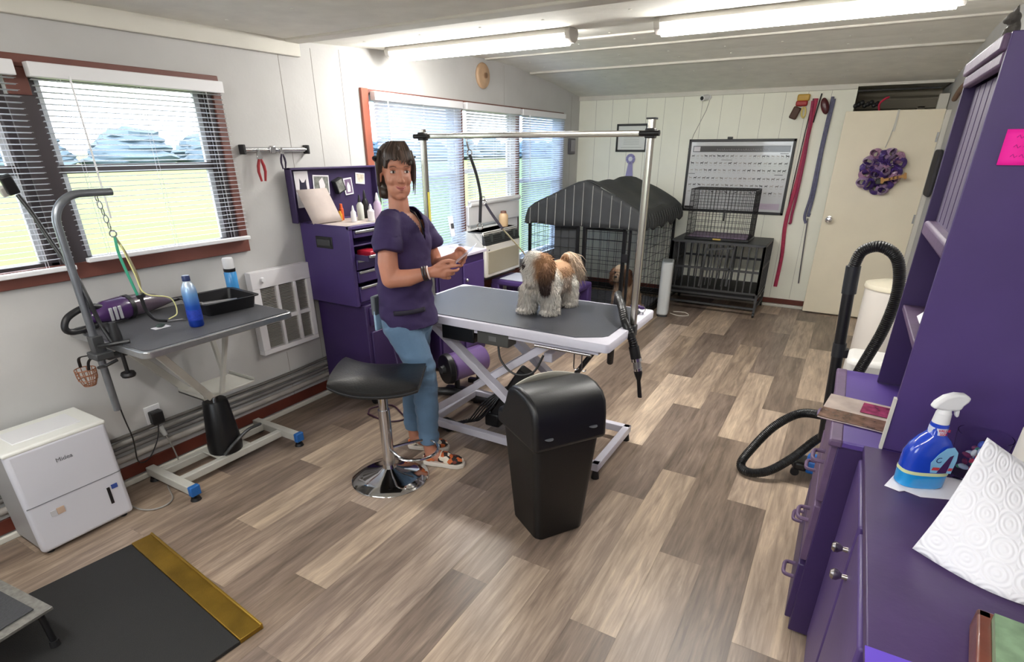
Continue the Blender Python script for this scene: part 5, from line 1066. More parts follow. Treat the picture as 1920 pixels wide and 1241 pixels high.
# paper towel roll with loose sheet
EMB = bpy.data.materials.new('embossed_paper'); EMB.use_nodes = True; nt = EMB.node_tree; b = nt.nodes['Principled BSDF']; b.inputs['Base Color'].default_value = (*rgb(240, 240, 246), 1); b.inputs['Roughness'].default_value = .9
uvn = nt.nodes.new('ShaderNodeUVMap'); wv = nt.nodes.new('ShaderNodeTexWave'); wv.wave_type = 'RINGS'; wv.rings_direction = 'SPHERICAL'; wv.inputs['Scale'].default_value = 1.6; wv.inputs['Distortion'].default_value = 0
mpn = nt.nodes.new('ShaderNodeMapping'); mpn.inputs['Scale'].default_value = (6, 6, 6)
md = nt.nodes.new('ShaderNodeVectorMath'); md.operation = 'FRACTION'; sb_ = nt.nodes.new('ShaderNodeVectorMath'); sb_.operation = 'SUBTRACT'; sb_.inputs[1].default_value = (.5, .5, 0)
nz = nt.nodes.new('ShaderNodeTexNoise'); nz.inputs['Scale'].default_value = .6; 
mxv = nt.nodes.new('ShaderNodeMix'); mxv.data_type = 'RGBA'; mxv.inputs[0].default_value = .12
nt.links.new(uvn.outputs[0], mpn.inputs[0]); nt.links.new(mpn.outputs[0], nz.inputs[0]); nt.links.new(mpn.outputs[0], mxv.inputs[6]); nt.links.new(nz.outputs['Color'], mxv.inputs[7])
nt.links.new(mxv.outputs[2], md.inputs[0]); nt.links.new(md.outputs[0], sb_.inputs[0]); nt.links.new(sb_.outputs[0], wv.inputs[0])
bpn = nt.nodes.new('ShaderNodeBump'); bpn.inputs['Strength'].default_value = .55; bpn.inputs['Distance'].default_value = .0025; nt.links.new(wv.outputs['Fac'], bpn.inputs['Height']); nt.links.new(bpn.outputs[0], b.inputs['Normal'])
t = thing('paper_towel_roll', 'white paper towel roll with a large embossed sheet pulled loose on the counter', 'paper towels', (.50, 1.40, .80))
mb = MB(); rc = V((.505, 1.53, .801)); mb.lathe([(.02, 0), (.058, 0), (.058, .22), (.02, .22)], rc, 32); part('roll', mb, mat('paper_roll', rgb(238, 232, 222), .9), t)
A, B, C_, D = V((.351, 1.37, 1.052)), V((.505, 1.42, .965)), V((.275, 1.265, .806)), V((.545, 1.19, .806))
mb = MB(); uvl = mb.bm.loops.layers.uv.new('UVMap')
NU, NV = 20, 20; G = []
for i in range(NU+1):
    row = []
    for j in range(NV+1):
        u, v = i/NU, j/NV
        p = (A*(1-u)+B*u)*(1-v)+(C_*(1-u)+D*u)*v
        p += V((0, -.045*math.sin(PI*u)*v-.02*math.sin(PI*v), 0)); p.z += -.006*math.sin(PI*u)*(1-v)
        p.z = max(p.z, .8045); row.append(mb.bm.verts.new(p))
    G.append(row)
for i in range(NU):
    for j in range(NV):
        f = mb.bm.faces.new((G[i][j], G[i+1][j], G[i+1][j+1], G[i][j+1]))
        for l, (a, b2) in zip(f.loops, ((i, j), (i+1, j), (i+1, j+1), (i, j+1))): l[uvl].uv = (a/NU, b2/NV)
part('loose_sheet', mb, EMB, t, solid=.0008)
# brown wooden box frame at bottom right
t = thing('wooden_box_frame', 'reddish wooden frame with green picture lying in the bottom right corner', 'picture frame', (.40, 1.0, .80))
Rf = Matrix.Rotation(math.radians(-8), 3, 'Z'); fc = V((.452, .965, .803)); MW = mat('mahogany', rgb(112, 58, 42), .35, vary=(12, .2), bump=(20, .1), coat=.3)
def fb(a, b_): return [V(a), V(b_)]
W_, H_ = .23, .17
for a, b_ in (((-W_/2, -H_/2, 0), (W_/2, -H_/2+.022, .045)), ((-W_/2, H_/2-.022, 0), (W_/2, H_/2, .045)), ((-W_/2, -H_/2, 0), (-W_/2+.022, H_/2, .045)), ((W_/2-.022, -H_/2, 0), (W_/2, H_/2, .045))):
    mb = MB(); ce = (V(a)+V(b_))/2; h = (V(b_)-V(a))/2; mb.box(-h, h, Rf, fc+Rf @ ce); part('frame_rail', mb, MW, t, bevel=.004)
mb = MB(); mb.box((-W_/2+.02, -H_/2+.02, 0), (W_/2-.02, H_/2-.02, .03), Rf, fc+V((0, 0, .03))); part('picture', mb, mat('green_picture', rgb(120, 146, 116), .3, vary=(30, .25)), t)
# ---- vacuum beyond the chest
t = thing('canister_vacuum', 'black vacuum wand and looping ribbed hose standing past the purple chest', 'vacuum cleaner', (.15, 2.75, 0))
HOS = mat('ribbed_black_hose', rgb(20, 20, 22), .38)
def ribbed(pts, r, pitch=.008, n=14):
    pts = spl(pts, 10); L = [0]
    for a, b in zip(pts, pts[1:]): L.append(L[-1]+(b-a).length)
    m_ = int(L[-1]/(pitch/2)); out = []; rr = []; j = 0
    for i in range(m_+1):
        s = L[-1]*i/m_
        while j < len(L)-2 and L[j+1] < s: j += 1
        f = (s-L[j])/max(1e-9, L[j+1]-L[j]); out.append(pts[j].lerp(pts[j+1], f)); rr.append(r*(1.0 if i % 2 else .9))
    mb = MB(); mb.tube(out, rr, n); return mb
mb = MB(); mb.cyl((.125, 2.72, .35), (.075, 2.72, 1.10), .023); part('wand', mb, BLK, t)
mb = MB(); mb.cyl((.080, 2.72, 1.04), (.073, 2.72, 1.155), .028); part('wand_collar', mb, mat('collar_grey', rgb(44, 46, 50), .4), t)
mb = MB(); mb.cyl((.099, 2.72, .76), (.095, 2.72, .82), .027); part('wand_collar', mb, mat('collar_grey', rgb(44, 46, 50), .4), t)
mb = MB(); mb.box((.115, 2.70, .76), (.135, 2.735, .80)); part('wand_catch', mb, BLK, t, bevel=.004)
part('hose', ribbed([(.073, 2.72, 1.15), (.09, 2.70, 1.22), (.15, 2.68, 1.245), (.215, 2.68, 1.20), (.245, 2.68, 1.08), (.235, 2.68, .92), (.20, 2.70, .75), (.17, 2.72, .6), (.15, 2.75, .42), (.2, 2.9, .32)], .023), HOS, t)
part('floor_hose', ribbed([(.22, 2.85, .40), (.10, 2.95, .37), (0, 3.0, .33), (-.10, 2.95, .25), (-.18, 2.9, .12), (-.215, 2.85, .04), (-.17, 2.80, .028), (-.08, 2.82, .05), (.02, 2.9, .12), (.12, 3.0, .22), (.22, 3.02, .30)], .024), HOS, t)
mb = MB(); mb.lathe([(0, 0), (.10, 0), (.11, .03), (.11, .26), (.09, .33), (0, .35)], (.29, 2.86, .05), 24); part('canister', mb, mat('dark_canister', rgb(34, 34, 38), .35), t)
mb = MB(); mb.box((.13, 2.66, .02), (.175, 2.80, .35)); part('floor_head_neck', mb, BLK, t, bevel=.01)
t = thing('floor_tool', 'black and blue caster tool on the floor below the hose loop', 'vacuum tool', (.07, 3.0, 0))
mb = MB(); mb.box((.03, 2.93, .035), (.10, 3.05, .085)); part('tool_body', mb, BLK, t, bevel=.015)
mb = MB(); mb.box((.09, 2.93, .03), (.20, 3.04, .11)); part('tool_cover', mb, mat('bright_blue_plastic', rgb(30, 110, 200), .4), t, bevel=.015)
for y in (2.945, 3.035): mb = MB(); mb.cyl((.045, y-.008, .022), (.045, y+.008, .022), .022, n=16); part('wheel', mb, BLK, t)
# white drum + white appliance behind
t = thing('white_drum', 'white cylindrical bin with lid between the vacuum and the door', 'bin', (.385, 4.5, 0))
mb = MB(); mb.lathe([(0, 0), (.15, 0), (.155, .01), (.165, .74), (0, .74)], (.385, 4.5, .0), 36); part('bin_body', mb, mat('ivory_plastic', rgb(222, 216, 208), .5), t)
mb = MB(); mb.lathe([(0, .735), (.172, .735), (.175, .745), (.17, .765), (.1, .785), (0, .79)], (.385, 4.5, 0), 36); part('bin_lid', mb, mat('ivory_lid', rgb(226, 218, 196), .5), t)
t = thing('floor_fan', 'white floor appliance with dark vents half hidden behind the vacuum wand', 'appliance', (.33, 3.6, 0))
mb = MB(); mb.prism(rrect(.36, .26, .05), (.355, 3.60, .0), (1,0,0), (0,1,0), (0,0,.52)); part('appliance_body', mb, mat('appliance_white', rgb(212, 210, 206), .45), t, bevel=.03, seg=3)
mb = MB()
for k in range(5): mb.box((.25, 3.463, .25+k*.045), (.50, 3.471, .27+k*.045))
part('vents', mb, GRYM, t)

# ================================================================== BIG GROOMING TABLE
WTB = mat('white_powder_coat', rgb(206, 204, 216), .35, vary=(10, .04))
GX0, GX1, GY0, GY1, GZ = -2.10, -.81, 2.27, 2.975, .785
t = thing('grooming_table', 'large white scissor lift grooming table with black mat, the dog standing on it', 'grooming table', (-1.45, 2.62, 0))
mb = MB(); R_ = lambda s, z: [V(((GX0+GX1)/2+x, (GY0+GY1)/2+y, z)) for x, y in rrect(GX1-GX0-2*s, GY1-GY0-2*s, max(.004, .02-s*.5), 3)]
mb.rings([R_(.012, GZ-.045), R_(0, GZ-.04), R_(0, GZ-.006), R_(.004, GZ), R_(.04, GZ)], cap=True); part('tabletop', mb, WTB, t)
mb = MB(); c8 = .10; xa, xb, ya, yb = GX0+.03, GX1-.05, GY0+.03, GY1-.025
oc = [(xa+c8*.6, ya), (xb-c8*1.3, ya), (xb-.02, ya+c8*.7), (xb, ya+c8), (xb, yb-c8*.6), (xb-c8*.6, yb), (xa+c8*.6, yb), (xa, yb-c8*.6), (xa, ya+c8*.6)]
mb.prism(oc, (0, 0, GZ-.002), (1,0,0), (0,1,0), (0, 0, .006)); part('table_mat', mb, MATT, t, bevel=.002)
mb = MB(); mb.box((GX0+.08, GY0+.035, .715), (GX1-.06, GY0+.075, .745)).box((GX0+.08, GY1-.075, .715), (GX1-.06, GY1-.035, .745)).box((GX0+.08, GY0+.04, .715), (GX0+.12, GY1-.04, .745)).box((GX1-.10, GY0+.04, .715), (GX1-.06, GY1-.04, .745)); part('top_frame', mb, WTB, t, bevel=.002)
for y in (GY0+.115, GY1-.115):
    mb = MB(); mb.bar((-1.90, y, .70), (-1.12, y, .12), .04, .055, up=(0,1,0)); part('scissor_arm', mb, WTB, t, bevel=.003)
    mb = MB(); mb.bar((-1.97, y+.045, .12), (-1.16, y+.045, .70), .04, .055, up=(0,1,0)); part('scissor_arm', mb, WTB, t, bevel=.003)
    mb = MB(); mb.cyl((-1.53, y-.024, .42), (-1.53, y+.07, .42), .012); part('pivot_bolt', mb, BLK, t)
mb = MB(); mb.bar((-1.20, GY0+.17, .60), (-1.20, GY1-.17, .60), .05, .05); part('cross_tube', mb, WTB, t, bevel=.004)
mb = MB()
mb.box((-1.98, GY0+.09, .05), (-.85, GY0+.13, .095)).box((-1.98, GY1-.13, .05), (-.85, GY1-.09, .095)).box((-1.98, GY0+.09, .05), (-1.94, GY1-.09, .095)).box((-.89, GY0+.09, .05), (-.85, GY1-.09, .095)); part('base_frame', mb, WTB, t, bevel=.004)
for x in (-1.95, -.87):
    for y in (GY0+.11, GY1-.11): mb = MB(); mb.cyl((x, y, .0), (x, y, .055), .022, .014); part('levelling_foot', mb, BLK, t)
mb = MB(); mb.box((-1.78, GY0+.03, .655), (-1.57, GY0+.12, .735)); part('control_box', mb, BLKM, t, bevel=.006)
mb = MB(); mb.box((-1.55, GY0+.03, .665), (-1.36, GY0+.12, .735)); part('motor_box', mb, mat('grey_motor_box', rgb(74, 74, 72), .5), t, bevel=.006)
mb = MB(); mb.box((-1.475, GY0+.027, .69), (-1.43, GY0+.031, .715)); part('rating_label', mb, mat('dim_label', rgb(104, 104, 104), .5), t)
mb = MB(); mb.cyl((-1.20, GY0+.02, .715), (-.90, GY0+.02, .715), .008); part('hanging_rod', mb, CHR, t)
for x in (-.985, -.945): mb = MB(); mb.tube([(x, GY0+.02, .71), (x, GY0+.02, .65)]+arc((x+.012, GY0+.02, .64), .012, PI, 2*PI, 6, (1,0,0), (0,0,1)), .003, 6); part('rod_hook', mb, CHR, t)
mb = MB(); mb.tube(spl([(-1.45, GY0+.08, .66), (-1.42, GY0+.06, .58), (-1.34, GY0+.06, .52), (-1.24, GY0+.08, .54), (-1.20, GY0+.12, .63)]), .006, 8); part('loop_cable', mb, BLK, t)
mb = MB(); mb.box((-1.66, 2.52, .05), (-1.56, 2.66, .14)); mb.bar((-1.60, 2.58, .12), (-1.42, 2.62, .42), .10, .09); part('lift_actuator', mb, BLK, t, bevel=.012)
mb = MB()
for k in range(5): mb.tube(spl([(-1.50, 2.52, .34), (-1.62+.01*k, 2.46, .24-.01*k), (-1.72+.012*k, 2.43+.01*k, .10), (-1.80+.02*k, 2.44, .07+.01*k), (-1.70, 2.50, .09), (-1.58, 2.52, .20+.01*k)]), .005, 6)
part('cable_bundle', mb, BLK, t)
mb = MB(); mb.box((-.04, -.035, -.03), (.04, .035, .03), Matrix.Rotation(.4, 3, 'Z'), (-1.47, 2.56, .13)); part('power_brick', mb, BLK, t, bevel=.01)
# posts and crossbar with noose
t = thing('grooming_overhead_bar', 'steel overhead bar on two tall posts spanning the large grooming table', 'overhead bar', (-1.45, 2.62, .79))
for x, zt in ((-2.085, 1.70), (-.815, 1.72)):
    mb = MB(); mb.prism(rrect(.030, .030, .006), (x, 2.62, .70), (1,0,0), (0,1,0), (0,0,zt-.70)); part('post', mb, mat('polished_square_tube', rgb(182, 178, 170), .2, metal=.95), t)
    mb = MB(); s = 1 if x > -1 else -1
    mb.box((x-.02, 2.60, .735), (x+.02, 2.64, .795)); part('table_clamp', mb, GRYM, t, bevel=.006)
    mb = MB(); mb.box((x-.022, 2.598, 1.645), (x+.022, 2.642, 1.685)); part('bar_clamp', mb, BLK, t, bevel=.005)
    mb = MB(); mb.tube([(x-s*.0-.045, 2.60, 1.665), (x+.045, 2.60, 1.665)], .012, 10); part('clamp_knob', mb, BLK, t)
mb = MB(); mb.prism(rrect(.026, .026, .005), (-2.06, 2.62, 1.665), (0,1,0), (0,0,1), (1.22, 0, 0)); part('crossbar', mb, MATS['polished_square_tube'], t)
mb = MB(); mb.box((-.835, 2.60, 1.72), (-.795, 2.64, 1.727)); part('post_cap', mb, BLK, t)
mb = MB(); mb.box((-2.0685, 2.61, 1.22), (-2.0675, 2.63, 1.38)); part('yellow_tape', mb, mat('yellow_tape', rgb(222, 210, 90), .5), t)
t = thing('dog_tether', 'black grooming strap with steel rings hanging from the overhead bar', 'tether', (-1.77, 2.62, 1.2))
def RG(c, r, u, v, nm='ring', w_=.0028): mb = MB(); mb.tube(arc(c, r, 0, 2*PI, 16, u, v)[:-1], w_, 6, closed=True); return part(nm, mb, CHR, t)
mb = MB(); mb.tube(spl([(-1.80, 2.62, 1.655), (-1.795, 2.62, 1.63), (-1.785, 2.62, 1.60)]), .004, 6); part('swivel_hook', mb, CHR, t)
RG((-1.78, 2.62, 1.585), .014, (1,0,0), (0,0,1))
mb = MB(); mb.tube(spl([(-1.78, 2.62, 1.575), (-1.745, 2.62, 1.49), (-1.725, 2.62, 1.42), (-1.715, 2.62, 1.36)]), .009, 8, flat=.35, up=(0,-1,0)); part('upper_strap', mb, mat('black_nylon', rgb(40, 40, 44), .6), t)
mb = MB(); mb.tube(spl([(-1.715, 2.62, 1.37), (-1.717, 2.615, 1.30), (-1.718, 2.61, 1.235)]), .010, 8, flat=.4, up=(0,-1,0)); part('lower_strap', mb, MATS['black_nylon'], t)
RG((-1.718, 2.608, 1.215), .017, (1,0,0), (0,0,1)); RG((-1.70, 2.62, 1.36), .010, (1,0,0), (0,0,1)); RG((-1.69, 2.62, 1.34), .010, (.6,.6,0), (0,0,1))
mb = MB(); mb.tube(spl([(-1.685, 2.62, 1.33), (-1.63, 2.60, 1.28), (-1.555, 2.58, 1.215)]), .008, 8, flat=.4, up=(0,-1,0)); part('side_strap', mb, mat('grey_violet_nylon', rgb(74, 70, 84), .6), t)
mb = MB(); mb.tube(spl([(-1.555, 2.58, 1.215), (-1.47, 2.56, 1.155), (-1.40, 2.545, 1.10), (-1.34, 2.53, 1.02), (-1.31, 2.52, .98)]), .004, 6); part('thin_cord', mb, mat('tan_cord', rgb(150, 140, 110), .6), t)
# dryer hose and nozzle at right end
t = thing('dryer_hose', 'black ribbed dryer hose with nozzle draped over the large table\'s right end', 'dryer hose', (-.86, 2.75, .4))
part('hose', ribbed([(-1.16, 3.30, .30), (-1.10, 3.14, .62), (-1.03, 2.98, .83), (-.965, 2.80, .875), (-.895, 2.66, .865), (-.845, 2.58, .815), (-.808, 2.56, .765), (-.788, 2.56, .72), (-.780, 2.56, .69)], .022, .012), HOS, t)
mb = MB(); mb.cyl((-.782, 2.56, .70), (-.764, 2.56, .635), .026); part('hose_cuff', mb, BLK, t)
mb = MB(); mb.cyl((-.765, 2.56, .642), (-.761, 2.56, .626), .0275); part('clamp_band', mb, CHR, t)
mb = MB(); mb.cyl((-.751, 2.56, .590), (-.748, 2.56, .578), .022); part('clamp_band', mb, CHR, t)
mb = MB(); mb.cyl((-.762, 2.56, .632), (-.750, 2.56, .582), .020); part('metal_sleeve', mb, STEEL, t)
mb = MB(); mb.lathe([(0, 0), (.011, 0), (.010, .09), (.018, .115), (.022, .135), (.018, .15), (0, .15)], (-.725, 2.56, .435), 18)
for v in mb.bm.verts: v.co.x -= (v.co.z-.435)*.165
part('nozzle', mb, BLK, t)
t = thing('purple_clip', 'purple clip with key ring on the far right corner of the large table', 'clip', (-.86, 2.86, .79))
mb = MB(); mb.ell((-.885, 2.86, .822), (.030, .018, .014)); mb.ell((-.85, 2.865, .818), (.018, .014, .010)); part('clip_body', mb, mat('violet_clip', rgb(72, 44, 104), .35), t)
mb = MB(); mb.tube(arc((-.845, 2.85, .812), .018, 0, 2*PI, 14, (1,0,0), (0,.5,.85))[:-1], .002, 6, closed=True); mb.tube([(-.835, 2.84, .80), (-.832, 2.83, .79)], .004, 6); part('key_ring', mb, CHR, t)
mb = MB(); mb.tube(spl([(-1.02, 2.90, .66), (-1.08, 2.84, .56), (-1.18, 2.80, .40), (-1.25, 2.78, .28)]), .016, 10); solo('black_brace_hose', mb, BLK, 'smooth black hose slanting under the right half of the large table', 'hose')
# stuff below the table
t = thing('floor_dryer', 'purple cylinder dryer with black round end on the floor behind the stool', 'dryer', (-2.2, 2.98, 0))
mb = MB(); mb.tube([(-2.20, 2.90, .19), (-2.12, 3.20, .19)], [.10, .10], 24); part('dryer_body', mb, mat('dryer_violet', rgb(96, 72, 122), .35, coat=.4), t, bevel=.01)
mb = MB(); mb.tube([(-2.215, 2.865, .19), (-2.195, 2.905, .19)], [.105, .112], 28); part('end_cover', mb, BLK, t, bevel=.006)
mb = MB(); mb.tube([(-2.225, 2.84, .19), (-2.213, 2.87, .19)], [.025, .035], 16); part('intake_hub', mb, GRYM, t)
for x, y in ((-2.18, 2.965), (-2.125, 3.165)): mb = MB(); mb.bar((x-.08, y-.015, .015), (x+.08, y+.015, .015), .04, .03).cyl((x, y, .02), (x, y, .10), .02); part('stand_foot', mb, BLK, t)
mb = MB(); mb.tube(spl([(-2.28, 2.80, .035), (-2.15, 2.86, .035), (-1.95, 2.86, .035), (-1.80, 2.84, .035)]), .028, 12); solo('floor_hose', mb, HOS, 'thick black hose lying on the floor under the large table', 'hose')
mb = MB(); mb.prism([(-.09, -.05), (.07, -.06), (.10, 0), (.06, .06), (-.08, .05)], (-1.90, 2.47, 0.002), (.9,-.3,0), (.3,.9,0), (0,0,.028)); solo('foot_pedal', mb, BLK, 'black foot pedal on the floor behind the woman\'s shoes', 'pedal', bevel=.01)
mb = MB(); mb.tube(spl([(-2.46, 2.34, .006), (-2.50, 2.42, .006), (-2.42, 2.52, .006), (-2.28, 2.46, .006), (-2.20, 2.40, .006), (-2.28, 2.32, .006), (-2.46, 2.34, .006)]), .0055, 8); solo('extension_cable', mb, mat('dark_plum_cord', rgb(66, 34, 56), .5), 'plum coloured cord looped on the floor behind the stool', 'cord')
# ================================================================== STOOL
t = thing('swivel_stool', 'black padded swivel stool with round chrome base in front of the woman', 'stool', (-1.82, 1.84, 0))
sc_ = V((-1.82, 1.84, 0)); SS = mat('polished_chrome', rgb(200, 200, 202), .08, metal=1)
mb = MB(); mb.lathe([(0, 0), (.200, 0), (.203, .004), (.198, .010), (.14, .028), (.07, .048), (.036, .065), (.03, .085), (0, .085)], sc_, 64); part('base', mb, SS, t)
mb = MB(); mb.cyl(sc_+V((0, 0, .07)), sc_+V((0, 0, .40)), .030).cyl(sc_+V((0, 0, .38)), sc_+V((0, 0, .53)), .024); part('column', mb, CHR, t)
mb = MB(); fr = [sc_+V((.03, .02, .30)), sc_+V((.08, -.01, .19)), sc_+V((.17, .03, .175)), sc_+V((.22, .12, .175)), sc_+V((.17, .20, .175)), sc_+V((.07, .19, .19)), sc_+V((0, .03, .30))]
fr = [sc_+V((.025, -.005, .17))]+arc(sc_+V((.13, .075, .17)), .115, -2.2, 1.3+.5, 16, (1,0,0), (0,1,0))+[sc_+V((.01, .03, .17))]
mb.tube(fr, .008, 8); part('foot_ring', mb, CHR, t)
SR = Matrix.Rotation(math.radians(32), 3, 'Z'); LEA = mat('black_leather', rgb(17, 18, 20), .38, bump=(90, .12), coat=.1)
def seat(u, v, off=0):
    a, b_ = (u-.5)*2, (v-.5)*2
    f = (abs(a)**4+abs(b_)**4)**.25; g = max(abs(a), abs(b_)); k = (g/f if f > 1e-6 else 1)
    x = a*.215*(.75+.25*k); y = b_*.190*(.75+.25*k)
    z = (.050 if a < 0 else .030)*abs(a)**2.2 - .012*b_*b_+off*(1-.55*max(abs(a), abs(b_))**4)
    return sc_+V((0, 0, .560))+SR @ V((x, y, z))
mb = MB(); n = 22
tp = [[mb.bm.verts.new(seat(i/n, j/n, .045)) for j in range(n+1)] for i in range(n+1)]
bt_ = [[mb.bm.verts.new(seat(i/n, j/n, -.018)) for j in range(n+1)] for i in range(n+1)]
for i in range(n):
    for j in range(n): mb.bm.faces.new((tp[i][j], tp[i+1][j], tp[i+1][j+1], tp[i][j+1])); mb.bm.faces.new((bt_[i][j], bt_[i][j+1], bt_[i+1][j+1], bt_[i+1][j]))
for i in range(n):
    for A_, B_ in (((i, 0), (i+1, 0)), ((i+1, n), (i, n))): mb.bm.faces.new((tp[A_[0]][A_[1]], bt_[A_[0]][A_[1]], bt_[B_[0]][B_[1]], tp[B_[0]][B_[1]]))
    for A_, B_ in (((0, i+1), (0, i)), ((n, i), (n, i+1))): mb.bm.faces.new((tp[A_[0]][A_[1]], bt_[A_[0]][A_[1]], bt_[B_[0]][B_[1]], tp[B_[0]][B_[1]]))
part('seat', mb, LEA, t)
per = [seat(i/n, 0, .008) for i in range(n+1)]+[seat(1, j/n, .008) for j in range(1, n+1)]+[seat(1-i/n, 1, .008) for i in range(1, n+1)]+[seat(0, 1-j/n, .008) for j in range(1, n)]
mb = MB(); mb.tube(per, .0045, 6, closed=True); part('piping', mb, BLK, t)
mb = MB(); mb.cyl(sc_+V((0, 0, .50)), sc_+V((0, 0, .545)), .05, .08); part('seat_plate', mb, BLKM, t)
# ================================================================== TRASH CAN
ux, uy = V((math.cos(math.radians(57)), math.sin(math.radians(57)), 0)), V((-math.sin(math.radians(57)), math.cos(math.radians(57)), 0)); cc = V((-.925, 1.925, 0))
t = thing('trash_can', 'black plastic trash can with domed swing lid standing in front of the large table', 'trash can', cc)
BP = mat('matte_black_plastic', rgb(14, 14, 15), .5, bump=(200, .08))
def sq(w_, z, r=.035): return [cc+ux*x+uy*y+V((0, 0, z)) for x, y in rrect(2*w_, 2*w_*.97, r)]
mb = MB(); mb.rings([sq(.118, 0), sq(.124, .008), sq(.160, .50), sq(.160, .52)]); part('can_body', mb, BP, t)
prof = [(-.176, .485), (-.172, .60), (-.162, .655), (-.135, .69), (-.085, .712), (-.02, .718), (.045, .706), (.075, .68), (.10, .62), (.13, .575), (.172, .56), (.176, .485)]
mb = MB(); mb.prism(prof, cc-ux*.176, uy, (0,0,1), ux*.352)
LP = mat('lid_black_plastic', rgb(20, 21, 24), .36, bump=(200, .06)); lid = part('lid', mb, LP, t, bevel=.022, seg=4)
mb = MB(); mb.grid(lambda u, v: cc+ux*(-.155+.31*u)+uy*(.045+.03*v+.02*(1-abs(2*u-1)**2))+V((0, 0, .727-.10*abs(u-.5)**2*4*.25-.075*v)), 20, 4); part('swing_flap', mb, mat('pale_flap', rgb(178, 174, 162), .5), t, solid=.005, label='pale grey swing flap')
mb = MB(); mb.prism([(-.10, 0), (.10, 0), (.09, .035), (-.09, .035)], cc+uy*.118+V((0, 0, .585)), ux, V((0,0,1))-uy*.6, uy*.004); part('lid_opening', mb, mat('opening_black', rgb(8, 8, 8), .8), t)
for k in (-.11, .10):
    mb = MB(); mb.ell(cc+ux*k-uy*.1725+V((0, 0, .545+.012*(k > 0))), (.020, .02, .003), Matrix((ux, uy, V((0,0,1)))).transposed()); part('lid_notch', mb, mat('notch_grey', rgb(84, 86, 92), .4), lid)
# ================================================================== FLOOR MAT / PLATFORM and step
t = thing('floor_scale_mat', 'low black mat platform with worn brass strip on the floor in the bottom left corner', 'mat', (-2.0, .5, 0))
Rm = Matrix.Rotation(math.radians(-6), 3, 'Z'); mc_ = V((-1.54, .74, 0))
def mp_(a, b_, z): return mc_+Rm @ V((a, b_, z))
mb = MB(); mb.prism([(-.885, -.62), (0, -.62), (0, .0), (-.885, .0)], mc_+V((0, 0, .001)), Rm @ V((1,0,0)), Rm @ V((0,1,0)), (0,0,.016)); part('mat_surface', mb, mat('black_mat_rubber', rgb(28, 28, 28), .6, bump=(300, .25)), t, bevel=.003)
mb = MB(); mb.prism([(-.885, .0), (0, .0), (.0, .085), (-.885, .085)], mc_+V((0, 0, .001)), Rm @ V((1,0,0)), Rm @ V((0,1,0)), (0,0,.020)); part('brass_strip', mb, mat('worn_brass', rgb(150, 118, 44), .38, metal=.75, vary=(7, .3), bump=(160, .1)), t, bevel=.003)
mb = MB(); mb.prism([(-.885, .078), (0, .078), (.0, .088), (-.885, .088)], mc_+V((0, 0, .001)), Rm @ V((1,0,0)), Rm @ V((0,1,0)), (0,0,.026)); part('strip_lip', mb, mat('brass_edge', rgb(176, 142, 62), .3, metal=.8), t, bevel=.003)
t = thing('step_stool', 'aluminium topped step with black pad in the bottom left corner on the mat', 'step stool', (-2.3, .3, .017))
Rs = Matrix.Rotation(math.radians(6), 3, 'Z'); s0 = V((-2.076, .438, .17))
def st(a, b_, z): return s0+Rs @ V((a, b_, z))
mb = MB(); mb.prism([(-.55, -.30), (0, -.30), (0, 0), (-.55, 0)], s0-V((0, 0, .012)), Rs @ V((1,0,0)), Rs @ V((0,1,0)), (0,0,.012)); part('step_top', mb, mat('brushed_step_edge', rgb(160, 158, 152), .35, metal=.8, vary=(60, .2)), t, bevel=.002)
mb = MB(); mb.prism([(-.51, -.26), (-.04, -.26), (-.04, -.035), (-.51, -.035)], s0, Rs @ V((1,0,0)), Rs @ V((0,1,0)), (0,0,.006)); part('step_pad', mb, mat('step_pad_grey', rgb(56, 57, 60), .6, bump=(80, .3)), t, bevel=.002)
mb = MB(); mb.prism([(-.515, -.27), (-.034, -.27), (-.034, -.262), (-.515, -.262)], s0, Rs @ V((1,0,0)), Rs @ V((0,1,0)), (0,0,.004)); part('rust_edge', mb, mat('rusty_edge', rgb(92, 54, 40), .7), t)
for a, b_ in ((-.03, -.03), (-.52, -.03), (-.03, -.27), (-.52, -.27)):
    p = st(a, b_, -.012); q = V((p.x+(.02 if a > -.1 else -.02), p.y-.0, .035)); mb = MB(); mb.tube([p, q], .010, 10); lg = part('leg', mb, BLKM, t); mb = MB(); mb.cyl(q-V((0, 0, .0175)), q+V((0, 0, .006)), .016, .014); part('rubber_foot', mb, RUB, lg)

# ================================================================== PERSON
PA = math.radians(8); P0 = V((-1.77, 2.13, 0)); PF, PLf = V((math.cos(PA), math.sin(PA), 0)), V((-math.sin(PA), math.cos(PA), 0))
def pf(u, v, z): return P0+PF*u+PLf*v+V((0, 0, z))
RP = Matrix((PF, PLf, V((0,0,1)))).transposed()
pt = thing('person', 'woman in dark purple scrub top and light jeans, smiling and holding a photo', 'person', P0)
SKIN = mat('skin', rgb(182, 124, 100), .5, vary=(14, .06), bump=(160, .04))
SKIN.node_tree.nodes['Principled BSDF'].inputs['Subsurface Weight'].default_value = .08
SKIN.node_tree.nodes['Principled BSDF'].inputs['Subsurface Radius'].default_value = (.02, .01, .006)
ha = math.radians(-37); HF, HL = V((math.cos(ha), math.sin(ha), 0)), V((-math.sin(ha), math.cos(ha), 0)); HC = pf(-.083, -.005, 1.525)
RH = Matrix((HF, HL, V((0,0,1)))).transposed()
def hp(f, s, z): return HC+HF*f+HL*s+V((0, 0, 1.635-(1.635-z)*1.10-1.525))
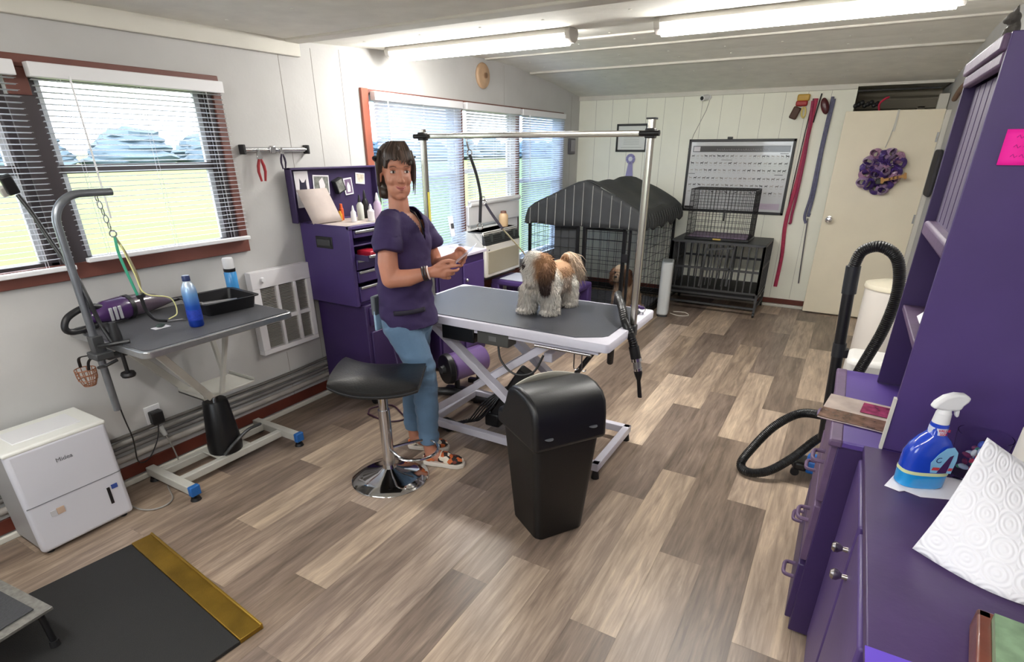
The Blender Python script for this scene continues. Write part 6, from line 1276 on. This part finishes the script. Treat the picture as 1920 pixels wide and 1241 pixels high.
prims = [('e', hp(-.008, 0, 1.545), (.090, .073, .086), RH), ('e', hp(.022, 0, 1.50), (.068, .062, .082), RH), ('e', hp(.030, 0, 1.455), (.054, .055, .054), RH), ('e', hp(.055, 0, 1.425), (.026, .026, .020), RH),
    ('c', hp(.082, 0, 1.522), hp(.101, 0, 1.486), .007, .0115), ('e', hp(.094, .010, 1.482), (.009, .008, .007), RH), ('e', hp(.094, -.010, 1.482), (.009, .008, .007), RH),
    ('e', hp(.054, .036, 1.485), (.022, .020, .024), RH), ('e', hp(.054, -.036, 1.485), (.022, .020, .024), RH), ('e', hp(.074, 0, 1.535), (.014, .05, .010), RH), ('e', hp(.072, 0, 1.447), (.014, .024, .014), RH),
    ('e', hp(-.008, .075, 1.50), (.016, .008, .028), RH), ('e', hp(-.008, -.075, 1.50), (.016, .008, .028), RH),
    ('c', pf(-.085, 0, 1.30), hp(-.014, 0, 1.46), .052, .043), ('c', pf(-.08, .0, 1.29), pf(-.075, -.08, 1.275), .05, .035), ('c', pf(-.08, .0, 1.29), pf(-.065, .08, 1.26), .05, .035),
    ('e', pf(-.075, 0, 1.2), (.098, .140, .135), RP), ('e', pf(-.08, 0, 1.03), (.090, .122, .16), RP), ('e', pf(-.085, 0, .87), (.095, .13, .10), RP)]
ARM_R = [(pf(-.072, -.135, 1.262), .040), (pf(-.050, -.185, 1.12), .047), (pf(-.040, -.190, 1.045), .043), (pf(.035, -.155, 1.050), .040), (pf(.118, -.112, 1.072), .026)]
ARM_L = [(pf(-.060, .140, 1.240), .040), (pf(-.030, .195, 1.08), .044), (pf(-.015, .195, 1.035), .040), (pf(.060, .150, 1.065), .037), (pf(.150, .085, 1.110), .025)]
for A_ in (ARM_R, ARM_L):
    for (a, ra), (b_, rb) in zip(A_, A_[1:]): prims.append(('c', a, b_, ra, rb))
LEG_R = [(pf(-.085, -.070, .82), .076), (pf(.015, -.058, .56), .060), (pf(.025, -.06, .40), .052), (pf(.035, -.075, .12), .034), (pf(.045, -.078, .07), .034), (pf(.13, -.065, .045), .032)]
LEG_L = [(pf(-.095, .075, .82), .076), (pf(-.105, .075, .52), .060), (pf(-.125, .065, .38), .052), (pf(-.135, .045, .12), .034), (pf(-.13, .043, .07), .034), (pf(-.05, .06, .045), .032)]
for A_ in (LEG_R, LEG_L):
    for (a, ra), (b_, rb) in zip(A_, A_[1:]): prims.append(('c', a, b_, ra, rb))
# right hand: palm then five fingers pinching the photo edge
def chain(pts, r0, r1):
    for i in range(len(pts)-1):
        a = r0+(r1-r0)*i/(len(pts)-1); b_ = r0+(r1-r0)*(i+1)/(len(pts)-1); prims.append(('c', V(pts[i]), V(pts[i+1]), a, b_))
w0 = pf(.118, -.112, 1.072)
prims.append(('c', w0, pf(.165, -.088, 1.085), .025, .024)); prims.append(('c', pf(.140, -.100, 1.070), pf(.185, -.080, 1.066), .022, .020)); prims.append(('c', pf(.15, -.1, 1.09), pf(.19, -.076, 1.095), .018, .016))
chain([pf(.190, -.080, 1.098), pf(.222, -.072, 1.104), pf(.243, -.060, 1.104), pf(.255, -.050, 1.106)], .0094, .0070)
chain([pf(.193, -.082, 1.080), pf(.224, -.070, 1.080), pf(.240, -.052, 1.082), pf(.240, -.036, 1.086)], .0094, .0070)
chain([pf(.188, -.082, 1.066), pf(.213, -.064, 1.064), pf(.216, -.042, 1.063), pf(.204, -.028, 1.064)], .0094, .0074)
chain([pf(.178, -.084, 1.050), pf(.198, -.070, 1.045), pf(.200, -.052, 1.044), pf(.190, -.040, 1.046)], .0086, .0068)
chain([pf(.150, -.092, 1.100), pf(.182, -.084, 1.122), pf(.210, -.074, 1.128), pf(.234, -.064, 1.124)], .0115, .0082)
# left hand on the far side, fingers closing around the photo's upper edge
prims.append(('c', pf(.150, .085, 1.110), pf(.195, .055, 1.130), .024, .024)); prims.append(('c', pf(.165, .075, 1.125), pf(.215, .045, 1.146), .018, .016))
chain([pf(.215, .045, 1.150), pf(.248, .030, 1.158), pf(.262, .008, 1.152), pf(.258, -.008, 1.142)], .0096, .0076)
chain([pf(.213, .044, 1.134), pf(.246, .028, 1.138), pf(.258, .004, 1.132), pf(.252, -.010, 1.124)], .0096, .0076)
chain([pf(.208, .044, 1.118), pf(.238, .028, 1.118), pf(.250, .004, 1.112), pf(.243, -.010, 1.106)], .0094, .0074)
chain([pf(.200, .046, 1.104), pf(.225, .032, 1.100), pf(.236, .010, 1.094), pf(.230, -.004, 1.090)], .0086, .0066)
chain([pf(.185, .055, 1.150), pf(.212, .030, 1.168), pf(.235, .012, 1.172), pf(.250, .004, 1.168)], .0115, .0085)
bmb = blobmesh(prims, .0042, 5, .5)
# eye hollows and mouth line pressed in
for v in bmb.verts:
    q = v.co-HC; f, s, z = q.dot(HF), q.dot(HL), 1.635-(1.635-(q.z+1.525))/1.10
    if f > .03 and 1.40 < z < 1.56:
        for sx in (-.031, .031):
            d2 = ((s-sx)/.017)**2+((z-1.519)/.011)**2
            v.co -= HF*.009*math.exp(-d2)
        v.co -= HF*.004*math.exp(-(((s)/.02)**2+((z-1.4555-.10*abs(s)**1.2)/.0028)**2))
        v.co -= HF*.004*math.exp(-(((abs(s)-.030)/.006)**2+((z-1.462)/.014)**2))
mbp = MB(); mbp.bm.free(); mbp.bm = bmb; body_o = part('body', mbp, SKIN, pt)
# face parts
EYEW = mat('eye_white', rgb(206, 196, 190), .3); IRIS = mat('eye_brown', rgb(52, 36, 30), .2); LIPM = mat('lips', rgb(168, 96, 92), .45); HAIR = mat('dark_brown_hair', rgb(56, 42, 34), .45, vary=(60, .35), stretch=(1, 1, .25)); HAIR2 = mat('greying_brown_hair', rgb(92, 74, 64), .45, vary=(60, .3))
for sx in (-.031, .031):
    e = hp(.0750, sx, 1.519); mb = MB(); mb.ell(e, (.0070, .0135, .0068), RH, 16, 10); eo = part('eye', mb, EYEW, pt)
    mb = MB(); mb.ell(e+HF*.0045+HL*.001, (.0030, .0062, .0062), RH, 14, 8); part('iris', mb, IRIS, eo)
    mb = MB(); mb.tube(spl([e+HL*(-.014)+HF*.001, e+V((0, 0, .0065))+HF*.0065, e+HL*.014+HF*.001]), [.0014]*17, 6); part('upper_lid', mb, mat('lid_shadow', rgb(110, 74, 62), .5), pt)
    mb = MB(); sg = 1 if sx > 0 else -1
    mb.tube(spl([hp(.087, sx-sg*.014, 1.537), hp(.088, sx, 1.541), hp(.079, sx+sg*.016, 1.536)]), [.0022]*16+[.001], 6, flat=.6); part('eyebrow', mb, mat('brow_brown', rgb(96, 70, 58), .7), pt)
mb = MB(); lp = [hp(.072, -.024, 1.464), hp(.0845, -.010, 1.4585), hp(.0862, 0, 1.4575), hp(.0845, .010, 1.4585), hp(.072, .024, 1.464)]
mb.tube(spl(lp), [.001]+[.0026]*31+[.001], 8); mb.tube(spl([hp(.072, -.022, 1.462), hp(.0835, -.009, 1.4515), hp(.0852, 0, 1.450), hp(.0835, .009, 1.4515), hp(.072, .022, 1.462)]), [.001]+[.0034]*31+[.001], 8); part('lips', mb, LIPM, pt)
# hair
hb = blobmesh([('e', hp(-.020, 0, 1.560), (.096, .083, .084), RH), ('e', hp(-.045, 0, 1.515), (.070, .080, .085), RH), ('c', hp(-.09, -.02, 1.48), hp(-.105, -.025, 1.445), .040, .032), ('e', hp(-.10, -.04, 1.43), (.035, .035, .030), RH),
    ('c', hp(.055, .0, 1.605), hp(.076, -.02, 1.572), .018, .012), ('c', hp(.05, .04, 1.595), hp(.062, .052, 1.55), .016, .010), ('c', hp(.05, -.045, 1.595), hp(.055, -.060, 1.54), .016, .010), ('c', hp(.0, -.078, 1.55), hp(-.02, -.080, 1.47), .016, .012), ('c', hp(.02, .074, 1.55), hp(.0, .078, 1.47), .013, .006)], .004, 5)
for v in list(hb.verts):
    q = v.co-HC; n1 = noise.noise(V((q.dot(HL)*90, q.dot(HF)*90, q.z*14))); v.co += v.normal*n1*.004
mbp = MB(); mbp.bm.free(); mbp.bm = hb; hair = part('hair', mbp, HAIR, pt)
rh = random.Random(6)
for k in range(44):      # fringe and side locks
    s = rh.uniform(-.062, .062); mb = MB(); z1 = 1.546+rh.uniform(0, .026)+(.012 if s < .0 else 0)
    mb.tube(spl([hp(.035, s*.5+.01, 1.634), hp(.072, s*.85, 1.602), hp(.093-abs(s)*.25, s, 1.568), hp(.0925-abs(s)*.36, s*1.08-.004, z1)], 4), [.0045]*8+[.0042, .0038, .003, .0022, .001], 5, flat=.5); part('fringe_lock', mb, HAIR if k % 3 else HAIR2, hair)
for k in range(16):
    sg = -1 if k % 3 else 1; o_ = rh.uniform(-.03, .03); mb = MB(); ln = rh.uniform(.0, .06) if sg < 0 else rh.uniform(0, .02)
    mb.tube(spl([hp(.0+o_, sg*.070, 1.60), hp(.01+o_, sg*.082, 1.55), hp(-.005+o_, sg*.084, 1.50), hp(-.015+o_+rh.uniform(-.01, .01), sg*.080, 1.44-ln)], 4), [.005]*9+[.004, .003, .002, .001], 5, flat=.5); part('side_lock', mb, HAIR2 if k % 2 else HAIR, hair)
mb = MB(); mb.tube([hp(-.105+.0*a, 0, 1.5)+HF*0 if False else hp(-.015+.005+(-.098)*math.sin(a)*1.0, -.089*math.cos(a), 1.575-.03*math.sin(a)) for a in [PI*k/20 for k in range(21)]], .013, 8, flat=.35); part('headband', mb, mat('black_band', rgb(24, 24, 26), .5), pt)
# scrub top
SCR = mat('purple_scrub_cloth', rgb(50, 35, 78), .85, bump=(50, .1), vary=(9, .08))
SEC = [(.775, -.065, .128, .163), (.86, -.080, .126, .165), (.95, -.088, .121, .158), (1.04, -.085, .121, .158), (1.12, -.080, .121, .162), (1.20, -.075, .117, .168), (1.27, -.072, .103, .160), (1.315, -.074, .080, .125), (1.345, -.078, .062, .082)]
def prr(z, cu, du, dv): return [pf(cu+du*math.cos(2*PI*k/40), dv*math.sin(2*PI*k/40), z) for k in range(40)]
def blob2(rings, prims2, vox, it):
    mb = MB(); mb.rings(rings)
    for p in prims2:
        if p[0] == 'c': mb.cap(*p[1:])
        elif p[0] == 't': mb.tube(p[1], p[2], 20)
        elif p[0] == 'r': mb.rings(p[1])
        else: mb.ell(*p[1:])
    me = bpy.data.meshes.new('tmp'); bmesh.ops.recalc_face_normals(mb.bm, faces=mb.bm.faces); mb.bm.to_mesh(me); mb.bm.free(); o = link('tmp', me)
    r = o.modifiers.new('r', 'REMESH'); r.mode = 'VOXEL'; r.voxel_size = vox; sm = o.modifiers.new('s', 'SMOOTH'); sm.iterations = it; sm.factor = .5
    bpy.context.view_layer.update(); out = bpy.data.meshes.new_from_object(o.evaluated_get(bpy.context.evaluated_depsgraph_get())); bpy.data.objects.remove(o)
    bm = bmesh.new(); bm.from_mesh(out); bm.normal_update(); return bm
sb2 = blob2([prr(*s) for s in SEC], [('t', [pf(-.078, -.085, 1.300), pf(-.070, -.128, 1.280), pf(-.055, -.168, 1.225), pf(-.045, -.184, 1.170)], [.053, .060, .064, .067]), ('t', [pf(-.075, .09, 1.275), pf(-.068, .135, 1.25), pf(-.045, .175, 1.19), pf(-.035, .19, 1.145)], [.053, .060, .063, .066])], .006, 4)
for v in sb2.verts:
    q = v.co-P0; u, s, z = q.dot(PF), q.dot(PLf), q.z
    fold = noise.noise(V((u*9, s*9, z*16)))*.010+noise.noise(V((u*22+4, s*22, z*34)))*.004
    fold += .005*math.sin(z*60+u*30)*max(0, 1-abs(z-.98)/.14)
    v.co += v.normal*fold*(1 if z < 1.24 else .45)
dl = [f for f in sb2.faces if (lambda q: (q.z > 1.20 and abs(q.dot(PLf)) < (q.z-1.20)*.46 and q.dot(PF) > -.055) or (q.z > 1.335 and abs(q.dot(PLf)) < .075) or (q.z > 1.31 and abs(q.dot(PLf)) < .05 and q.dot(PF) > -.07))(f.calc_center_median()-P0)]
bmesh.ops.delete(sb2, geom=dl, context='FACES')
dl = [f for f in sb2.faces if (f.calc_center_median()-P0).z < .782 or ((f.calc_center_median()-P0).dot(PF) < -.12 and (f.calc_center_median()-P0).z < .80)]
bmesh.ops.delete(sb2, geom=dl, context='FACES')
mbp = MB(); mbp.bm.free(); mbp.bm = sb2; top = part('scrub_top', mbp, SCR, pt, solid=.004)
SCD = mat('dark_scrub_trim', rgb(34, 30, 46), .8)
def sp(z, a, off=.006):       # point on the top's side at height z, angle a (degrees)
    for s0_, s1_ in zip(SEC, SEC[1:]):
        if s0_[0] <= z <= s1_[0]:
            f = (z-s0_[0])/(s1_[0]-s0_[0]); cu, du, dv = (s0_[i]*(1-f)+s1_[i]*f for i in (1, 2, 3)); a_ = math.radians(a); return pf(cu+(du+off)*math.cos(a_), (dv+off)*math.sin(a_), z)
mb = MB(); mb.grid(lambda u, v: sp(.862+.022*v+.004*u, -78+62*u, .013), 14, 2); part('pocket_trim', mb, SCD, top, solid=.003)
mb = MB(); vn = [pf(-.10, -.064, 1.342), pf(-.035, -.052, 1.318), pf(.012, -.032, 1.268), pf(.040, 0, 1.20), pf(.012, .032, 1.268), pf(-.035, .052, 1.318), pf(-.095, .064, 1.342)]; mb.tube(spl(vn), .0055, 6, flat=.6); part('neck_trim', mb, SCD, top)
mb = MB(); mb.tube([pf(-.03, -.045, 1.325), pf(.015, -.02, 1.28), pf(.028, 0, 1.262), pf(.012, .02, 1.285), pf(-.03, .045, 1.325)], .0012, 5); part('necklace', mb, CHR, pt)
mb = MB(); mb.ell(pf(-.09, -.115, 1.325), (.022, .012, .008), RP); mb.ell(pf(-.11, -.10, 1.33), (.012, .012, .010), RP); part('shoulder_bow', mb, SCD, top)
# jeans
JN = mat('light_blue_denim', rgb(92, 120, 148), .8, bump=(220, .15), vary=(5, .22), sheen=.1)
def legr(pts): return pts
jb = blob2([prr(.74, -.085, .112, .155), prr(.82, -.09, .120, .158), prr(.91, -.088, .116, .152)], [
    ('t', [pf(-.080, -.078, .80), pf(-.035, -.068, .68), pf(.018, -.060, .56), pf(.028, -.060, .46), pf(.030, -.066, .36), pf(.034, -.072, .24), pf(.036, -.076, .135)], [.098, .085, .070, .065, .064, .056, .054]),
    ('t', [pf(-.092, .078, .80), pf(-.100, .076, .68), pf(-.108, .075, .55), pf(-.118, .068, .45), pf(-.128, .060, .34), pf(-.134, .052, .24), pf(-.136, .046, .125)], [.098, .084, .070, .065, .062, .055, .052]), ('e', pf(-.135, 0, .80), (.075, .13, .09), RP)], .006, 4)
for v in jb.verts:
    q = v.co-P0; z = q.z
    v.co += v.normal*(noise.noise(V((q.x*14, q.y*14, z*26)))*.006+.004*math.sin(z*95+q.x*40)*max(0, 1-abs(z-.53)/.10)+.003*math.sin(z*120)*max(0, 1-abs(z-.20)/.08))
mbp = MB(); mbp.bm.free(); mbp.bm = jb; jeans = part('jeans', mbp, JN, pt)
mb = MB(); mb.box((-.006, -.035, -.055), (.006, .035, .055), RP, pf(-.218, -.07, .80)); part('back_pocket', mb, mat('pale_denim', rgb(160, 190, 214), .8), jeans, bevel=.008, label='pale blue back pocket')
# phone in the pocket
mb = MB(); mb.box((-.012, -.03, -.05), (.012, .03, .05), RP, pf(-.222, -.075, .875)); solo('pocket_pouch', mb, mat('grey_pouch', rgb(96, 102, 108), .6), 'small grey pouch clipped at the back of the woman\'s waist', 'pouch', bevel=.008)
# shoes
def shoe(heel, toe, nm, lb):
    heel, toe = pf(*heel, 0), pf(*toe, 0); d = (toe-heel).normalized(); s = V((-d.y, d.x, 0)); L = (toe-heel).length
    outl = [(0, .0), (.015, .028), (.06, .036), (.12, .036), (.17, .045), (.21, .040), (.238, .018), (.238, -.018), (.21, -.038), (.17, -.042), (.12, -.034), (.06, -.034), (.015, -.027)]
    outl = [(x*L/.235, y) for x, y in outl]
    mb = MB(); mb.prism(outl, heel+V((0, 0, .001)), d, s, (0, 0, .026)); so_ = part('sole', mb, mat('white_sole', rgb(214, 206, 196), .6), pt, bevel=.006, label=lb)
    RS = Matrix((d, s, V((0,0,1)))).transposed(); fl = floral()
    ub_ = blobmesh([('e', heel+d*L*.72+V((0, 0, .040)), (.068, .040, .026), RS), ('e', heel+d*L*.52+V((0, 0, .052)), (.055, .036, .032), RS), ('e', heel+d*L*.20+V((0, 0, .045)), (.045, .034, .026), RS)], .004, 4)
    m2 = MB(); m2.bm.free(); m2.bm = ub_; up = part('shoe_upper', m2, fl, pt)
    mb = MB()
    for k in range(3): p = heel+d*L*(.48+.10*k)+V((0, 0, .083-.012*k)); mb.tube([p-s*.030-V((0,0,.018)), p-s*.012, p+s*.012, p+s*.030-V((0,0,.018))], .004, 6)
    part('laces', mb, mat('cream_lace', rgb(226, 216, 196), .7), up)
def floral():
    if 'floral_canvas' in MATS: return MATS['floral_canvas']
    m = mat('floral_canvas', (.5,.5,.5), .7); nt = m.node_tree; b = nt.nodes['Principled BSDF']
    tc = nt.nodes.new('ShaderNodeTexCoord'); vo = nt.nodes.new('ShaderNodeTexVoronoi'); vo.inputs['Scale'].default_value = 42; nt.links.new(tc.outputs['Object'], vo.inputs[0])
    sp_ = nt.nodes.new('ShaderNodeSeparateColor'); nt.links.new(vo.outputs['Color'], sp_.inputs[0]); cr = nt.nodes.new('ShaderNodeValToRGB'); cr.color_ramp.interpolation = 'CONSTANT'; e = cr.color_ramp.elements
    e[0].position = 0; e[0].color = (*rgb(44, 36, 34), 1); e[1].position = .35; e[1].color = (*rgb(206, 106, 54), 1)
    for p, c in ((.6, rgb(232, 222, 204)), (.82, rgb(120, 56, 44))): x = e.new(p); x.color = (*c, 1)
    nt.links.new(sp_.outputs[0], cr.inputs[0]); nt.links.new(cr.outputs[0], b.inputs['Base Color']); return m
shoe((-.005, -.090), (.230, -.045), 'r', 'white sole of the nearer shoe'); shoe((-.178, .030), (.062, .092), 'l', 'white sole of the farther shoe')
# bracelets
for k, (c, r, w_) in enumerate(((rgb(40, 30, 36), .031, .0055), (rgb(52, 38, 42), .031, .005), (rgb(220, 196, 190), .030, .0038))):
    mb = MB(); dA = (ARM_R[4][0]-ARM_R[3][0]).normalized(); ce = ARM_R[4][0]+dA*(-.022+.012*k); x_ = dA.cross(V((0,0,1))).normalized(); mb.tube(arc(ce, r, 0, 2*PI, 20, x_, x_.cross(dA))[:-1], w_, 8, closed=True); part('bracelet', mb, mat('bead_%d' % k, c, .4), pt)
# the photo she holds
mb = MB(); a0, a1 = pf(.214, -.060, 1.096), pf(.322, -.060, 1.180); sd_ = PLf*.055+V((0, 0, .024))
mb.prism([(0, 0), (1, 0), (1, 1), (0, 1)], a0, a1-a0, sd_, V((.0006, -.0002, -.0009))); solo('held_photo', mb, mat('glossy_print', rgb(170, 164, 172), .25, coat=.5), 'glossy photo print held in the woman\'s two hands', 'photo', loc=a0)

# ================================================================== DOGS
def fur_mesh(bm, n, length, rad, dirf, colf, seed=1, lift=.5):
    rg = random.Random(seed); bm.faces.ensure_lookup_table(); bm.normal_update()
    areas = []; tot = 0
    for f in bm.faces: tot += f.calc_area(); areas.append(tot)
    import bisect
    vs, fs, cols = [], [], []
    for i in range(n):
        f = bm.faces[min(len(areas)-1, bisect.bisect(areas, rg.random()*tot))]
        ws = [rg.random() for _ in f.verts]; s_ = sum(ws); p = V((0,0,0))
        for w_, v in zip(ws, f.verts): p += v.co*(w_/s_)
        nrm = f.normal; d = dirf(p, nrm)
        if d is None: continue
        d = (d+nrm*lift+V((rg.uniform(-1, 1), rg.uniform(-1, 1), rg.uniform(-1, 1)))*.22).normalized()
        L = length(p)*rg.uniform(.7, 1.2); r = rad*rg.uniform(.7, 1.3)
        x = d.cross(nrm)
        if x.length < 1e-3: x = d.cross(V((1, 0, .3)))
        x.normalize(); y = x.cross(d); b0 = len(vs); p0_ = p-nrm*.002
        m_ = p0_+d*L*.5+nrm*L*.06; e_ = p0_+d*L-nrm*L*.05+V((0, 0, -L*.12))
        for q, rr in ((p0_, r), (m_, r*.75)):
            for k in range(3): a = 2*PI*k/3; vs.append(q+x*math.cos(a)*rr+y*math.sin(a)*rr)
        vs.append(e_)
        for k in range(3): j = (k+1) % 3; fs.append((b0+k, b0+j, b0+3+j, b0+3+k)); fs.append((b0+3+k, b0+3+j, b0+6))
        c = colf(p); j_ = rg.uniform(.88, 1.1); cols += [(c[0]*j_, c[1]*j_, c[2]*j_, 1)]*7
    return vs, fs, cols
def color_mesh(o, colf):
    me = o.data; ca = me.color_attributes.new('coat', 'FLOAT_COLOR', 'POINT'); M = ORIG[o] if o in ORIG else Matrix()
    for i, v in enumerate(me.vertices): ca.data[i].color = (*colf(M @ v.co), 1)
def fur_part(name, src, parent, n, length, rad, dirf, colf, seed, m):
    vs, fs, cols = fur_mesh(src, n, length, rad, dirf, colf, seed); M = ORIG[parent]; Mi = M.inverted()
    me = bpy.data.meshes.new(name); me.from_pydata([Mi @ v for v in vs], [], fs); ca = me.color_attributes.new('coat', 'FLOAT_COLOR', 'POINT')
    for i, c in enumerate(cols): ca.data[i].color = c
    me.materials.append(m); o = link(name, me); o.parent = parent; o['kind'] = 'stuff'
    for p in me.polygons: p.use_smooth = True
    return o
COAT = mat('dog_coat', (1,1,1), .85, attr='coat')
def lerp3(a, b_, t): t = max(0, min(1, t)); return tuple(a[i]*(1-t)+b_[i]*t for i in range(3))
CW, CT, CDK, CTL = rgb(240, 236, 228), rgb(176, 134, 98), rgb(92, 70, 60), rgb(228, 208, 186)
dt = thing('dog', 'small white and tan long-haired dog standing on the large grooming table', 'dog', (-1.3, 2.68, .79))
hc = V((-1.29, 2.50, 1.060)); FZ = .791
dprims = [('e', (-1.325, 2.60, .955), (.082, .085, .082)), ('c', (-1.32, 2.60, .965), (-1.308, 2.79, .975), .078, .072), ('e', (-1.310, 2.81, .965), (.076, .07, .080)), ('c', (-1.32, 2.575, .98), (-1.295, 2.52, 1.03), .062, .055),
    ('e', hc, (.072, .066, .066)), ('e', hc+V((-.050, -.012, -.022)), (.036, .034, .032)), ('e', hc+V((-.03, -.012, -.055)), (.045, .038, .032)), ('e', hc+V((-.02, .0, .035)), (.05, .05, .04)),
    ('c', (-1.385, 2.575, .93), (-1.392, 2.555, FZ+.022), .042, .036), ('c', (-1.275, 2.585, .93), (-1.262, 2.585, FZ+.022), .042, .038), ('e', (-1.402, 2.54, FZ+.018), (.036, .034, .018)), ('e', (-1.268, 2.565, FZ+.018), (.036, .036, .018)),
    ('c', (-1.345, 2.83, .93), (-1.370, 2.845, FZ+.022), .042, .032), ('c', (-1.268, 2.80, .93), (-1.252, 2.80, FZ+.02), .046, .034), ('e', (-1.252, 2.78, FZ+.018), (.034, .036, .018)), ('e', (-1.375, 2.825, FZ+.018), (.032, .034, .018)),
    ('c', (-1.305, 2.85, .99), (-1.292, 2.855, 1.04), .030, .028), ('c', (-1.292, 2.855, 1.04), (-1.285, 2.81, 1.062), .028, .022)]
ear = [('e', hc+V((.055, -.045, -.030)), (.022, .030, .060)), ('e', hc+V((.062, -.052, -.085)), (.016, .022, .035))]
ear2 = [('e', hc+V((.02, .055, -.02)), (.03, .018, .05))]
def dcol(p):
    q = p-hc; n_ = noise.noise(p*30)*.25
    dh = V((q.x/.10, q.y/.10, q.z/.10)).length
    if dh < 1.35 and p.y < 2.57:
        tan = (q.x+.012)/.03+n_*1.5
        c = lerp3(CW, CT, tan)
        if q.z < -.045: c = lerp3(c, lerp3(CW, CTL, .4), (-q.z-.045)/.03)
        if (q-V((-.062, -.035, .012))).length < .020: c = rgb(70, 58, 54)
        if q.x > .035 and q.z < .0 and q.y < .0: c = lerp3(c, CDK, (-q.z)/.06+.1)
        return c
    if p.z > .985+n_*.05 and p.y > 2.63: 
        return lerp3(CTL, CT, .9 if (2.66 < p.y < 2.80 and p.x > -1.33) else .1+n_)
    if p.x > -1.27 and .90 < p.z < 1.0 and 2.66 < p.y < 2.77: return lerp3(CW, CT, .55+n_)
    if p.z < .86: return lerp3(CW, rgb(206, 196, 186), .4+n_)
    return lerp3(CW, CTL, .15+n_)
def earcol(p): q = p-hc; return lerp3(rgb(150, 112, 84), rgb(66, 50, 46), (-q.z+.01)/.08)
src = blobmesh(dprims, .006, 6)
def ddir(p, n_):
    q = p-hc
    if q.length < .085: return V((q.x*3-.1, q.y*2-.15, -.6))
    if p.z < .815: return V((n_.x, n_.y, -.15))
    return V((.15*n_.x, .1, -1))
furs = src.copy()
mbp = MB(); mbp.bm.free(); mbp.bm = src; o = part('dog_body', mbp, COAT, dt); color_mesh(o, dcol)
def dlen(p):
    q = p-hc
    if q.length < .09: return .030
    if p.z < .82: return .018
    if p.z < .95: return .045
    return .036
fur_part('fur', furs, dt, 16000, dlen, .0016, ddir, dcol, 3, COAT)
for i, e_ in enumerate((ear, ear2)):
    sb3 = blobmesh(e_, .005, 4); fb3 = sb3.copy(); mbp = MB(); mbp.bm.free(); mbp.bm = sb3; o = part('ear', mbp, COAT, dt, label='dark brown hanging ear' if i == 0 else None); color_mesh(o, earcol)
    f_ = fur_part('ear_fur', fb3, dt, 1600, lambda p: .034, .0016, lambda p, n_: V((0, 0, -1)), earcol, 5+i, COAT)
mb = MB(); mb.ell(hc+V((-.086, -.022, -.010)), (.009, .010, .008)); part('nose', mb, mat('dog_nose', rgb(20, 18, 18), .3), dt)
for dx, dy in ((-.058, -.050), (-.075, .012)): mb = MB(); mb.ell(hc+V((dx, dy, .008)), .0085); part('eye', mb, mat('dog_eye', rgb(14, 10, 10), .1), dt)
fu = blobmesh([('c', V((-1.285, 2.845, 1.06)), V((-1.270, 2.86, 1.00)), .026, .022)], .006, 2)
fur_part('tail_fur', fu, dt, 900, lambda p: .11, .0018, lambda p, n_: V((.25, .15, -1)), lambda p: lerp3(CTL, CT, .25), 9, COAT); fu.free()
mb = MB(); mb.tube(arc((-1.305, 2.545, 1.0), .058, 0, 2*PI, 20, (1,0,0), (0,.85,.5))[:-1], .005, 6, closed=True); part('collar', mb, mat('dog_collar', rgb(120, 104, 80), .6), dt)
# second dog behind the kennel bars
d2 = thing('dog', 'brown and cream dog sitting behind the bars of the covered kennel', 'dog', (-1.79, 5.27, .04))
h2 = V((-1.79, 5.22, .50)); B1, B2, B3 = rgb(126, 88, 66), rgb(206, 184, 158), rgb(66, 38, 32)
pr2 = [('e', h2, (.082, .085, .078)), ('e', h2+V((-.01, -.07, -.035)), (.038, .05, .034)), ('c', h2+V((0, .04, -.04)), (-1.78, 5.33, .32), .075, .10), ('e', (-1.77, 5.42, .20), (.13, .15, .15)), ('c', (-1.83, 5.27, .30), (-1.84, 5.24, .065), .042, .032), ('c', (-1.74, 5.27, .30), (-1.73, 5.24, .065), .042, .032),
    ('e', (-1.84, 5.22, .062), (.034, .045, .022)), ('e', (-1.73, 5.22, .062), (.034, .045, .022)), ('e', (-1.86, 5.40, .11), (.06, .11, .07)), ('e', (-1.68, 5.40, .11), (.06, .11, .07)), ('c', (-1.77, 5.55, .12), (-1.68, 5.68, .07), .03, .02)]
def col2(p):
    q = p-h2; n_ = noise.noise(p*22)*.4
    if q.length < .14: return lerp3(B2, B1, .5+n_+abs(q.x)*7-(.4 if q.z > .04 else 0)) if q.y > -.09 else lerp3(B3, B2, .3+n_)
    return lerp3(B2, B1, .45+n_)
s2 = blobmesh(pr2, .009, 5); f2 = s2.copy(); mbp = MB(); mbp.bm.free(); mbp.bm = s2; o = part('dog_body', mbp, COAT, d2); color_mesh(o, col2)
fur_part('fur', f2, d2, 5000, lambda p: .035, .002, lambda p, n_: V((.1*n_.x, -.1, -1)), col2, 4, COAT); f2.free()
for sg in (-1, 1):
    s3 = blobmesh([('e', h2+V((sg*.082, .0, -.035)), (.022, .035, .075))], .007, 3); f3 = s3.copy(); mbp = MB(); mbp.bm.free(); mbp.bm = s3; o = part('ear', mbp, COAT, d2); cf = lambda p: lerp3(B1, B3, .3+noise.noise(p*30)); color_mesh(o, cf)
    fur_part('ear_fur', f3, d2, 700, lambda p: .04, .002, lambda p, n_: V((0, 0, -1)), cf, 6, COAT); f3.free()
    mb = MB(); mb.ell(h2+V((sg*.030, -.078, .005)), .010); part('eye', mb, MATS['dog_eye'], d2)
mb = MB(); mb.ell(h2+V((-.01, -.122, -.025)), (.014, .010, .011)); part('nose', mb, MATS['dog_nose'], d2)
furs.free()
